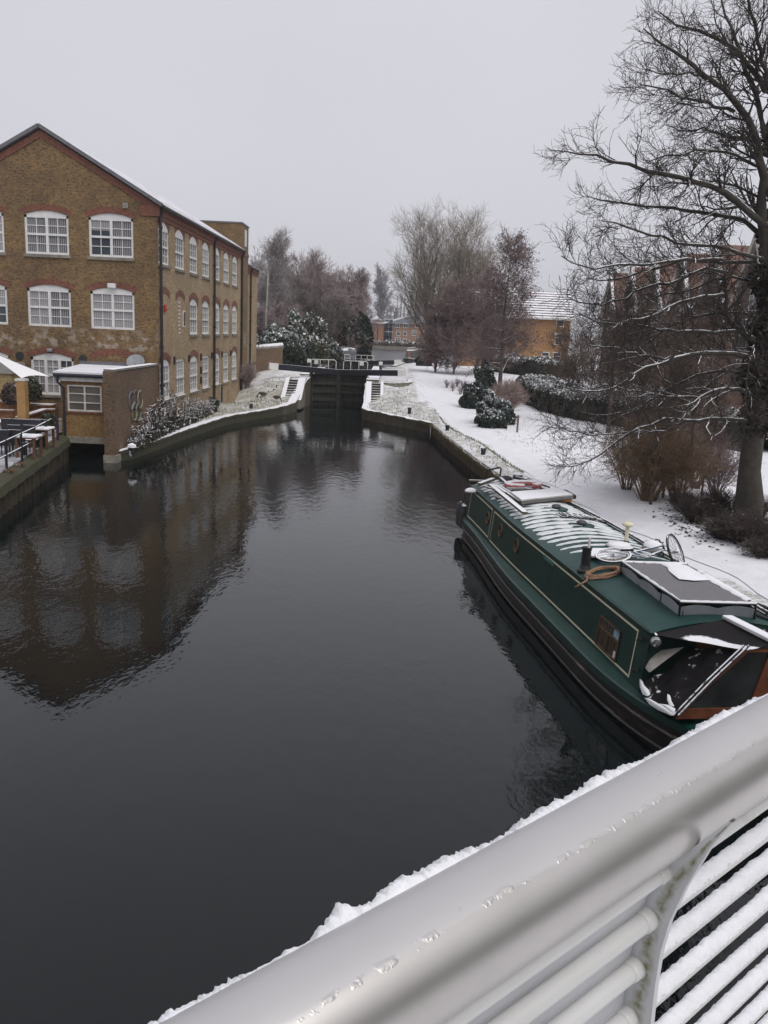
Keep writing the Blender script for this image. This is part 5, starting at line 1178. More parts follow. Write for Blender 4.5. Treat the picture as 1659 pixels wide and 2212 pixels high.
LIM = [  # traced limbs: points, start radius, depth drift
 ([(1653, 196), (1622, 141), (1592, 107), (1543, 79), (1488, 61), (1445, 43), (1421, 24)], .09, 1.6),
 ([(1653, 489), (1610, 452), (1574, 422), (1534, 400), (1488, 385), (1427, 376), (1384, 364), (1335, 348), (1283, 336), (1253, 328), (1218, 326)], .10, -2.2),
 ([(1644, 513), (1604, 474), (1574, 466), (1503, 458), (1439, 448), (1381, 445), (1341, 440), (1311, 428), (1270, 424)], .075, 1.2),
 ([(1647, 361), (1616, 348), (1577, 333), (1534, 325), (1503, 324), (1470, 333), (1427, 339), (1395, 352)], .05, -1.0),
 ([(1586, 241), (1534, 226), (1482, 211), (1445, 196), (1409, 186), (1384, 183)], .05, -1.5),
 ([(1556, 188), (1510, 162), (1470, 158), (1430, 160), (1395, 150)], .035, .8),
 ([(1640, 740), (1590, 707), (1570, 690), (1566, 663), (1570, 623), (1566, 596), (1540, 585)], .10, -.8),
 ([(1587, 715), (1540, 716), (1489, 719), (1422, 710), (1385, 704), (1341, 697), (1300, 690)], .055, -1.5),
 ([(1563, 636), (1506, 643), (1462, 656), (1422, 677), (1385, 690), (1341, 700), (1290, 694), (1250, 676)], .05, -2.2),
 ([(1630, 770), (1590, 763), (1553, 761), (1509, 764), (1455, 774), (1408, 791), (1368, 811), (1341, 835), (1314, 842), (1270, 848), (1225, 838)], .075, -2.6),
 ([(1449, 771), (1405, 773), (1368, 764), (1334, 749), (1300, 749), (1265, 742)], .04, -2.4),
 ([(1610, 845), (1575, 838), (1546, 842), (1509, 862), (1486, 879), (1475, 902), (1465, 912)], .07, -1.4),
 ([(1610, 904), (1540, 904), (1509, 909), (1438, 902), (1388, 923), (1341, 946), (1304, 977), (1270, 997), (1236, 1010), (1205, 1005)], .06, -2.4),
 ([(1509, 859), (1445, 857), (1388, 848), (1351, 842), (1317, 832), (1270, 838)], .04, -2.0),
 ([(1438, 932), (1354, 934), (1297, 941), (1263, 939), (1219, 929), (1200, 918)], .03, -2.6),
 ([(1648, 566), (1585, 566), (1523, 562), (1472, 564), (1438, 572), (1395, 586), (1354, 599), (1307, 606), (1270, 600)], .06, .8),
 ([(1573, 589), (1523, 579), (1455, 609), (1401, 619), (1354, 643), (1300, 660), (1250, 650), (1225, 640)], .05, -1.4),
 ([(1648, 560), (1600, 545), (1540, 530), (1473, 527), (1427, 515), (1387, 504), (1348, 489), (1299, 477)], .06, -2.0),
 ([(1560, 560), (1458, 562), (1396, 571), (1335, 568), (1280, 580), (1231, 565), (1213, 553)], .045, -3.0),
 ([(1632, 780), (1628, 740), (1618, 790), (1612, 840), (1610, 870), (1622, 898)], .035, -.9),
 ([(1655, 300), (1630, 200), (1600, 120), (1570, 40), (1550, -40)], .08, 2.2), ([(1660, 200), (1640, 100), (1620, 20), (1610, -60)], .07, -1.6),
 ([(1652, 330), (1610, 300), (1570, 295), (1520, 280), (1480, 284), (1440, 270)], .045, 2.0),
 ([(1650, 430), (1600, 405), (1550, 392), (1500, 398), (1450, 396), (1400, 402)], .04, 1.5),
 ([(1645, 610), (1590, 600), (1540, 604), (1480, 630), (1420, 640), (1370, 660)], .045, 1.8),
 ([(1640, 690), (1585, 672), (1520, 680), (1460, 700), (1400, 740), (1350, 760), (1300, 790)], .045, 1.6),
 ([(1632, 820), (1580, 800), (1520, 806), (1460, 830), (1400, 870), (1350, 890), (1300, 900), (1255, 890)], .05, 1.4),
 ([(1640, 330), (1700, 250), (1760, 180), (1850, 120)], .09, -.5), ([(1640, 620), (1710, 560), (1790, 520), (1900, 500)], .09, -.8), ([(1634, 800), (1720, 760), (1800, 740)], .07, .6)]
lp_, lr_ = [], []
for pts, r0, dy in LIM:
    if 1600 < pts[0][0] < 1662 and dy < 1.9: pts = [(float(np.interp(-pts[0][1]-14, [-1150, -1070, -950, -820, -680, -520, -350, -150, 120], [1612, 1618, 1628, 1640, 1662, 1682, 1695, 1705, 1720])), pts[0][1]+14)]+pts
    q, r = limb(pts, r0*1.02, .014, 0 if pts[0][0] > 1600 else dy*.35, dy); lp_.append(q); lr_.append(r)
P0 = np.stack(lp_+[stem2p]); R0 = np.stack(lr_+[stem2r])
P1, R1 = spawn(P0, R0, 18, .10, 1, 1.55, 50, 7, .5, rng, .15, .055, .0098, .3, .62, .3)
P2, R2 = spawn(P1, R1, 8, .12, 1, .70, 44, 6, .65, rng, .18, .05, .0076, .5, .3)
P3, R3 = spawn(P2, R2, 4, .15, 1, .32, 42, 4, .75, rng, .2, .04, .0054, .6, .2)
keep = rng.uniform(size=len(P3)) < .85
v, q = merge([tubes_np(trunkp[None], trunkr[None], 14), tubes_np(P0, R0, 7)]); np_mesh('trunk', v, q, M['bark_big'], bt, smooth=True)
v, q = merge([tubes_np(P1, R1, 4), tubes_np(P2, R2, 3), tubes_np(P3[keep], R3[keep], 3)]); np_mesh('crown', v, q, M['twig_big'], bt)
# ivy round the trunk: leaves and dangling stems
n = 15000; u = rng.uniform(.12, 1.0, n)**.9; f = u*(len(trunkp)-1); i = np.minimum(f.astype(int), len(trunkp)-2); w = (f-i)[:, None]; c = trunkp[i]*(1-w)+trunkp[i+1]*w
rad = (.28+.20*np.clip((u-.12)*6, 0, 1)*(1-.55*u))*(1+.35*np.sin(u*31)*.5+.25*np.sin(u*77))*rng.uniform(.55, 1.08, n); th_ = rng.uniform(0, 6.28, n)
pts = c+np.stack([np.cos(th_)*rad, np.sin(th_)*rad, rng.normal(0, .04, n)], 1)
v, q = leaf_cards(pts, .055, rng); M['ivy'] = mat('ivy_leaf', (.026, .024, .017), .75, 9, .5); M['ivy_brown'] = mat('ivy_brown', (.05, .036, .026), .85, 9, .5)
np_mesh('ivy', v, q, [M['ivy'], M['ivy_brown']], bt, mi=(rng.uniform(size=n) < .5).astype(int))
# ------------------------------------------------------------------ leafy shrubs and hedges
def shrub(label, c, rad, seed, n=5000, leaf=.09, cols=('leaf_dark',), snowy=.55, name='shrub', cat='shrub', group=None, lump=.18, flat_bottom=True, core=True, snow_from=.25):
    rng = np.random.default_rng(seed); d = rng.normal(size=(n, 3)); d /= np.linalg.norm(d, axis=1, keepdims=True); d[:, 2] = np.abs(d[:, 2])*1.0-(.35 if flat_bottom else 0)*(rng.uniform(size=n) < .35); d /= np.linalg.norm(d, axis=1, keepdims=True)
    L_ = 1+lump*(np.sin(d[:, 0]*5+seed)*np.cos(d[:, 1]*4+seed*2)+.6*np.sin(d[:, 2]*7+d[:, 0]*6+seed)); rr_ = L_*rng.uniform(.80, 1.05, n)
    R_ = np.array(rad); cc = np.array(c)+np.array([0, 0, R_[2]*.35]); pts = cc+d*R_*rr_[:, None]; pts[:, 2] = np.maximum(pts[:, 2], c[2]+.03)
    t = thing(name, label, cat, c, group)
    v, q = leaf_cards(pts, leaf*.8, rng, d, 1.1)
    sn = (d[:, 2] > snow_from)&(rng.uniform(size=n) < np.clip(1.5*snowy*(.25+.75*np.clip((d[:, 2]-snow_from)/.6, 0, 1))*(1+1.1*np.sin(d[:, 0]*11+seed)*np.sin(d[:, 1]*10+seed*2+d[:, 2]*9))-.12, 0, 1))&(rr_ > .86)
    mi = np.where(sn, len(cols)+(rng.uniform(size=n) < .72), rng.integers(0, len(cols), n)); np_mesh('foliage', v, q, [M[k] for k in cols]+[M['snow'], M['leaf_frost']], t, mi=mi)
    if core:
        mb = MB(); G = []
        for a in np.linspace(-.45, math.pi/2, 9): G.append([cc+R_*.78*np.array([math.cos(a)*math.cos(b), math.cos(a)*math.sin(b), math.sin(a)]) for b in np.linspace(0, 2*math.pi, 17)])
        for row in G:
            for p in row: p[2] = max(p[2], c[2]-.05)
        mb.grid(G); mb.build('stems', M['leaf_core'], t, smooth=True)  # dark core hidden in the foliage, added to block light; not real stems
    return t
M['leaf_frost'] = mat('leaf_frost', (.40, .43, .42), .8, 9, .4, c2=(.10, .12, .10)); M['leaf_dark'] = mat('leaf_dark', (.018, .030, .024), .6, 9, .5); M['leaf_green'] = mat('leaf_green', (.030, .048, .022), .6, 9, .5); M['leaf_yellow'] = mat('leaf_yellow', (.10, .10, .03), .6, 9, .5)
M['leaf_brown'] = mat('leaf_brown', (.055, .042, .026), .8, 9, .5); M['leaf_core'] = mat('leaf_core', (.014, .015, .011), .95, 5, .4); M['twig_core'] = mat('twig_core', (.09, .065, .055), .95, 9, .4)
sh = 'clipped evergreen shrubs beside the towpath'
q = at_ground(1015, 885); shrub('dark round evergreen shrub half behind the others nearest the thicket', (q[0]+.4, q[1]+1.2, q[2]), (.95, .9, 1.25), 1, 7500, .075, snowy=.30, group=sh)
q = at_ground(1050, 850); shrub('dark ragged evergreen shrub at the back against the alder trunk', (q[0]-.1, q[1]+.4, q[2]), (.8, .8, 1.5), 2, 5000, .085, snowy=.25, group=sh, lump=.3)
q = at_ground(1050, 918); shrub('snow dusted domed evergreen shrub in the middle of the clipped group', (q[0]+.5, q[1]+1.0, q[2]), (1.12, 1.0, 1.28), 3, 10000, .06, snowy=.62, group=sh)
q = at_ground(1057, 924); shrub('smallest snow dusted round shrub at the front of the clipped group', (q[0]+.15, q[1]+.35, q[2]), (.76, .7, .78), 4, 6500, .055, snowy=.62, group=sh)
def twig_shrub(label, base, h, w_, seed, m='twig_tan', n0=40, twig=.008, name='twiggy_shrub', m2=7, m3=5, up=.05, group=None, snow_core=False, cat='shrub', ang=38, stem=.02):
    rng = np.random.default_rng(seed); x, y, z = base; P = []
    for k in range(n0):
        a = rng.uniform(0, 6.28); s = rng.uniform(.2, 1)**.7; dx, dy = math.cos(a)*w_*s, math.sin(a)*w_*s; hh_ = h*(1-.35*s*s)*rng.uniform(.75, 1.05)
        P.append([(x+dx*.12+dx*.88*u**1.1+.03*math.sin(u*6+k), y+dy*.12+dy*.88*u**1.1, z-.05+hh_*u**(.85)) for u in np.linspace(0, 1, 6)])
    P = np.array(P); R_ = np.tile(np.linspace(stem, stem*.4, 6), (n0, 1))
    t = thing(name, label, cat, base, group)
    P2, R2 = spawn(P, R_, m2, .25, 1, h*.34, ang, 5, .6, rng, .16, up, twig, .5, .35); P3, R3 = spawn(P2, R2, m3, .15, 1, h*.17, 40, 3, .7, rng, .2, up, twig*.75, .6, .3)
    v, q = tubes_np(P, R_, 4); np_mesh('stems', v, q, M[m], t); v, q = merge([tubes_np(P2, R2, 3), tubes_np(P3, R3, 3)]); np_mesh('twigs', v, q, M[m], t); return t
q = at_ground(1096, 902); twig_shrub('round pinkish twiggy shrub without leaves right of the clipped evergreens', (q[0]+.05, q[1]+.5, q[2]), 2.35, 1.0, 5, 'twig_pink', 90, .010, m2=8, m3=6)
# low dead plants by the path
for k, (px, py) in enumerate(((978, 845), (965, 838), (987, 835), (995, 852), (1000, 840), (1008, 866))):
    q = at_ground(px, py); twig_shrub(['small dark dead plant nearest the towpath edge', 'small dead plant by the thicket foot, first from the lock', 'small dead plant just behind the others by the towpath', 'bushy dead plant close to the dark evergreen shrub', 'faint dead plant against the thicket', 'tiny dead tuft beside the round dark shrub'][k], q, .75, .28, 70+k, 'twig_red', 14, .010, 'dead_plant', 4, 2, group='dead plants in the towpath verge', cat='plant')
def hedge(label, path, w_, h, seed, n=26000, leaf=.085, cols=('leaf_dark', 'leaf_brown'), snowy=.8):
    """clipped hedge along a ground path, rounded top and ends"""
    rng = np.random.default_rng(seed); path = np.array(path, float); s = np.concatenate([[0], np.cumsum(np.linalg.norm(np.diff(path[:, :2], axis=0), axis=1))]); T_ = s[-1]
    u = rng.uniform(0, T_, n); c = np.stack([np.interp(u, s, path[:, k]) for k in range(2)], 1); e = .01; c2 = np.stack([np.interp(np.minimum(u+e, T_), s, path[:, k])-np.interp(np.maximum(u-e, 0), s, path[:, k]) for k in range(2)], 1); c2 /= np.linalg.norm(c2, axis=1, keepdims=True)
    nn = np.stack([-c2[:, 1], c2[:, 0]], 1); a = rng.uniform(-.05, math.pi+.05, n); pw = .6
    ex = np.sign(np.cos(a))*np.abs(np.cos(a))**pw; ez = np.maximum(np.sin(a), 0)**pw; endf = np.clip(np.minimum(u, T_-u)/(w_*.8), 0, 1)**.5*.5+.5
    lum = 1+.06*np.sin(u*1.3+seed)+.05*np.sin(u*3.7)+.04*np.sin(a*5+u*2); rr_ = rng.uniform(.86, 1.04, n)*lum
    x = c[:, 0]+nn[:, 0]*ex*w_*.5*rr_*endf; y = c[:, 1]+nn[:, 1]*ex*w_*.5*rr_*endf; g = np.array([hh(a_, b_) for a_, b_ in zip(c[:, 0], c[:, 1])]); z = g+h*ez*rr_*endf
    pts = np.stack([x, y, z], 1); d = np.stack([nn[:, 0]*ex, nn[:, 1]*ex, ez], 1); d /= np.linalg.norm(d, axis=1, keepdims=True)
    t = thing('hedge', label, 'hedge', (*path[0][:2], g[0])); v, q = leaf_cards(pts, leaf*.75, rng, d, .9)
    sn = (ez > .72)&(rng.uniform(size=n) < snowy*np.clip((ez-.6)/.35, 0, 1)); mi = np.where(sn, len(cols)+(rng.uniform(size=n) < .45), rng.integers(0, len(cols), n)); np_mesh('foliage', v, q, [M[k] for k in cols]+[M['snow'], M['leaf_frost']], t, mi=mi)
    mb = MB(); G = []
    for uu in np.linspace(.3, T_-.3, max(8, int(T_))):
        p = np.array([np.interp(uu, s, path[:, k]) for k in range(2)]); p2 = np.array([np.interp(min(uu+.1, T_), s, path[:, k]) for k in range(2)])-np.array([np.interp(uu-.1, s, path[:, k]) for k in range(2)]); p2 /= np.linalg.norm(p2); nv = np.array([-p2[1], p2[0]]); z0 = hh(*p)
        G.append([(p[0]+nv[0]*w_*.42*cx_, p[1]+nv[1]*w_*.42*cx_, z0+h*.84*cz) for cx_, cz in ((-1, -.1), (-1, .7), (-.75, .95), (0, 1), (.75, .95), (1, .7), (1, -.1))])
    mb.grid(G); mb.build('stems', M['leaf_core'], t); return t  # unseen dark filling added inside the hedge to stop light, not stems
z5 = lambda x, y: ((x/2.37+1200)/1.4756, (y/2.37+580)/1.4756)
fr_ = [at_ground(*z5(*p)) for p in ((1090, 1610), (1180, 1690), (1330, 1750), (1500, 1800), (1659, 1820))]+[at_ground(1380, 930), at_ground(1470, 950), at_ground(1560, 968), at_ground(1640, 985)]
fr_ = np.array(fr_); hp = fr_[:, :2]+np.array([.9, 1.4]); hedge('long clipped hedge with snow on top running across the lawn behind the ivy tree', hp, 3.0, 1.75, 9, 52000, .075)
q0 = at_ground(*z5(965, 1440)); q1 = at_ground(*z5(1210, 1470)); q2 = at_ground(*z5(1300, 1480)); hedge('shorter snow topped hedge in front of the orange house', [(q0[0]-2, q0[1]+2), (q0[0], q0[1]+1.2), (q1[0], q1[1]+1.2), (q2[0]+3, q2[1]+2.5)], 3.0, 1.7, 10, 12000, .11)
# hedge along the far pool edge under the apartment block
fh = [(-22, 199.5), (-4, 199.5), (10, 199.5), (24, 200)]; hedge('grey snowy hedge along the far pool wall below the apartment block', fh, 2.2, 1.5, 12, 8000, .22, ('leaf_brown', 'twig_core'), .5)
# snowy evergreens and ivy left of the lock
zg = Zm(780, 850, 4.1475)
def sh_at(label, px, py, Y, rad, seed, **kw):
    p_ = at_y(*zg(px, py), Y); x = float(p_[0]); shrub(label, (x, Y, hh(x, Y)), (rad[0], rad[1], rad[2]), seed, **kw)
sh_at('dark ivy mound with snowy top beside the mill end wall', 420, 1100, 79.5, (2.9, 2.4, 2.45), 21, n=14000, leaf=.11, cols=('leaf_dark', 'leaf_green'), snowy=.5, snow_from=.3)
sh_at('dark ivy bank with snowy crest close to the beam of the mill side', 590, 1150, 81, (2.0, 2.0, 2.15), 22, n=11000, leaf=.10, cols=('leaf_dark', 'leaf_green'), snowy=.42, snow_from=.35)
sh_at('variegated yellow green bush loaded with snow above the ivy', 800, 900, 86, (2.3, 2.1, 3.5), 23, n=13000, leaf=.11, cols=('leaf_yellow', 'leaf_green', 'leaf_brown'), snowy=.34, snow_from=-.1, lump=.3)
sh_at('snowy olive bush between the ivy bank and the variegated bush', 620, 980, 84, (2.2, 2.0, 2.5), 24, n=9000, leaf=.11, cols=('leaf_brown', 'leaf_green'), snowy=.3, snow_from=0)
sh_at('low snow flecked bush behind the farther gate', 1040, 1060, 92, (2.2, 1.6, 1.7), 25, n=5000, leaf=.14, cols=('leaf_dark', 'leaf_brown'), snowy=.4, snow_from=0)
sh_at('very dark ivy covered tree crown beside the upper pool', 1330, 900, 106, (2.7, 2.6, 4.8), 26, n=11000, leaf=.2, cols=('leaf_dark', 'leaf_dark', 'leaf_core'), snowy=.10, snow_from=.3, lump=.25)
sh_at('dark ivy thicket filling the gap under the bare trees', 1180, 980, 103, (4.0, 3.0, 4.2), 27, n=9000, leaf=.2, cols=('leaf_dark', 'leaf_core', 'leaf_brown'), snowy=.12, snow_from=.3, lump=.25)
sh_at('pale frosted bush at the water end of the ivy thicket', 1480, 880, 112, (1.3, 1.3, 2.6), 28, n=3500, leaf=.2, cols=('leaf_brown', 'leaf_green'), snowy=.3, snow_from=-.2)
sh_at('dark bush under the ivy tree crown by the tarpaulin boat', 1440, 960, 108, (2.0, 1.8, 2.6), 29, n=4500, leaf=.2, cols=('leaf_core', 'leaf_brown'), snowy=.1, snow_from=.3)
# --- near right: pollard clump, saplings, undergrowth
q = at_ground(1398, 1082)
pol = twig_shrub('thick multi stemmed clump of brown twigs growing in front of the ivy tree', q, 3.0, 1.9, 81, 'twig_tan', 90, .006, 'twig_clump', 8, 5, ang=60, stem=.015, cat='shrub')
b = at_ground(1392, 1060); bare_tree('brown bushy tree with dense upright twigs behind the ivy tree limbs', b, top_h(1392, 610, b[1], b), 82, trunk_r=.20, spread=.42, n_limb=16, m2=6, m3=5, m4=3, twig=.007, style='upright', bark_m='twig_brown', twig_m='twig_brown', stems=4, start=.10, group='saplings on the lawn')
for k, (px, py, ty, r_) in enumerate(((1313, 935, 640, .12), (1490, 1000, 600, .12), (1452, 1060, 760, .045), (1478, 1068, 800, .04), (1432, 1075, 780, .045), (1515, 1070, 840, .04), (1540, 1060, 860, .035), (1405, 1090, 860, .05))):
    b = at_ground(px, py)
    bare_tree(['straight bare sapling standing alone between the clipped shrubs and the brown clump', 'straight bare sapling between the brown clump and the ivy trunk', 'thin bare stem right of the brown twig clump', 'second thin bare stem right of the brown twig clump', 'thin bare stem just beside the brown twig clump', 'thin forked bare stem in front of the hedge', 'spindly bare stem closest to the ivy trunk', 'thin crooked stem inside the brown twig clump'][k], b, top_h(px, ty, b[1], b), 90+k, trunk_r=r_, spread=.34 if k < 2 else .28, n_limb=18 if k < 2 else 12, m2=7, m3=5, m4=3 if k < 2 else 0, twig=.007, style='upright' if k > 1 else 'round', bark_m='twig_brown', twig_m='twig_brown', start=.3, group='saplings on the lawn')
for k, (px, py, h_, w_) in enumerate(((1352, 1058, 2.2, 1.1), (1425, 1040, 3.0, 1.4), (1500, 1055, 2.4, 1.2), (1545, 1075, 2.0, 1.0))):
    q = at_ground(px, py); twig_shrub(['low spreading tangle of pale brown twigs on the left edge of the thick clump', 'tall tangle of reddish twigs just behind the thick clump', 'tangle of reddish twigs between the looser clump and the ivy trunk', 'shorter tangle of reddish twigs against the ivy trunk'][k], q, h_, w_, 84+k, 'twig_tan' if k == 0 else 'twig_purple', 60, .006, 'twig_clump', 7, 5, ang=55, stem=.012)
q = at_ground(1462, 1082); twig_shrub('looser clump of pale brown twigs and stems right of the thick clump', q, 2.6, 1.3, 83, 'twig_tan', 70, .006, 'twig_clump', 7, 4, ang=55, stem=.015)
for k, (px, py, h_, w_) in enumerate(((1500, 1130, .7, .5), (1545, 1125, .9, .55), (1590, 1170, .8, .7), (1640, 1180, .8, .8), (1470, 1105, .6, .4), (1620, 1120, .7, .6), (1555, 1165, .5, .5), (1650, 1205, .5, .5))):
    q = at_ground(px, py); twig_shrub(['low bramble tangle left of the ivy trunk', 'taller bramble tangle touching the ivy trunk', 'bramble tangle at the foot of the ivy trunk', 'dense dark bramble right below the ivy trunk', 'small bramble near the brown clump', 'bramble behind the ivy trunk', 'small low bramble in the snow before the trunk', 'low bramble at the path edge below the trunk'][k], q, h_*1.15, w_*1.35, 110+k, 'twig_bramble', 80, .006, 'bramble', 8, 5, group='brambles round the ivy trunk', ang=60, stem=.011)
# ================================================================== SMALL THINGS, TERRACE, BOATS BEYOND, BIRDS
# lamp post beyond the mill
zg = Zm(780, 850, 4.1475)
b = at_y(*zg(265, 745), 84); tp = at_y(*zg(310, 95), 84); ar = at_y(*zg(200, 78), 84)
lpo = thing('street_lamp', 'pale grey lamp post with a side arm standing behind the mill end', 'street lamp', (b[0], 84, 2.4))
mb = MB(); mb.tube([(b[0], 84, 2.4), (tp[0], 84, tp[2])], [.10, .065], 8); mb.tube([(tp[0], 84, tp[2]-.03), (ar[0]+.4, 84, ar[2])], .045, 6); mb.build('post', M['concrete'], lpo, smooth=True)
mb = MB(); mb.box((ar[0]+.1, 84, ar[2]+.02), (.75, .25, .14)); mb.build('lamp_head', M['metal'], lpo, bevel=.03)
# wooden marker post on the lawn
q = at_ground(1117, 934); mb = MB(); mb.box((q[0], q[1], q[2]+.42), (.10, .10, 1.0)); mb.prism([(q[0]-.05, q[1]-.05, q[2]+.92), (q[0]+.05, q[1]-.05, q[2]+.92), (q[0], q[1]-.05, q[2]+.98)], (0, .1, 0))
tag(mb.build('marker_post', mat('post_grey', (.14, .11, .085), .85, 8, .3, snow=.7), bevel=.01), 'short grey wooden marker post in the snow below the twiggy shrub', 'post')
# small dark bush at the towpath narrowing
zk = Zm(1100, 900, 4.1475)
q = at_ground(*zk(1040, 1105)); shrub('small round dark bush at the narrow far end of the towpath', (q[0], q[1], q[2]), (.9, .8, 1.0), 131, 1800, .12, snowy=.4)
# dead grass fringe along the canal edge
rng = np.random.default_rng(5); n = 4200; ys = rng.uniform(31, 53.6, n); e = eR(ys); wgt = rng.uniform(size=n)
bx0 = e-.06+rng.normal(0, .06, n); z0 = edgR(ys)-.06+rng.normal(0, .04, n); V = np.zeros((n, 4, 3)); L_ = rng.uniform(.10, .34, n)*np.where(np.abs(ys-51.8) < 1.4, 1.6, 1.0)
dx = -rng.uniform(.05, .9, n)*L_*.6; dz = L_*rng.uniform(-.9, .35, n); dy = rng.normal(0, .4, n)*L_
for k, (o, s) in enumerate(((-1, 0), (1, 0), (1, 1), (-1, 1))): V[:, k] = np.stack([bx0+dx*s, ys+o*.02*(1-.6*s)+dy*s, z0+.02+dz*s], 1)
fg = np_mesh('dead_grass', V.reshape(-1, 3), np.arange(n*4).reshape(n, 4), [mat('grass_straw', (.21, .165, .075), .9, 3, .4), mat('grass_brown', (.10, .06, .03), .9, 3, .4), mat('grass_green', (.09, .10, .035), .9, 3, .4)], mi=np.where(ys > 50.3, 0, rng.integers(0, 3, n)))
tag(fg, kind='stuff')
# sparse grass tufts poking through the snow on both grassy banks
n = 2000; V = np.zeros((n, 4, 3)); side_ = rng.uniform(size=n) < .55
ys = np.where(side_, rng.uniform(34, 66, n), rng.uniform(50, 67, n)); dd = rng.uniform(.3, 3.4, n); xs = np.where(side_, eR(ys)+dd, eL(ys)-dd*.9-.2); xs = np.where(side_, np.minimum(xs, pl_x(ys)-.1), np.maximum(xs, SX+.25)); zs = np.array([hR(a, b_) if s else hL(a, b_) for a, b_, s in zip(xs, ys, side_)])
L_ = rng.uniform(.05, .14, n); th_ = rng.uniform(0, 6.28, n)
for k, (o, s) in enumerate(((-1, 0), (1, 0), (1, 1), (-1, 1))): V[:, k] = np.stack([xs+o*.025*np.cos(th_)*(1-.5*s)+.06*s*np.sin(th_*3), ys+o*.025*np.sin(th_)*(1-.5*s), zs-.01+L_*s], 1)
tag(np_mesh('grass', V.reshape(-1, 3), np.arange(n*4).reshape(n, 4), [mat('tuft_straw', (.32, .30, .22), .9, 3, .3), mat('tuft_green', (.22, .23, .16), .9, 3, .4)], mi=rng.integers(0, 2, n)), kind='stuff')
# straw poking through the lawn snow
n = 1500; V = np.zeros((n, 4, 3)); ys = rng.uniform(17, 62, n)**1.0; xs = pr_x(ys)+np.abs(rng.normal(0, 4.5, n))+.1; zs = np.array([hR(a, b_) for a, b_ in zip(xs, ys)]); L_ = rng.uniform(.03, .10, n); th_ = rng.uniform(0, 6.28, n)
for k, (o, s) in enumerate(((-1, 0), (1, 0), (1, 1), (-1, 1))): V[:, k] = np.stack([xs+o*.014*np.cos(th_)*(1-.5*s)+.05*s*np.sin(th_*3), ys+o*.014*np.sin(th_), zs-.01+L_*s], 1)
tag(np_mesh('grass', V.reshape(-1, 3), np.arange(n*4).reshape(n, 4), mat('lawn_straw', (.22, .19, .12), .9, 3, .4)), kind='stuff')
# leaf litter round the foot of the ivy tree
n = 2600; a_ = rng.uniform(0, 6.28, n); r_ = np.abs(rng.normal(0, 1.5, n)); xs = big[0]+r_*np.cos(a_); ys = big[1]+r_*np.sin(a_); ok = xs > 8.2; xs, ys = xs[ok], ys[ok]; zs = np.array([hR(a, b_) for a, b_ in zip(xs, ys)])+rng.uniform(.0, .05, len(xs))
v, q = leaf_cards(np.stack([xs, ys, zs], 1), .045, rng, np.tile(np.array([0, 0, 1.0]), (len(xs), 1)), .5); tag(np_mesh('leaf_litter', v, q, [M['ivy_brown'], M['ivy']], mi=rng.integers(0, 2, len(xs))), kind='stuff')
# creeping plants along the mill wall
n = 5200; ys = rng.uniform(37.3, 55.0, n); u = rng.uniform(size=n); hmax = np.interp(ys, [37, 40, 42.5, 45, 50, 54, 56], [.5, 1.0, 1.5, .95, .75, .55, .3])
xs = np.interp(u, [0, 1], [0, 1])*(-11.05-SX)*1.0+SX+.1+rng.normal(0, .06, n); zs = .42+hmax*(1-u*.75)*rng.uniform(.0, 1.0, n)**.8
pts = np.stack([xs, ys, zs], 1)
cp = thing('creeper', 'straggling dark creeper flecked with snow along the foot of the mill wall', 'creeper', (-11.3, 46, .45))
v, q = leaf_cards(pts, .047, rng); top = (zs > .42+hmax*(1-u*.75)*.5)&(rng.uniform(size=n) < .30*(np.sin(ys*3.1)*np.sin(zs*7+ys) > -.1))
np_mesh('leaves', v, q, [M['leaf_brown'], M['leaf_green'], M['leaf_dark'], M['snow']], cp, mi=np.where(top, 3, rng.choice([0, 0, 0, 1, 2], n)))
P = []
for k in range(170):
    y = rng.uniform(37.2, 55); h = float(np.interp(y, [37, 40, 42.5, 45, 50, 54, 56], [.7, 1.5, 2.4, 1.6, 1.2, .8, .4]))*rng.uniform(.6, 1.1); x0 = SX+.15+rng.uniform(0, .3); a = rng.normal(0, .8)
    P.append([(x0+.25*math.sin(u*2.5)*rng.uniform(.3, 1.3), y+a*u, .4+h*math.sin(u*1.9)/math.sin(1.6) if u < .85 else .4+h*(.98-.25*(u-.85))) for u in np.linspace(0, 1, 7)])
P = np.array(P); R_ = np.full(P.shape[:2], .013); P2, R2 = spawn(P, R_, 6, .2, 1, .35, 50, 4, .7, rng, .2, .0, .006, .6)
v, q = merge([tubes_np(P, R_, 4), tubes_np(P2, R2, 3)]); np_mesh('stems', v, q, mat('creeper_stem', (.045, .032, .025), .9, 6, .4, snow=.45, sn_ns=8), cp)
# snowy ledge with a white capped bollard at the foot of the party wall
q = at_z(*Zm(0, 1080, 3.318)(1395, 1210), .45); mb = MB(); mb.lathe((q[0], q[1], .3), [(.13, 0), (.13, .32), (.16, .34), (.16, .40), (.2, .41), (.17, .52), (.03, .58)], 12); tag(mb.build('bollard', [mat('bollard_snowcap', (.02, .02, .022), .5, 5, .2, snow=.15)], smooth=False), 'black bollard wearing a thick cap of snow below the hoops', 'bollard')
mb = MB(); c = np.array([-11.3, 38.2, .47]); G = [[(c[0]+.24*math.cos(a)*r_, c[1]+1.15*math.sin(a)*r_*(1+.2*math.sin(a*5)), c[2]+.06*(1-r_*r_)) for r_ in (0, .4, .7, .9, 1)] for a in np.linspace(0, 2*math.pi, 30)]
mb.grid(G); tag(mb.build('snow_patch', M['snow'], smooth=True), kind='stuff')
twig_shrub('reddish stemmed shrub at the foot of the last mill drainpipe', (-11.0, 66.2, hh(-11.0, 66.2)), 1.9, .8, 140, 'twig_red', 46, .011)
twig_shrub('small dark evergreen sprig growing beside the middle drainpipe', (-11.2, 54.6, .5), .9, .35, 141, 'leaf_green', 40, .016)
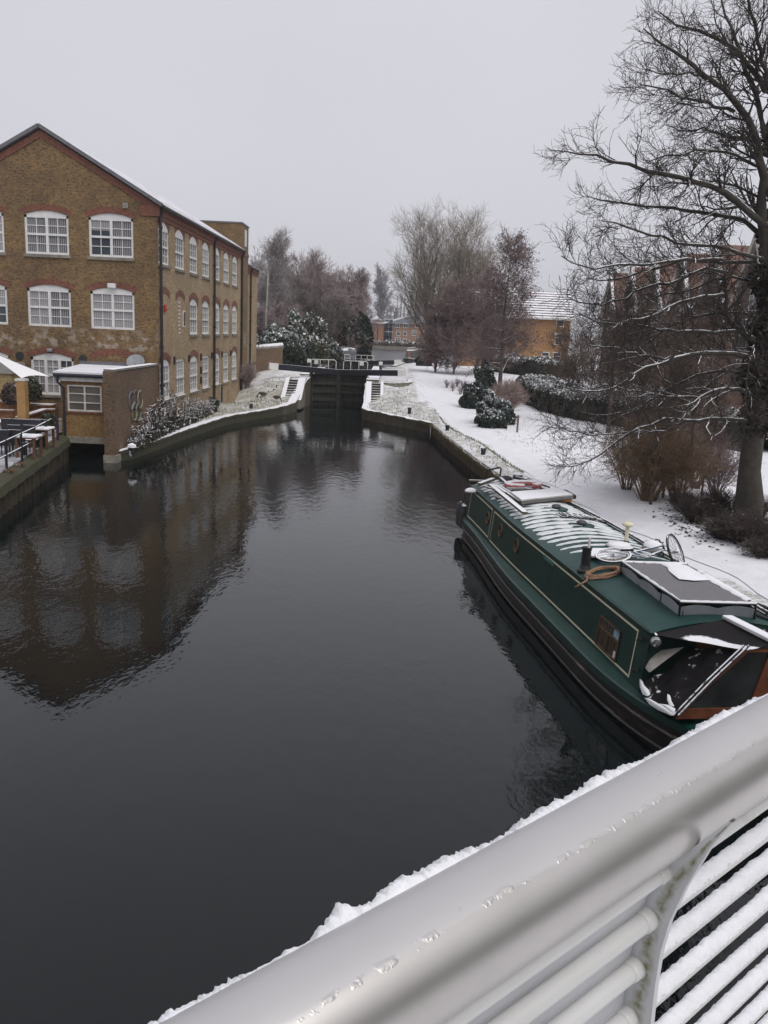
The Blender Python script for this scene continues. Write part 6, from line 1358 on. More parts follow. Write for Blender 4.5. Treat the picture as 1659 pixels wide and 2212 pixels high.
# ------------------------------------------------------------------ geese on the left bank
def goose(px, py, heading, lab, up=False, graze=False):
    q = at_ground(px, py); x, y, z = q; ch, shh = math.cos(heading), math.sin(heading)
    def L(f, s, h): return (x+f*ch-s*shh, y+f*shh+s*ch, z+h)
    import bmesh
    mb = MB(); mb.tube([L(-.34, 0, .30), L(-.24, 0, .31), L(-.1, 0, .31), L(.06, 0, .31), L(.17, 0, .34), L(.22, 0, .38)]+([L(.27, 0, .30), L(.34, 0, .16), L(.38, 0, .08), L(.46, 0, .04)] if graze else [L(.24, 0, .48), L(.25, 0, .62), L(.27, 0, .70), L(.36, 0, .69)]), [.02, .08, .13, .14, .105, .06, .045, .04, .048, .014], 10)
    for s in (-.05, .05): mb.tube([L(.0, s, .22), L(.01, s, .1), L(.0, s, .0), L(.07, s, .0)], [.03, .014, .014, .018], 5)
    m, t, b_ = nodes('goose_feather'); s = t.nodes.new('ShaderNodeSeparateXYZ'); t.links.new(coord(t), s.inputs[0])
    t.links.new(ramp(t, noise(t, 9, 4), [(.35, (.05, .035, .025)), (.7, (.14, .10, .075))]), b_.inputs['Base Color']); b_.inputs['Roughness'].default_value = .85
    return tag(mb.build('goose', m, smooth=True), lab, 'goose', 'geese on the left bank')
zw = Zm(500, 1100, 4.1475)
goose(*zw(1395, 695), math.pi, 'brown goose with its body stretched level, nearest the mill', graze=True)
goose(*zw(1560, 655), 1.2, 'brown goose standing upright with raised neck')
goose(*zw(1585, 745), -.4, 'brown goose grazing with its head down, closest to the steps', graze=True)
# ------------------------------------------------------------------ boats of the upper pool
zf = Zm(900, 1050, 3.687)
tbp = at_y(*zf(590, 290), 99); x0 = float(tbp[0]); x1 = float(at_y(*zf(868, 290), 99)[0]); zt = float(at_y(*zf(750, 205), 99)[2])
tb = thing('tarpaulin_boat', 'boat under a grey sheeted tent cover moored behind the farther gate', 'boat', ((x0+x1)/2, 99, 2.0))
mb = MB(); 
for sg in (0,):
    S_ = np.linspace(0, 1, 12); G = []
    for u in S_:
        w = math.sin(min(1, u*3.2)*math.pi/2)*math.sin(min(1, (1-u)*5)*math.pi/2); G.append([(x0+(x1-x0)*u, 99-.95*w, 2.75), (x0+(x1-x0)*u, 99-.8*w, 1.9), (x0+(x1-x0)*u, 99+.8*w, 1.9), (x0+(x1-x0)*u, 99+.95*w, 2.75)])
    mb.grid(G)
fixnormals(mb.build('hull', M['black'], tb))
gm = mat('tarp_grey', (.15, .15, .17), .75, 2, .2, snow=.80, sn_ns=2); gd = mat('tarp_light', (.30, .30, .32), .75, 2, .2)
mb = MB(); xs = [x0, x0+.55, x0+1.0, x0+1.65, x0+1.9, x1]; hs_ = [2.75, zt-.05, zt, zt-.08, zt-.05, zt-.15]
G = [[(x, 98.05, 2.72), (x+.02, 98.35, h*.72+2.72*.28), (x, 98.8, h), (x, 99.2, h), (x, 99.95, 2.72)] for x, h in zip(xs, hs_)]; mb.grid(G); mb.poly(G[-1]); fixnormals(mb.build('tent_cover', gm, tb))
mb = MB(); mb.quad((x0+.50, 98.28, zt-.42), (x0+.95, 98.02, 2.76), (x0+.3, 97.98, 2.74), (x0+.06, 98.02, 2.78)); mb.build('side_flap', gd, tb)
mb = MB(); mb.quad((x0+.6, 98.30, zt-.2), (x0+1.05, 98.3, zt-.22), (x0+1.4, 98.0, 2.85), (x0+.98, 98.0, 2.8)); mb.build('open_gap', M['canvas'], tb)
# raft of snowy clutter beside it
p_ = at_y(*zf(965, 275), 104); mb = MB(); x = float(p_[0])
for k in range(12): mb.lathe((x-2.0+.36*k, 104+.2*math.sin(k*2), 2.06), [(.2, 0), (.24, .22), (.2, .42+.08*math.sin(k*3)), (.08, .55)], 7)
mb.bx(x-2.2, x+2.3, 103.6, 104.5, 2.0, 2.2)
tag(mb.build('planter_raft', mat('raft_snow', (.06, .045, .035), .9, 5, .4, snow=.55, sn_ns=3)), 'low dark raft heaped with snowy lumps beside the tent covered boat', 'raft')
# moored dark boat with a red front panel
bw = at_y(*zk(750, 1050), 107.5); bx0 = float(at_y(*zk(738, 1050), 107.5)[0]); bx1 = float(at_y(*zk(905, 1000), 109)[0]); cx_ = (bx0+bx1)/2; ct = float(at_y(*zk(830, 905), 109)[2])
mbt = thing('moored_boat', 'distant dark moored boat with a red front panel and snowy roof', 'canal boat', (cx_, 108, 2.0))
W = (bx1-bx0)/2; mb = MB(); G = []
for u in np.linspace(0, 1, 16):
    y = 106.8+16*u; w = W*math.sin(min(1, u*7+.06)*math.pi/2); xc = cx_+.13*(y-106.8); G.append([(xc-w*.9, y, 1.95), (xc-w, y, 2.78+.15*max(0, 1-u*8)), (xc+w, y, 2.78+.15*max(0, 1-u*8)), (xc+w*.9, y, 1.95)])
mb.grid(G); mb.poly(G[0]); fixnormals(mb.build('hull', M['black_snow'], mbt))
mb = MB(); mb.tube([(g[1][0], g[1][1], g[1][2]+.02) for g in G[:7]], .05, 5); mb.tube([(g[2][0], g[2][1], g[2][2]+.02) for g in G[:7]], .05, 5); mb.build('gunwale', M['white_aged'], mbt)
mb = MB(); ya, yb = 108.6, 121; xc = lambda y: cx_+.13*(y-106.8); c0 = W*.78
mb.add([(xc(ya)-c0, ya, 2.75), (xc(ya)+c0, ya, 2.75), (xc(ya)+c0*.55, ya+.7, ct), (xc(ya)-c0*.55, ya+.7, ct), (xc(yb)-c0, yb, 2.75), (xc(yb)+c0, yb, 2.75), (xc(yb)+c0*.8, yb, ct), (xc(yb)-c0*.8, yb, ct)], [(0, 1, 2, 3), (4, 7, 6, 5), (1, 5, 6, 2), (0, 3, 7, 4)]); fixnormals(mb.build('cabin', mat('boat_dark_green', (.02, .035, .035), .5, 4, .3), mbt))
mb = MB(); mb.add([(xc(ya)-c0*.57, ya+.68, ct+.01), (xc(ya)+c0*.57, ya+.68, ct+.01), (xc(yb)+c0*.82, yb, ct+.01), (xc(yb)-c0*.82, yb, ct+.01), (xc(ya)-c0*.5, ya+.8, ct+.12), (xc(ya)+c0*.5, ya+.8, ct+.12), (xc(yb)+c0*.7, yb, ct+.12), (xc(yb)-c0*.7, yb, ct+.12)], [(0, 1, 5, 4), (1, 2, 6, 5), (2, 3, 7, 6), (3, 0, 4, 7), (4, 5, 6, 7)]); fixnormals(mb.build('roof_snow', M['snow'], mbt))
mb = MB(); mb.add([(xc(ya)-.18, ya-.04, 2.8), (xc(ya)+.18, ya-.04, 2.8), (xc(ya)+.18, ya+.60, ct-.08), (xc(ya)-.18, ya+.60, ct-.08)], [(0, 1, 2, 3)]); mb.build('front_panel', mat('panel_red', (.16, .05, .035), .6, 5, .3), mbt)
mb = MB()
for sg in (-1, 1): mb.add([(xc(ya)+sg*.34, ya-.03, 2.85), (xc(ya)+sg*c0*.86, ya-.03, 2.85), (xc(ya)+sg*c0*.52, ya+.60, ct-.1), (xc(ya)+sg*.25, ya+.60, ct-.1)], [(0, 1, 2, 3)])
mb.build('front_window', M['glass'], mbt)
mb = MB(); mb.beam((xc(110)-.4, 110, ct+.2), (xc(113)+.3, 113, ct+.35), .3, .2); tag(mb.build('roof_plank', M['concrete_snow']), 'snowy plank stack on the roof of the distant moored boat', 'plank')
for px, py, lb in ((788, 1045, 'pale mooring stump beside the bow of the distant boat'), (912, 1022, 'pale mooring stump behind the bow of the distant boat')):
    q = at_ground(*zk(px, py)); mb = MB(); mb.lathe((q[0], q[1], q[2]-.05), [(.13, 0), (.15, .22), (.1, .34), (.02, .38)], 9); tag(mb.build('mooring_stump', M['concrete_snow']), lb, 'bollard')
# ------------------------------------------------------------------ pub terrace
TZ = 1.02; z6 = Zm(0, 1120, 4.607)
rl = thing('terrace_railing', 'black tubular railing with snow along its bars on the terrace edge', 'railing', (-12.7, 29, TZ))
posts = []
for px, py, h in ((100, 1750, 1.02), (325, 1620, 1.02), (520, 1510, 1.02), (690, 1400, 1.02)):
    q = at_z(*z6(px, py), TZ); posts.append(q); mb = MB(); mb.cyl(q, q+(0, 0, h), .045, 8); mb.build('post', M['black'], rl)
q0 = posts[0]+(posts[0]-posts[1])*1.2; mb = MB(); mb.cyl(q0, q0+(0, 0, 1.02), .045, 8); mb.build('post', M['black'], rl)
for hz in (.98, .5):
    mb = MB(); mb.tube([q0+(0, 0, hz)]+[p+(0, 0, hz) for p in posts]+([posts[-1]+(posts[-1]-posts[-2])*.5+(0, 0, hz)] if hz > .9 else []), .028, 8); mb.build('rail', mat('rail_snowy', (.02, .02, .025), .5, 5, .2, snow=.5, sn_ns=7), rl, smooth=True)
q = at_z(*z6(850, 1300), TZ); mb = MB(); mb.cyl(q, q+(0, 0, 1.35), .06, 8); tag(mb.build('end_post', mat('post_rust', (.04, .018, .016), .6, 5, .3)), 'dark rusty post standing against the annex corner', 'post')
# furniture
ch0 = thing('terrace_chair', 'x', 'chair', (0, 0, 0), 'black chairs on the terrace')
dk = mat('chair_black', (.018, .019, .026), .5, 7, .3, snow=.8, sn_ns=9)
mb = MB(); mb.box((0, .22, .72), (.46, .05, .5)); mb.build('backrest', dk, ch0, bevel=.01)
mb = MB(); mb.box((0, 0, .45), (.46, .46, .05)); mb.build('seat', mat('seat_snow', (.02, .02, .025), .6, 5, .2, snow=.5), ch0, bevel=.01)
for sx in (-.2, .2):
    for sy in (-.2, .22): mb = MB(); mb.cyl((sx, sy, 0), (sx, sy, .45), .02, 6); mb.build('leg', dk, ch0)
def chair(px, py, rz, lab, first=[True]):
    p_ = at_z(*z6(px, py), TZ+.97); loc = (p_[0], p_[1], TZ)
    if first[0]: first[0] = False; ch0.location = loc; ch0.rotation_euler = (0, 0, rz); ch0['label'] = lab; return ch0
    return dup(ch0, loc, rz, lab)
chair(65, 1140, math.pi+.1, 'black chair with its back to the canal, nearest the frame edge behind the railing')
chair(258, 1140, math.pi-.05, 'black chair with its back to the canal behind the second railing post')
chair(172, 1088, .1, 'black chair on the far side of the snowy tables, first of the far row')
chair(385, 1090, -.05, 'black chair on the far side of the snowy tables beside the third post')
def bench(px, py, w_, lab):
    p_ = at_z(*z6(px, py), TZ+1.05); t = thing('bench', lab, 'bench', (p_[0], p_[1], TZ), 'dark benches on the terrace'); x, y = p_[0], p_[1]
    mb = MB(); mb.box((x, y, TZ+.78), (w_, .05, .52)); mb.build('backrest', dk, t, bevel=.01); mb = MB(); mb.box((x, y-.24, TZ+.44), (w_, .48, .06)); mb.build('seat', M['black_snow'], t)
    for s in (-1, 1): mb = MB(); mb.box((x+s*(w_/2-.05), y-.2, TZ+.22), (.06, .4, .44)); mb.build('leg', dk, t)
bench(305, 990, 1.55, 'longer dark bench with snow along its top in the back row'); bench(568, 990, .65, 'shorter dark bench with snow along its top near the annex')
def table(px, py, lx, ly, lab, rz=0):
    p_ = at_z(*z6(px, py), TZ+.74); t = thing('terrace_table', lab, 'table', (p_[0], p_[1], TZ), 'snowy wooden tables on the terrace'); x, y = p_[0], p_[1]
    mb = MB(); mb.box((x, y, TZ+.71), (lx, ly, .05)); mb.build('tabletop', M['wood_brown'], t); mb = MB(); mb.box((x, y, TZ+.76), (lx-.02, ly-.02, .06)); mb.build('snow', M['snow'], t, bevel=.025)
    for sx in (-1, 1):
        for sy in (-1, 1): mb = MB(); mb.box((x+sx*(lx/2-.07), y+sy*(ly/2-.07), TZ+.35), (.08, .08, .7)); mb.build('leg', M['wood_brown'], t)
table(605, 1130, .8, .8, 'square snow covered table nearest the annex'); table(420, 1245, .75, .75, 'square snow covered table behind the third railing post'); table(60, 1030, 1.5, .7, 'long snow covered table in the back row'); table(20, 1210, .7, .7, 'snow covered table between the near chairs')
mb = MB(); p_ = at_z(*z6(165, 1235), TZ+.62); mb.box(p_, (.26, .04, .30)); tag(mb.build('menu_card', M['white'], bevel=.01), 'small white card standing between two black chairs', 'card')
# shade sail on a timber post
PYs = 36.0; pt = at_y(*z6(345, 920), PYs); tp = at_y(*z6(320, 430), PYs); pt[2] = 1.3
ss_ = thing('shade_sail', 'white peaked canopy stretched from a timber post to the annex gutter', 'canopy', (pt[0], PYs, float(pt[2])))
mb = MB(); mb.box(((pt[0]+tp[0])/2, PYs, (pt[2]-.4+tp[2])/2), (.36, .36, tp[2]-pt[2]+.4)); mb.build('post', M['wood_post'], ss_, bevel=.01)
mb = MB(); mb.box((tp[0], PYs, tp[2]+.04), (.42, .42, .09)); mb.build('post_cap', M['white'], ss_)
A = at_y(*z6(752, 372), 37.2); Bp = np.array([tp[0], PYs, tp[2]+.1]); Cp = at_y(-60, 742, 41.0); Dp = at_y(-120, 850, 42)
def sail(a, b, c, sag):
    n_ = 14; mb = MB(); G = []
    for i in range(n_+1):
        u = i/n_; row = []
        for j in range(n_+1):
            v = j/n_; p = np.array(a)*(1-u)+(np.array(b)*(1-v)+np.array(c)*v)*u; w = 4*v*(1-v)*u*(1)*.5
            cen = (np.array(a)+b+c)/3; p = p+(cen-p)*.16*(4*v*(1-v)*(u**6)+(4*u*(1-u))*((2*v-1)**6)); row.append(p)
        G.append(row)
    mb.grid(G); return mb
for t_, pts in (('canopy', (A, Bp, Cp)), ):
    o_ = sail(*pts, .1).build(t_, M['sail'], ss_, smooth=True)
mb = MB(); mb.tube([A, A*.5+Cp*.5+(0, 0, -.06), Cp], .03, 6); mb.build('edge_rope', M['lead'], ss_)
# buff brick lean-to and grey wall band beside the canopy
w0 = at_y(*z6(165, 330), 41.5); w1 = at_y(*z6(165, 730), 41.5); lw = thing('lean_to', 'buff brick lean-to wall under the canopy beside the mill', 'wall', (float(w0[0])-2, 41.5, 1))
mb = MB(); mb.bx(w0[0]-4, w0[0], 41.5, 42.9, .9, w0[2]); mb.build('wall', M['brick_buff'], lw)
mb = MB(); mb.bx(w0[0]-4.1, w0[0]+.1, 41.4, 42.92, w0[2]+.002, w0[2]+.5); mb.build('fascia', mat('fascia_grey', (.30, .28, .27), .8, 2, .1), lw)
# timber ramp walls and planter boxes
def board(name, lab, a, b_, h, w_=.1, m='wood', cat='planter', cap=True):
    t = thing(name, lab, cat, ((a[0]+b_[0])/2, (a[1]+b_[1])/2, TZ)); mb = MB(); a = np.array(a, float); b_ = np.array(b_, float)
    P = [a, b_, (b_[0], b_[1], .9), (a[0], a[1], .9)]; d = b_-a; n_ = np.array([d[1], -d[0], 0]); n_ /= np.linalg.norm(n_); mb.prism(P, n_*w_); fixnormals(mb.build('boards', mat(name+'_wood', (.22, .095, .035), .75, 6, .35), t))
    mb = MB(); mb.beam(a-n_*(-w_*.5)+(0, 0, .03), b_+n_*(w_*.5)+(0, 0, .03), w_+.16, .07); mb.build('snow_cap', mat('cap_snow', (.35, .2, .12), .8, 5, .2, snow=.3), t); return t
a = at_y(*z6(-40, 735), 41.0); b_ = at_y(*z6(300, 785), 40.6); board('ramp_wall', 'long low timber ramp wall behind the terrace tables', a, b_, 1, .1)
a = at_y(*z6(-40, 868), 38.8); b_ = at_y(*z6(215, 880), 38.8); board('planter_box', 'low timber planter box behind the long snowy table', a, b_, 1, .1)
a = at_y(*z6(245, 980), 37.2); b_ = at_y(*z6(640, 858), 40.2); board('ramp_rail', 'sloping timber ramp side with a broad snowy top', a, b_, 1, .14, cat='ramp')
a = at_y(*z6(640, 858), 40.2); b_ = at_y(*z6(822, 862), 40.2); board('ramp_end', 'short timber ramp end wall with snowy top next to the annex', a, b_, 1, .14, cat='ramp')
a = at_y(*z6(400, 775), 41.6); b_ = at_y(*z6(822, 790), 41.6); board('deck_edge', 'snowy timber deck edge under the tall ground floor window', a, b_, 1, .5, cat='deck')
for px, py, Y, r_, lb, sd in ((215, 740, 40.6, (.62, .5, .75), 'brown leafy bush left of the canopy post', 150), (445, 690, 40.8, (.5, .45, .75), 'green leafy bush right of the canopy post', 151), (712, 990, 36.2, (.28, .28, .5), 'small conical green bush in front of the ramp end wall', 152)):
    p_ = at_y(*z6(px, py+(40 if Y > 38 else 150)), Y); shrub(lb, (p_[0], Y, p_[2]), r_, sd, 900, .07, ('leaf_green', 'leaf_brown') if sd != 150 else ('leaf_brown', 'leaf_rust'), snowy=.12, cat='bush', name='bush')
# weeds on the terrace wall
twig_shrub('dry weeds hanging over the mossy terrace wall', tuple(at_z(*z6(300, 1690), 1.0)), .22, .25, 160, 'twig_tan', 26, .006, 'weed', 3, 2, cat='plant'); twig_shrub('dry weeds on the terrace wall near the frame edge', tuple(at_z(*z6(150, 1780), 1.0)), .22, .25, 161, 'twig_tan', 26, .006, 'weed', 3, 2, cat='plant')
# wood behind the bridge, seen only as reflections
rng = np.random.default_rng(99); mb = MB(); G = []
for k, a in enumerate(np.linspace(math.radians(150), math.radians(390), 90)):
    R_ = 26+3*math.sin(k*1.3); h = 13+3.5*math.sin(k*.7)+2.5*math.sin(k*2.1)+rng.normal(0, .8); G.append([(R_*math.cos(a), R_*math.sin(a)-4, -.5), (R_*math.cos(a)*1.01, R_*math.sin(a)*1.01-4, h*.7), (R_*1.08*math.cos(a), R_*1.08*math.sin(a)-4, h), (R_*1.25*math.cos(a), R_*1.25*math.sin(a)-4, h*.6), (R_*1.3*math.cos(a), R_*1.3*math.sin(a)-4, -.5)])
mb.grid(G); tag(mb.build('woods', mat('wood_mass', (.04, .034, .03), .95, .8, .4)), kind='stuff')
# ================================================================== FOOTBRIDGE RAILING
RD = np.array([math.sin(math.radians(49.609))*math.cos(math.radians(1.633)), math.cos(math.radians(49.609))*math.cos(math.radians(1.633)), math.sin(math.radians(1.633))])
zr = Zm(1700, 2500, 2.218)
def _n(v): return v/np.linalg.norm(v)
def _linefit(pts):
    R_ = np.array([_n(ray(*q)) for q in pts]); return np.linalg.svd(R_)[2][2]
n1 = _linefit([(361, 2206), (707, 2017), (949, 1883), (1321, 1679), (1659, 1506)]); n2 = _linefit([(957, 2210), (1280, 1985), (1595, 1765), (1659, 1722)])
RD = _n(np.cross(n1, n2)); RD = RD if RD[0] > 0 else -RD
def _pd(q): r_ = _n(ray(*q)); return _n(r_-RD*(r_@RD))
a_, b_ = _pd((949, 1883)), _pd((1280, 1985)); half = math.acos(a_@b_)/2; RR = .075
RP0 = CAM+_n(a_+b_)*RR/math.sin(half)
r_ = _n(ray(*zr(1080, 420))); s_ = np.linalg.lstsq(np.stack([RD, -r_], 1), CAM-RP0, rcond=None)[0][0]
PP = RP0+RD*s_                                # where the post plate meets the tube axis
E1 = _n(np.cross(RD, [0, 0, 1])); E2 = np.cross(E1, RD)   # E1 toward the walkway, E2 up
def RL(s, a, b): return PP+RD*s+E1*a+E2*b
def rail_metal():
    m, t, b = nodes('brushed_rail'); b.inputs['Metallic'].default_value = .80; b.inputs['Roughness'].default_value = .34
    at_ = N(t, 'ShaderNodeAttribute', attribute_name='frost'); f = at_.outputs['Fac']
    nz_ = noise(t, 26, 7, rough=.7); n2_ = noise(t, 4, 3)
    k = math_(t, 'ADD', f, math_(t, 'MULTIPLY', math_(t, 'SUBTRACT', math_(t, 'ADD', math_(t, 'MULTIPLY', nz_, .6), math_(t, 'MULTIPLY', n2_, .4)), .5), .30))
    fr_ = ramp(t, k, [(.47, 0.0), (.56, 1.0)])
    chips = ramp(t, noise(t, 34, 5, rough=.7), [(.70, 0.0), (.74, .55)])
    base = ramp(t, noise(t, 7, 5), [(.35, (.53, .51, .485)), (.7, (.585, .56, .54))])
    t.links.new(mixc(t, math_(t, 'MULTIPLY', fr_, .55), base, (.50, .50, .52)), b.inputs['Base Color'])
    cc = b.inputs['Base Color'].links[0].from_socket; t.links.new(mixc(t, chips, cc, (.25, .23, .20)), b.inputs['Base Color'])
    t.links.new(math_(t, 'SUBTRACT', .80, math_(t, 'MULTIPLY', fr_, .4)), b.inputs['Metallic'])
    t.links.new(math_(t, 'ADD', .36, math_(t, 'MULTIPLY', fr_, .2)), b.inputs['Roughness'])
    edge = ramp(t, k, [(.44, 0.0), (.50, 1.0), (.53, 1.0), (.58, 0.0)])
    bump(t, b, math_(t, 'MULTIPLY', math_(t, 'MULTIPLY', edge, ramp(t, noise(t, 38, 3), [(.5, 0.0), (.58, 1.0)])), nz_), .35, .006); return m
def rail_paint(name, snow=None, algae=.4):
    m, t, b = nodes(name); b.inputs['Roughness'].default_value = .42
    n1_ = noise(t, 9, 6, rough=.7); n2_ = noise(t, 55, 3)
    col = ramp(t, noise(t, 3, 3), [(.3, (.60, .60, .58)), (.7, (.66, .66, .65))])
    col = mixc(t, math_(t, 'MULTIPLY', ramp(t, n1_, [(.60, 0.0), (.78, 1.0)]), algae), col, (.17, .16, .07))
    col = mixc(t, ramp(t, n2_, [(.70, 0.0), (.78, .5)]), col, (.2, .19, .15))
    if snow:
        k = math_(t, 'ADD', upness(t), math_(t, 'MULTIPLY', math_(t, 'SUBTRACT', noise(t, 40, 6, rough=.7), .5), .5)); col = mixc(t, ramp(t, k, [(snow-.05, 0.0), (snow+.05, 1.0)]), col, SNOW)
    t.links.new(col, b.inputs['Base Color']); return m
railing = thing('bridge_railing', 'white footbridge railing with wide smooth handrail tube and snow along its far edge', 'railing', RL(0, 0, -1.05))
S0, S1 = -3.4, 5.2
n = 48; ss = np.arange(S0, S1, .05); V = []; fr_ = []
for s in ss:
    for k in range(n):
        a = 2*math.pi*k/n; V.append(RL(s, RR*math.cos(a), RR*math.sin(a)))
        # a: 0 = walkway side, 90 deg = top
        d = math.degrees(a); d = d-360 if d > 225 else d
        fr_.append(min(1, max(0, .5+(d-58)/60)))
i, j = np.meshgrid(np.arange(len(ss)-1), np.arange(n), indexing='ij'); i = i.ravel(); j = j.ravel()
Qd = np.stack([i*n+j, i*n+(j+1) % n, (i+1)*n+(j+1) % n, (i+1)*n+j], 1)
tb = np_mesh('handrail', np.array(V), Qd, rail_metal(), railing, smooth=True); fixnormals(tb)
at_ = tb.data.attributes.new('frost', 'FLOAT', 'POINT'); at_.data.foreach_set('value', np.array(fr_, dtype=np.float32))
# infill rails
M['rail_paint'] = rail_paint('rail_paint'); M['rail_paint_snow'] = rail_paint('rail_paint_snow', .55, .15)
RAILS = [(.022, -.104, .0125), (.003, -.203, .0165), (-.011, -.309, .0165), (-.014, -.412, .0165), (-.022, -.53, .0165), (-.03, -.645, .0165), (-.04, -.76, .0165), (-.05, -.875, .0165)]
for a, b, r_ in RAILS:
    mb = MB(); mb.tube([RL(s, a, b) for s in np.arange(S0, S1, .3)], r_, 16); mb.build('rail', M['rail_paint'], railing, smooth=True)
# snow lying along the rails of the bay beyond the post
sn_mat = mat('powder_snow', (.83, .83, .86), .9, 20, .05, bmp=.35, bs=60)
rg = np.random.default_rng(11)
def fbm(x, seed):
    r = np.random.default_rng(seed); v = 0
    for o in range(6): v = v+(.5**(o*.75))*np.sin(x*(2.1**o)*7+r.uniform(0, 6.28))*np.cos(x*(2.1**o)*3.1+r.uniform(0, 6.28))
    return v
for q, (a, b, r_) in enumerate(RAILS):
    if q == 0: continue
    mb = MB(); g = []
    for s in np.arange(.05, S1, .008):
        hgt = max(.002, .0065+.003*fbm(s, q)+.002*rg.normal()); w_ = r_*.98
        g.append([RL(s, a+w_*math.cos(t_), b+r_*math.sin(t_)*.9+(hgt*(math.sin(t_)**.6 if math.sin(t_) > 0 else 0))) for t_ in np.linspace(-.10+.08*rg.normal(), math.pi+.1, 9)])
    mb.grid(g); tag(fixnormals(mb.build('rail_snow', sn_mat, railing, smooth=True)), kind='stuff')
# pale infill strips behind the rails of the bay this side of the post
mb = MB()
for q in range(len(RAILS)-1):
    a0, b0, r0 = RAILS[q]; a1, b1, r1 = RAILS[q+1]
    c = RL((S0-.02)/2, (a0+a1)/2-.012, (b0+b1)/2)
    A = [RL(s, aa-.012, bb) for s, aa, bb in ((S0, a0, b0-.02), (-.012, a0, b0-.02), (-.012, a1, b1+.01), (S0, a1, b1+.01))]
    mb.prism(A, E1*-.004)
mb.build('infill_strip', mat('infill_pale', (.50, .50, .52), .6, 4, .12), railing)
# post plates
EDR = [(1470, 210), (1370, 318), (1270, 430), (1190, 560), (1090, 720), (1030, 850), (980, 950), (930, 1100), (890, 1280), (870, 1450), (850, 1600), (845, 1694)]
def onplate(x, y):
    d = ray(*zr(x, y)); p = CAM+d*(((PP-CAM)@RD)/(d@RD)); v = p-PP; return float(v@E1), float(v@E2)
R_ = [onplate(*q) for q in EDR]; R_ += [(.028, -.6), (.02, -.8), (.0, -1.04)]
L_ = [(-.10, -1.04), (-.085, -.8), (-.07, -.6), (-.05, -.38), (-.042, -.27), (-.022, -.169), (.004, -.112), (.030, -.085), (.118, .040)]
def algae_mat():
    m, t, b = nodes('plate_paint'); b.inputs['Roughness'].default_value = .5
    n1_ = noise(t, 14, 7, rough=.75); n3_ = noise(t, 60, 4)
    at2 = N(t, 'ShaderNodeAttribute', attribute_name='edge')
    k = math_(t, 'ADD', math_(t, 'MULTIPLY', at2.outputs['Fac'], .5), math_(t, 'MULTIPLY', n1_, .62))
    col = mixc(t, math_(t, 'MULTIPLY', ramp(t, k, [(.55, 0.0), (.82, 1.0)]), ramp(t, n3_, [(.35, .3), (.6, .95)])), (.58, .59, .60), (.16, .15, .045))
    t.links.new(col, b.inputs['Base Color']); return m
pm = algae_mat()
def plate(s0, nm='post_plate'):
    poly = R_+L_; mb = MB(); P = [RL(s0-.006, a, b) for a, b in poly]; m_ = len(poly)
    # split into quads between the two edges so the algae attribute can vary
    K = 24; zs = np.concatenate([np.linspace(-1.04, -.12, K-9), np.linspace(-.11, .040, 9)]); xr = np.interp(zs, [b for a, b in R_][::-1], [a for a, b in R_][::-1]); xl = np.interp(zs, [b for a, b in L_], [a for a, b in L_])
    vs = []; ed = []
    for o in (-.006, .006):
        for z, l_, r in zip(zs, xl, xr):
            for u in np.linspace(0, 1, 7): vs.append(RL(s0+o, min(l_, r)+(r-min(l_, r))*u, z)); ed.append(max(0, 1-abs(u-.66)*2.2))
    fs = []
    for h in (0, 1):
        for i_ in range(K-1):
            for j_ in range(6): p = h*K*7+i_*7+j_; fs.append((p, p+1, p+8, p+7) if h else (p, p+7, p+8, p+1))
    for i_ in range(K-1):
        for j_ in (0, 6): p = i_*7+j_; q = K*7+p; fs.append((p, p+7, q+7, q))
    mb.add(vs, fs); o_ = fixnormals(mb.build(nm, pm, railing))
    a2 = o_.data.attributes.new('edge', 'FLOAT', 'POINT'); a2.data.foreach_set('value', ed); return o_
for s0 in (0.0, 1.75, 3.5, -1.75): plate(s0)
for q, (a, b, r_) in enumerate(RAILS[:5]):
    mb = MB(); mb.tube([RL(-.03, a, b), RL(-.022, a, b), RL(-.012, a, b), RL(-.004, a, b)], [r_+.0005, r_+.0022, r_+.0022, r_+.004], 18); mb.build('collar', M['rail_paint'], railing, smooth=True)
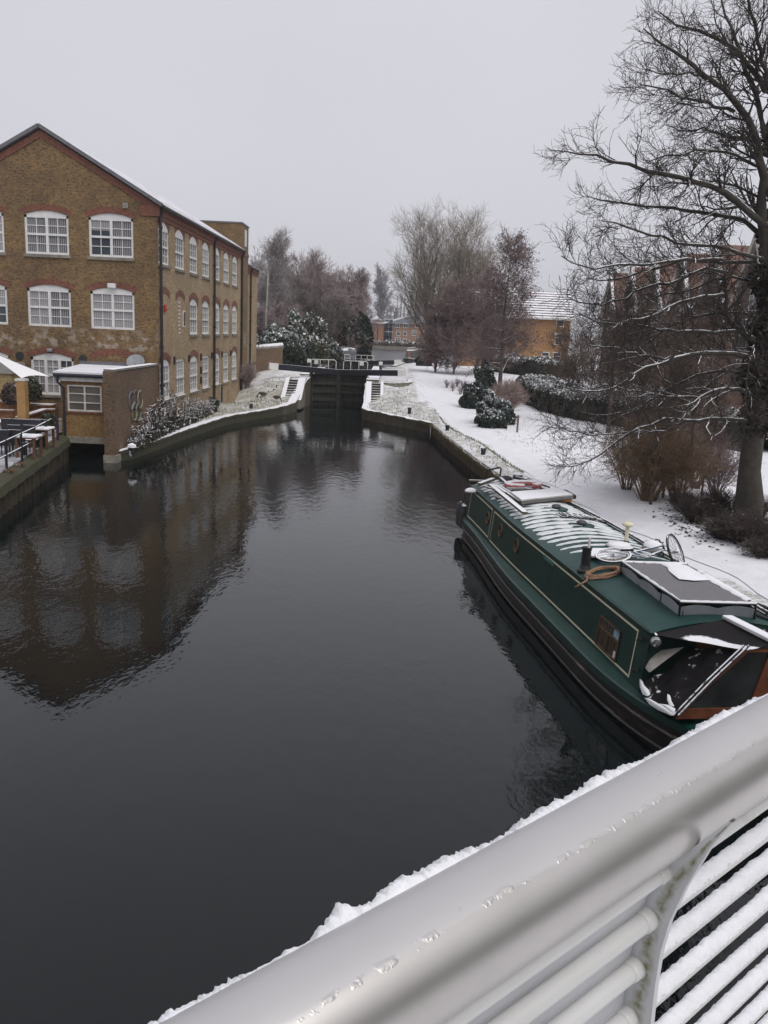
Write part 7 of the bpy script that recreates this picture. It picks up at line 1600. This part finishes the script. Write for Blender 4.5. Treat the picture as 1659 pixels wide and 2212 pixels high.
# ragged snow along the far edge of the tube
def proj(p):
    v = np.array(p)-CAM; w = v@_fw; return CX+F*(v@_ix)/w, CY-F*(v@_iu)/w
def ridge(seed, a0, a1, hmax, s_from, s_to, name='snow'):
    V = []; m_ = 11; ss = np.arange(s_from, s_to, .0035); r = np.random.default_rng(seed)
    base = np.clip(.48+.72*fbm(ss*.35, seed)+.45*fbm(ss*1.7, seed+1), .0, 1.5)
    gaps = [(-.325, .02), (.02, .012)]
    fine = np.clip(.55+.5*fbm(ss*6, seed+2), .12, 1.6)
    sl_ = lambda x, y: float(ss[np.argmin([np.hypot(*(np.array(proj(RL(s, 0, RR)))-np.array((x, y)))) for s in ss])])
    la, lb, gp = sl_(761, 1952), sl_(790, 1940), sl_(690, 2005)
    lump = np.exp(-((ss-la)/.012)**2)*1.3+np.exp(-((ss-lb)/.010)**2)*1.8; base = base*(1-np.exp(-((ss-gp)/.02)**2))
    for k, s in enumerate(ss):
        h = hmax*(base[k]*.75+.35*fine[k]*base[k])+hmax*lump[k]*.6
        h = max(h, .0012)
        jag = r.normal(0, .0020); 
        for q in range(m_):
            u = q/(m_-1); a = a0+(a1-a0)*u; hh_ = h*(math.sin(math.pi*min(1, u*1.05))**.75 if 0 < u < .95 else 0)+(jag+r.normal(0, .0015) if 0 < q < m_-1 else -.002)*min(1, h/.006)
            V.append(RL(s, (RR+hh_)*math.cos(a), (RR+hh_)*math.sin(a)))
    i_, j_ = np.meshgrid(np.arange(len(ss)-1), np.arange(m_-1), indexing='ij'); i_ = i_.ravel(); j_ = j_.ravel()
    o_ = np_mesh(name, np.array(V), np.stack([i_*m_+j_, i_*m_+j_+1, (i_+1)*m_+j_+1, (i_+1)*m_+j_], 1), sn_mat, railing, smooth=True)
    return tag(fixnormals(o_), kind='stuff')
va = CAM-PP; va = va-RD*(va@RD); vang = math.atan2(va@E2, va@E1)       # direction of the eye round the tube
ridge(21, vang+math.radians(78), vang+math.radians(122), .0100, S0, S1)
# bridge deck with snow, far parapet behind the walker
deck = thing('bridge_deck', 'snow covered footbridge deck under the white railing', 'bridge', RL(0, 1.2, -1.1))
mb = MB(); A = [RL(s, a, -1.05) for s, a in ((-9, .02), (12, .02), (12, 2.6), (-9, 2.6))]; mb.prism(A, (0, 0, -.25)); fixnormals(mb.build('slab', M['concrete'], deck))
mb = MB(); g = [[RL(s, a, -1.045+.02*math.sin(a*9+s*4)+(.02 if .1 < a < 2.5 else -.02)) for a in np.linspace(.03, 2.58, 24)] for s in np.arange(-9, 12, .15)]; mb.grid(g); mb.build('deck_snow', sn_mat, deck, smooth=True)
# ================================================================== HOUSES
def simple_window(par, P, u, z, w_, h, cols=2, frm='white', gm='glass', off=.0, bal=False, name='window'):
    mb = MB(); pbox(mb, P, u-w_/2, u+w_/2, z, z+h, off-.03, off+.05); wi = mb.build(name, M[frm], par)
    mb = MB(); f = .09; n = cols; cw = (w_-f*(n+1))/n
    for k in range(n):
        for z0, z1 in ((z+f, z+h*.62), (z+h*.62+f*.7, z+h-f)):
            a = u-w_/2+f+k*(cw+f); pbox(mb, P, a, a+cw, z0, z1, off+.04, off+.056)
    mb.build('pane', M[gm], wi)
    if bal:
        mb = MB(); pbox(mb, P, u-w_/2-.15, u+w_/2+.15, z+h*.42, z+h*.46, off+.1, off+.25); pbox(mb, P, u-w_/2-.15, u+w_/2+.15, z-.05, z+.02, off+.0, off+.25)
        for x in np.linspace(u-w_/2-.13, u+w_/2+.13, 9): pbox(mb, P, x-.015, x+.015, z, z+h*.43, off+.2, off+.23)
        mb.build('balcony', M['pipe'], wi)
    return wi
def tiles_snow(name, sc=1.0):
    m, t, b = nodes(name); s = t.nodes.new('ShaderNodeSeparateXYZ'); t.links.new(coord(t), s.inputs[0])
    w_ = t.nodes.new('ShaderNodeTexWave'); w_.wave_type = 'BANDS'; w_.bands_direction = 'Z'; w_.inputs['Scale'].default_value = 1.05*sc; w_.inputs['Distortion'].default_value = .7; w_.inputs['Detail'].default_value = 2; w_.inputs['Detail Scale'].default_value = 2; t.links.new(coord(t), w_.inputs['Vector'])
    k = math_(t, 'ADD', w_.outputs['Fac'], math_(t, 'MULTIPLY', math_(t, 'SUBTRACT', noise(t, 1.5, 5), .5), .8))
    t.links.new(mixc(t, ramp(t, k, [(.25, 0.0), (.42, 1.0)]), (.10, .075, .075), SNOW), b.inputs['Base Color']); b.inputs['Roughness'].default_value = .85; return m
M['tile_snow'] = tiles_snow('tile_snow')
M['tile_rust'] = mat('tile_rust', (.19, .105, .08), .8, 2, .3)
M['cladding'] = mat('dark_cladding', (.10, .072, .064), .8, 3, .3)
# orange gable-end house
z4 = Zm(1200, 580, 2.37); HY = 104.0
PO = lambda u, z, o=0.0: (u, HY-o, z)
cr_ = at_y(*z4(1470, 1030), HY); x1 = float(cr_[0]); ez = float(cr_[2]); gz0 = hh(x1-3, HY)-.3; rz = float(at_y(*z4(1490, 838), HY+4)[2]); x0 = x1-13
oh = thing('brick_house', 'orange brick house with snowy tiled roof and small white windows', 'house', (x1-6, HY, gz0))
mb = MB(); mb.bx(x0, x1, HY, HY+8, gz0, ez); mb.build('wall', M['brick_orange'], oh)
mb = MB(); mb.prism([(x0-.3, HY-.45, ez-.1), (x0-.3, HY+4, rz), (x0-.3, HY+8.45, ez-.1), (x0-.3, HY+8.45, ez-.3), (x0-.3, HY+4, rz-.25), (x0-.3, HY-.45, ez-.3)], (x1-x0+.7, 0, 0)); fixnormals(mb.build('roof', M['tile_snow'], oh))
mb = MB(); mb.prism([(x1-.01, HY, ez-.25), (x1-.01, HY+8, ez-.25), (x1-.01, HY+4, rz-.2)], (-.2, 0, 0)); fixnormals(mb.build('gable', M['brick_rust'], oh))
mb = MB(); mb.beam((x0-.3, HY-.5, ez-.18), (x1+.4, HY-.5, ez-.18), .12, .12); mb.build('gutter', M['white'], oh)
for (x, y), w_ in (((1385, 1095), .8), ((1373, 1232), .8), ((1270, 1370), .85), ((1356, 1372), .85)):
    p_ = at_y(*z4(x, y), HY); simple_window(oh, PO, float(p_[0]), float(p_[2]), .95, 1.35, 1)
# dark gabled terrace running toward us on the right
FX = 23.2
PT = lambda u, z, o=0.0: (FX-o, u, z)
for k, yc in enumerate((49.0, 56.0, 63.0, 70.0, 77.0, 84.5, 92.5)):
    g0 = hh(FX+1, yc)-.4; d = 3.45
    lab = ['dark gabled house with white windows, first of the row behind the ivy trunk', 'dark gabled house in the row, second from the ivy trunk', 'dark gabled house in the row, third from the ivy trunk', 'dark gabled house in the middle of the row behind the bare branches', 'dark gabled house in the row, third from the orange house', 'dark gabled house in the row, second from the orange house', 'dark gabled house in the row standing next to the orange house'][k]
    h_ = thing('gabled_house', lab, 'house', (FX+4, yc, g0), 'row of dark gabled houses')
    mb = MB(); mb.bx(FX, FX+9, yc-d, yc+d, g0, 9.0); mb.build('wall', M['brick_rust'], h_)
    mb = MB(); pk = 12.9; gw_ = 2.6
    mb.prism([(FX-.25, yc-gw_, 2.9), (FX-.25, yc-gw_, 8.7), (FX-.25, yc, pk-.2), (FX-.25, yc+gw_, 8.7), (FX-.25, yc+gw_, 2.9)], (.5, 0, 0)); fixnormals(mb.build('gable', M['cladding'], h_))
    mb = MB()
    for sg in (-1, 1):
        A = [(FX-.55, yc, pk), (FX-.55, yc+sg*(gw_+.35), 8.35), (FX+5, yc+sg*(gw_+.35), 8.35), (FX+5, yc, pk)]; mb.prism(A, (0, 0, .16))
    rfk = fixnormals(mb.build('gable_roof', M['tile_rust'], h_))
    mb = MB()
    for sg in (-1, 1): mb.beam((FX-.6, yc, pk+.1), (FX-.6, yc+sg*(gw_+.4), 8.38), .3, .36)
    mb.build('bargeboard', mat('bargeboard_snow', (.42, .38, .35), .7, 4, .2, snow=.35, sn_ns=3), rfk)
    mb = MB()
    for sg in (-1, 1): mb.prism([(FX-.2 if sg < 0 else FX+9.2, yc-d, 8.9), (FX-.2 if sg < 0 else FX+9.2, yc+d, 8.9), (FX+4.6, yc+d, 12.9), (FX+4.6, yc-d, 12.9)], (0, 0, .15))
    fixnormals(mb.build('roof', M['tile_rust'], h_))
    for z in (3.2, 5.8, 8.3):
        simple_window(h_, PT, yc-.75 if z < 8 else yc, z, 1.25, 2.05, 2, off=.3, bal=z < 8)
        if z < 8: simple_window(h_, PT, yc+.85, z, 1.25, 2.05, 2, off=.3, bal=True)
    for z in (3.0, 5.8):
        simple_window(h_, PT, yc+3.05, z, .6, 1.3, 1, off=0.0)
# far brown brick block across the upper pool
zk = Zm(1100, 900, 4.1475); BY = 205.0
PB = lambda u, z, o=0.0: (u, BY-o, z)
def kx(x, y): return at_y(*zk(x, y), BY)
b0 = kx(515, 800); e0 = kx(515, 540); gl = float(b0[2])-.6; ez = float(e0[2]); xa = float(kx(345, 545)[0])-.5; xb = float(b0[0]); xr = xb+34
fb = thing('apartment_block', 'long three storey brown brick block across the upper pool with grey hipped roof', 'apartment block', (xb+20, BY, gl))
mb = MB(); mb.bx(xb, xr, BY, BY+12, gl, ez); mb.build('wall', mat('far_brick', (.25, .155, .105), .9, 1.0, .15), fb)
mb = MB(); mb.bx(xa-9, xb-.02, BY-.6, BY+9, gl, ez); mb.build('end_wing', mat('wing_brick', (.29, .155, .10), .9, 1.2, .15), fb)
rz2 = float(kx(620, 425)[2])
mb = MB()
A = [(xb-.4, BY-.5, ez), (xr, BY-.5, ez), (xr, BY+12.5, ez), (xb-.4, BY+12.5, ez), (xb+6, BY+6, rz2), (xr, BY+6, rz2)]
mb.add(A, [(0, 1, 5, 4), (2, 3, 4, 5), (3, 0, 4), (1, 2, 5), (0, 3, 2, 1)]); fixnormals(mb.build('roof', mat('far_slate', (.115, .115, .14), .8, .8, .2), fb))
mb = MB(); A = [(xa-9, BY-1, ez), (xb, BY-1, ez), (xb+.2, BY+9.5, ez), (xa-9, BY+9.5, ez), (xb-4.5, BY+5, rz2-1), (xa-9, BY+5, rz2-1)]
mb.add(A, [(0, 1, 4, 5), (1, 2, 4), (2, 3, 5, 4), (0, 5, 3), (0, 3, 2, 1)]); fixnormals(mb.build('wing_roof', mat('far_slate_light', (.19, .19, .22), .8, .8, .25), fb))
mb = MB(); mb.beam((xb-.2, BY-.7, ez+.05), (xb+6, BY+6, rz2+.05), .35, .3); mb.beam((xa-9, BY-1.05, ez), (xb, BY-1.05, ez), .2, .25); mb.build('hip_line', M['white'], fb)
for x, yb, w_, h_, cl, bal in ((575, 625, 2.0, 2.4, 2, 1), (568, 738, 2.0, 2.4, 2, 1), (563, 798, 2.0, 1.7, 3, 0), (690, 600, 1.1, 1.1, 2, 0), (800, 602, 1.2, 1.1, 2, 0), (703, 703, .9, 1.1, 1, 0), (790, 706, .9, 1.1, 1, 0), (695, 800, 1.2, 1.3, 2, 0), (787, 800, .9, 1.1, 1, 0), (960, 800, 1.2, 1.3, 2, 0), (910, 706, 1.0, 1.2, 2, 0), (960, 602, 1.2, 1.2, 2, 0), (1060, 706, 1.0, 1.2, 2, 0), (1060, 602, 1.0, 1.2, 2, 0)):
    p_ = kx(x, yb); simple_window(fb, PB, float(p_[0]), max(float(p_[2]), gl+.1), w_, h_, cl, bal=bool(bal))
for x in (430, 515):
    mb = MB(); xx = float(kx(x, 700)[0]); mb.cyl((xx, BY-.75, gl), (xx, BY-.75, ez), .09, 6); mb.build('drainpipe', M['pipe'], fb)
# little house far left behind the trees
lh = at_y(*zk(412, 480), 235); mb = MB(); x, y, z = lh
lt = thing('far_house', 'tiny pale roofed house far beyond the brown apartment block', 'house', (x, 235, 2))
mb.bx(x-1.3, x+1.3, 235, 238, 2, z-.3); mb.build('wall', M['brick_rust'], lt); mb = MB(); mb.prism([(x-1.5, 234.6, z-.3), (x+1.5, 234.6, z-.3), (x, 234.6, z+.9)], (0, 4, 0)); fixnormals(mb.build('roof', M['roof_white'], lt))
# ================================================================== HAZE
def haze(density):
    m = bpy.data.materials.new('haze'); m.use_nodes = True; t = m.node_tree; t.nodes.clear()
    o = t.nodes.new('ShaderNodeOutputMaterial'); v = t.nodes.new('ShaderNodeVolumePrincipled'); t.links.new(v.outputs[0], o.inputs['Volume'])
    v.inputs['Color'].default_value = (.98, .98, 1, 1); v.inputs['Density'].default_value = density; v.inputs['Anisotropy'].default_value = .2
    mb = MB(); mb.bx(-960, 960, -330, 1650, -2.4, 46); tag(mb.build('haze', m), kind='stuff')
haze(.0005)
# ================================================================== CAMERA, SKY, LIGHT
cd = bpy.data.cameras.new('camera'); cam = bpy.data.objects.new('camera', cd); COL.objects.link(cam)
cd.sensor_fit = 'VERTICAL'; cd.sensor_height = 36; cd.sensor_width = 27; cd.lens = F/2212*36; cd.clip_start = .05; cd.clip_end = 5000
R3 = Matrix((tuple(_ix), tuple(_iu), tuple(-_fw))).transposed()
cam.matrix_world = Matrix.Translation(Vector(CAM)) @ R3.to_4x4(); S.camera = cam
w = bpy.data.worlds.new('World'); S.world = w; w.use_nodes = True; t = w.node_tree; t.nodes.clear()
out = t.nodes.new('ShaderNodeOutputWorld'); bg = t.nodes.new('ShaderNodeBackground'); t.links.new(bg.outputs[0], out.inputs[0])
sky = t.nodes.new('ShaderNodeTexSky'); sky.sky_type = 'NISHITA'; sky.sun_disc = False
SUN_EL, SUN_AZ = math.radians(56), math.radians(142)
sky.sun_elevation = SUN_EL; sky.sun_rotation = SUN_AZ; sky.dust_density = 4; sky.air_density = 1.2; sky.ozone_density = 2
# overcast: the clear-sky colour is greyed by the cloud layer
hs = t.nodes.new('ShaderNodeHueSaturation'); hs.inputs['Saturation'].default_value = .12; t.links.new(sky.outputs[0], hs.inputs['Color'])
tc = t.nodes.new('ShaderNodeTexCoord'); nz = t.nodes.new('ShaderNodeTexNoise'); nz.inputs['Scale'].default_value = 1.6; nz.inputs['Detail'].default_value = 3; t.links.new(tc.outputs['Generated'], nz.inputs['Vector'])
cl = ramp(t, nz.outputs[0], [(.3, (6.75, 6.8, 7.45)), (.7, (7.5, 7.5, 8.2))])
t.links.new(mixc(t, .85, hs.outputs[0], cl), bg.inputs['Color'])
bg.inputs['Strength'].default_value = .1
ld = bpy.data.lights.new('sun', 'SUN'); ld.energy = 1.5; ld.angle = math.radians(40); ld.color = (1, .97, .93)
lo = bpy.data.objects.new('sun', ld); COL.objects.link(lo)
dv = Vector((math.sin(SUN_AZ)*math.cos(SUN_EL), math.cos(SUN_AZ)*math.cos(SUN_EL), math.sin(SUN_EL)))
lo.rotation_euler = dv.to_track_quat('Z', 'Y').to_euler()
vs = S.view_settings; vs.view_transform = 'Standard'; vs.look = 'None'; vs.exposure = 0; vs.gamma = 1; vs.use_curve_mapping = False
S.cycles.max_bounces = 6; S.cycles.transparent_max_bounces = 8; S.cycles.use_denoising = True
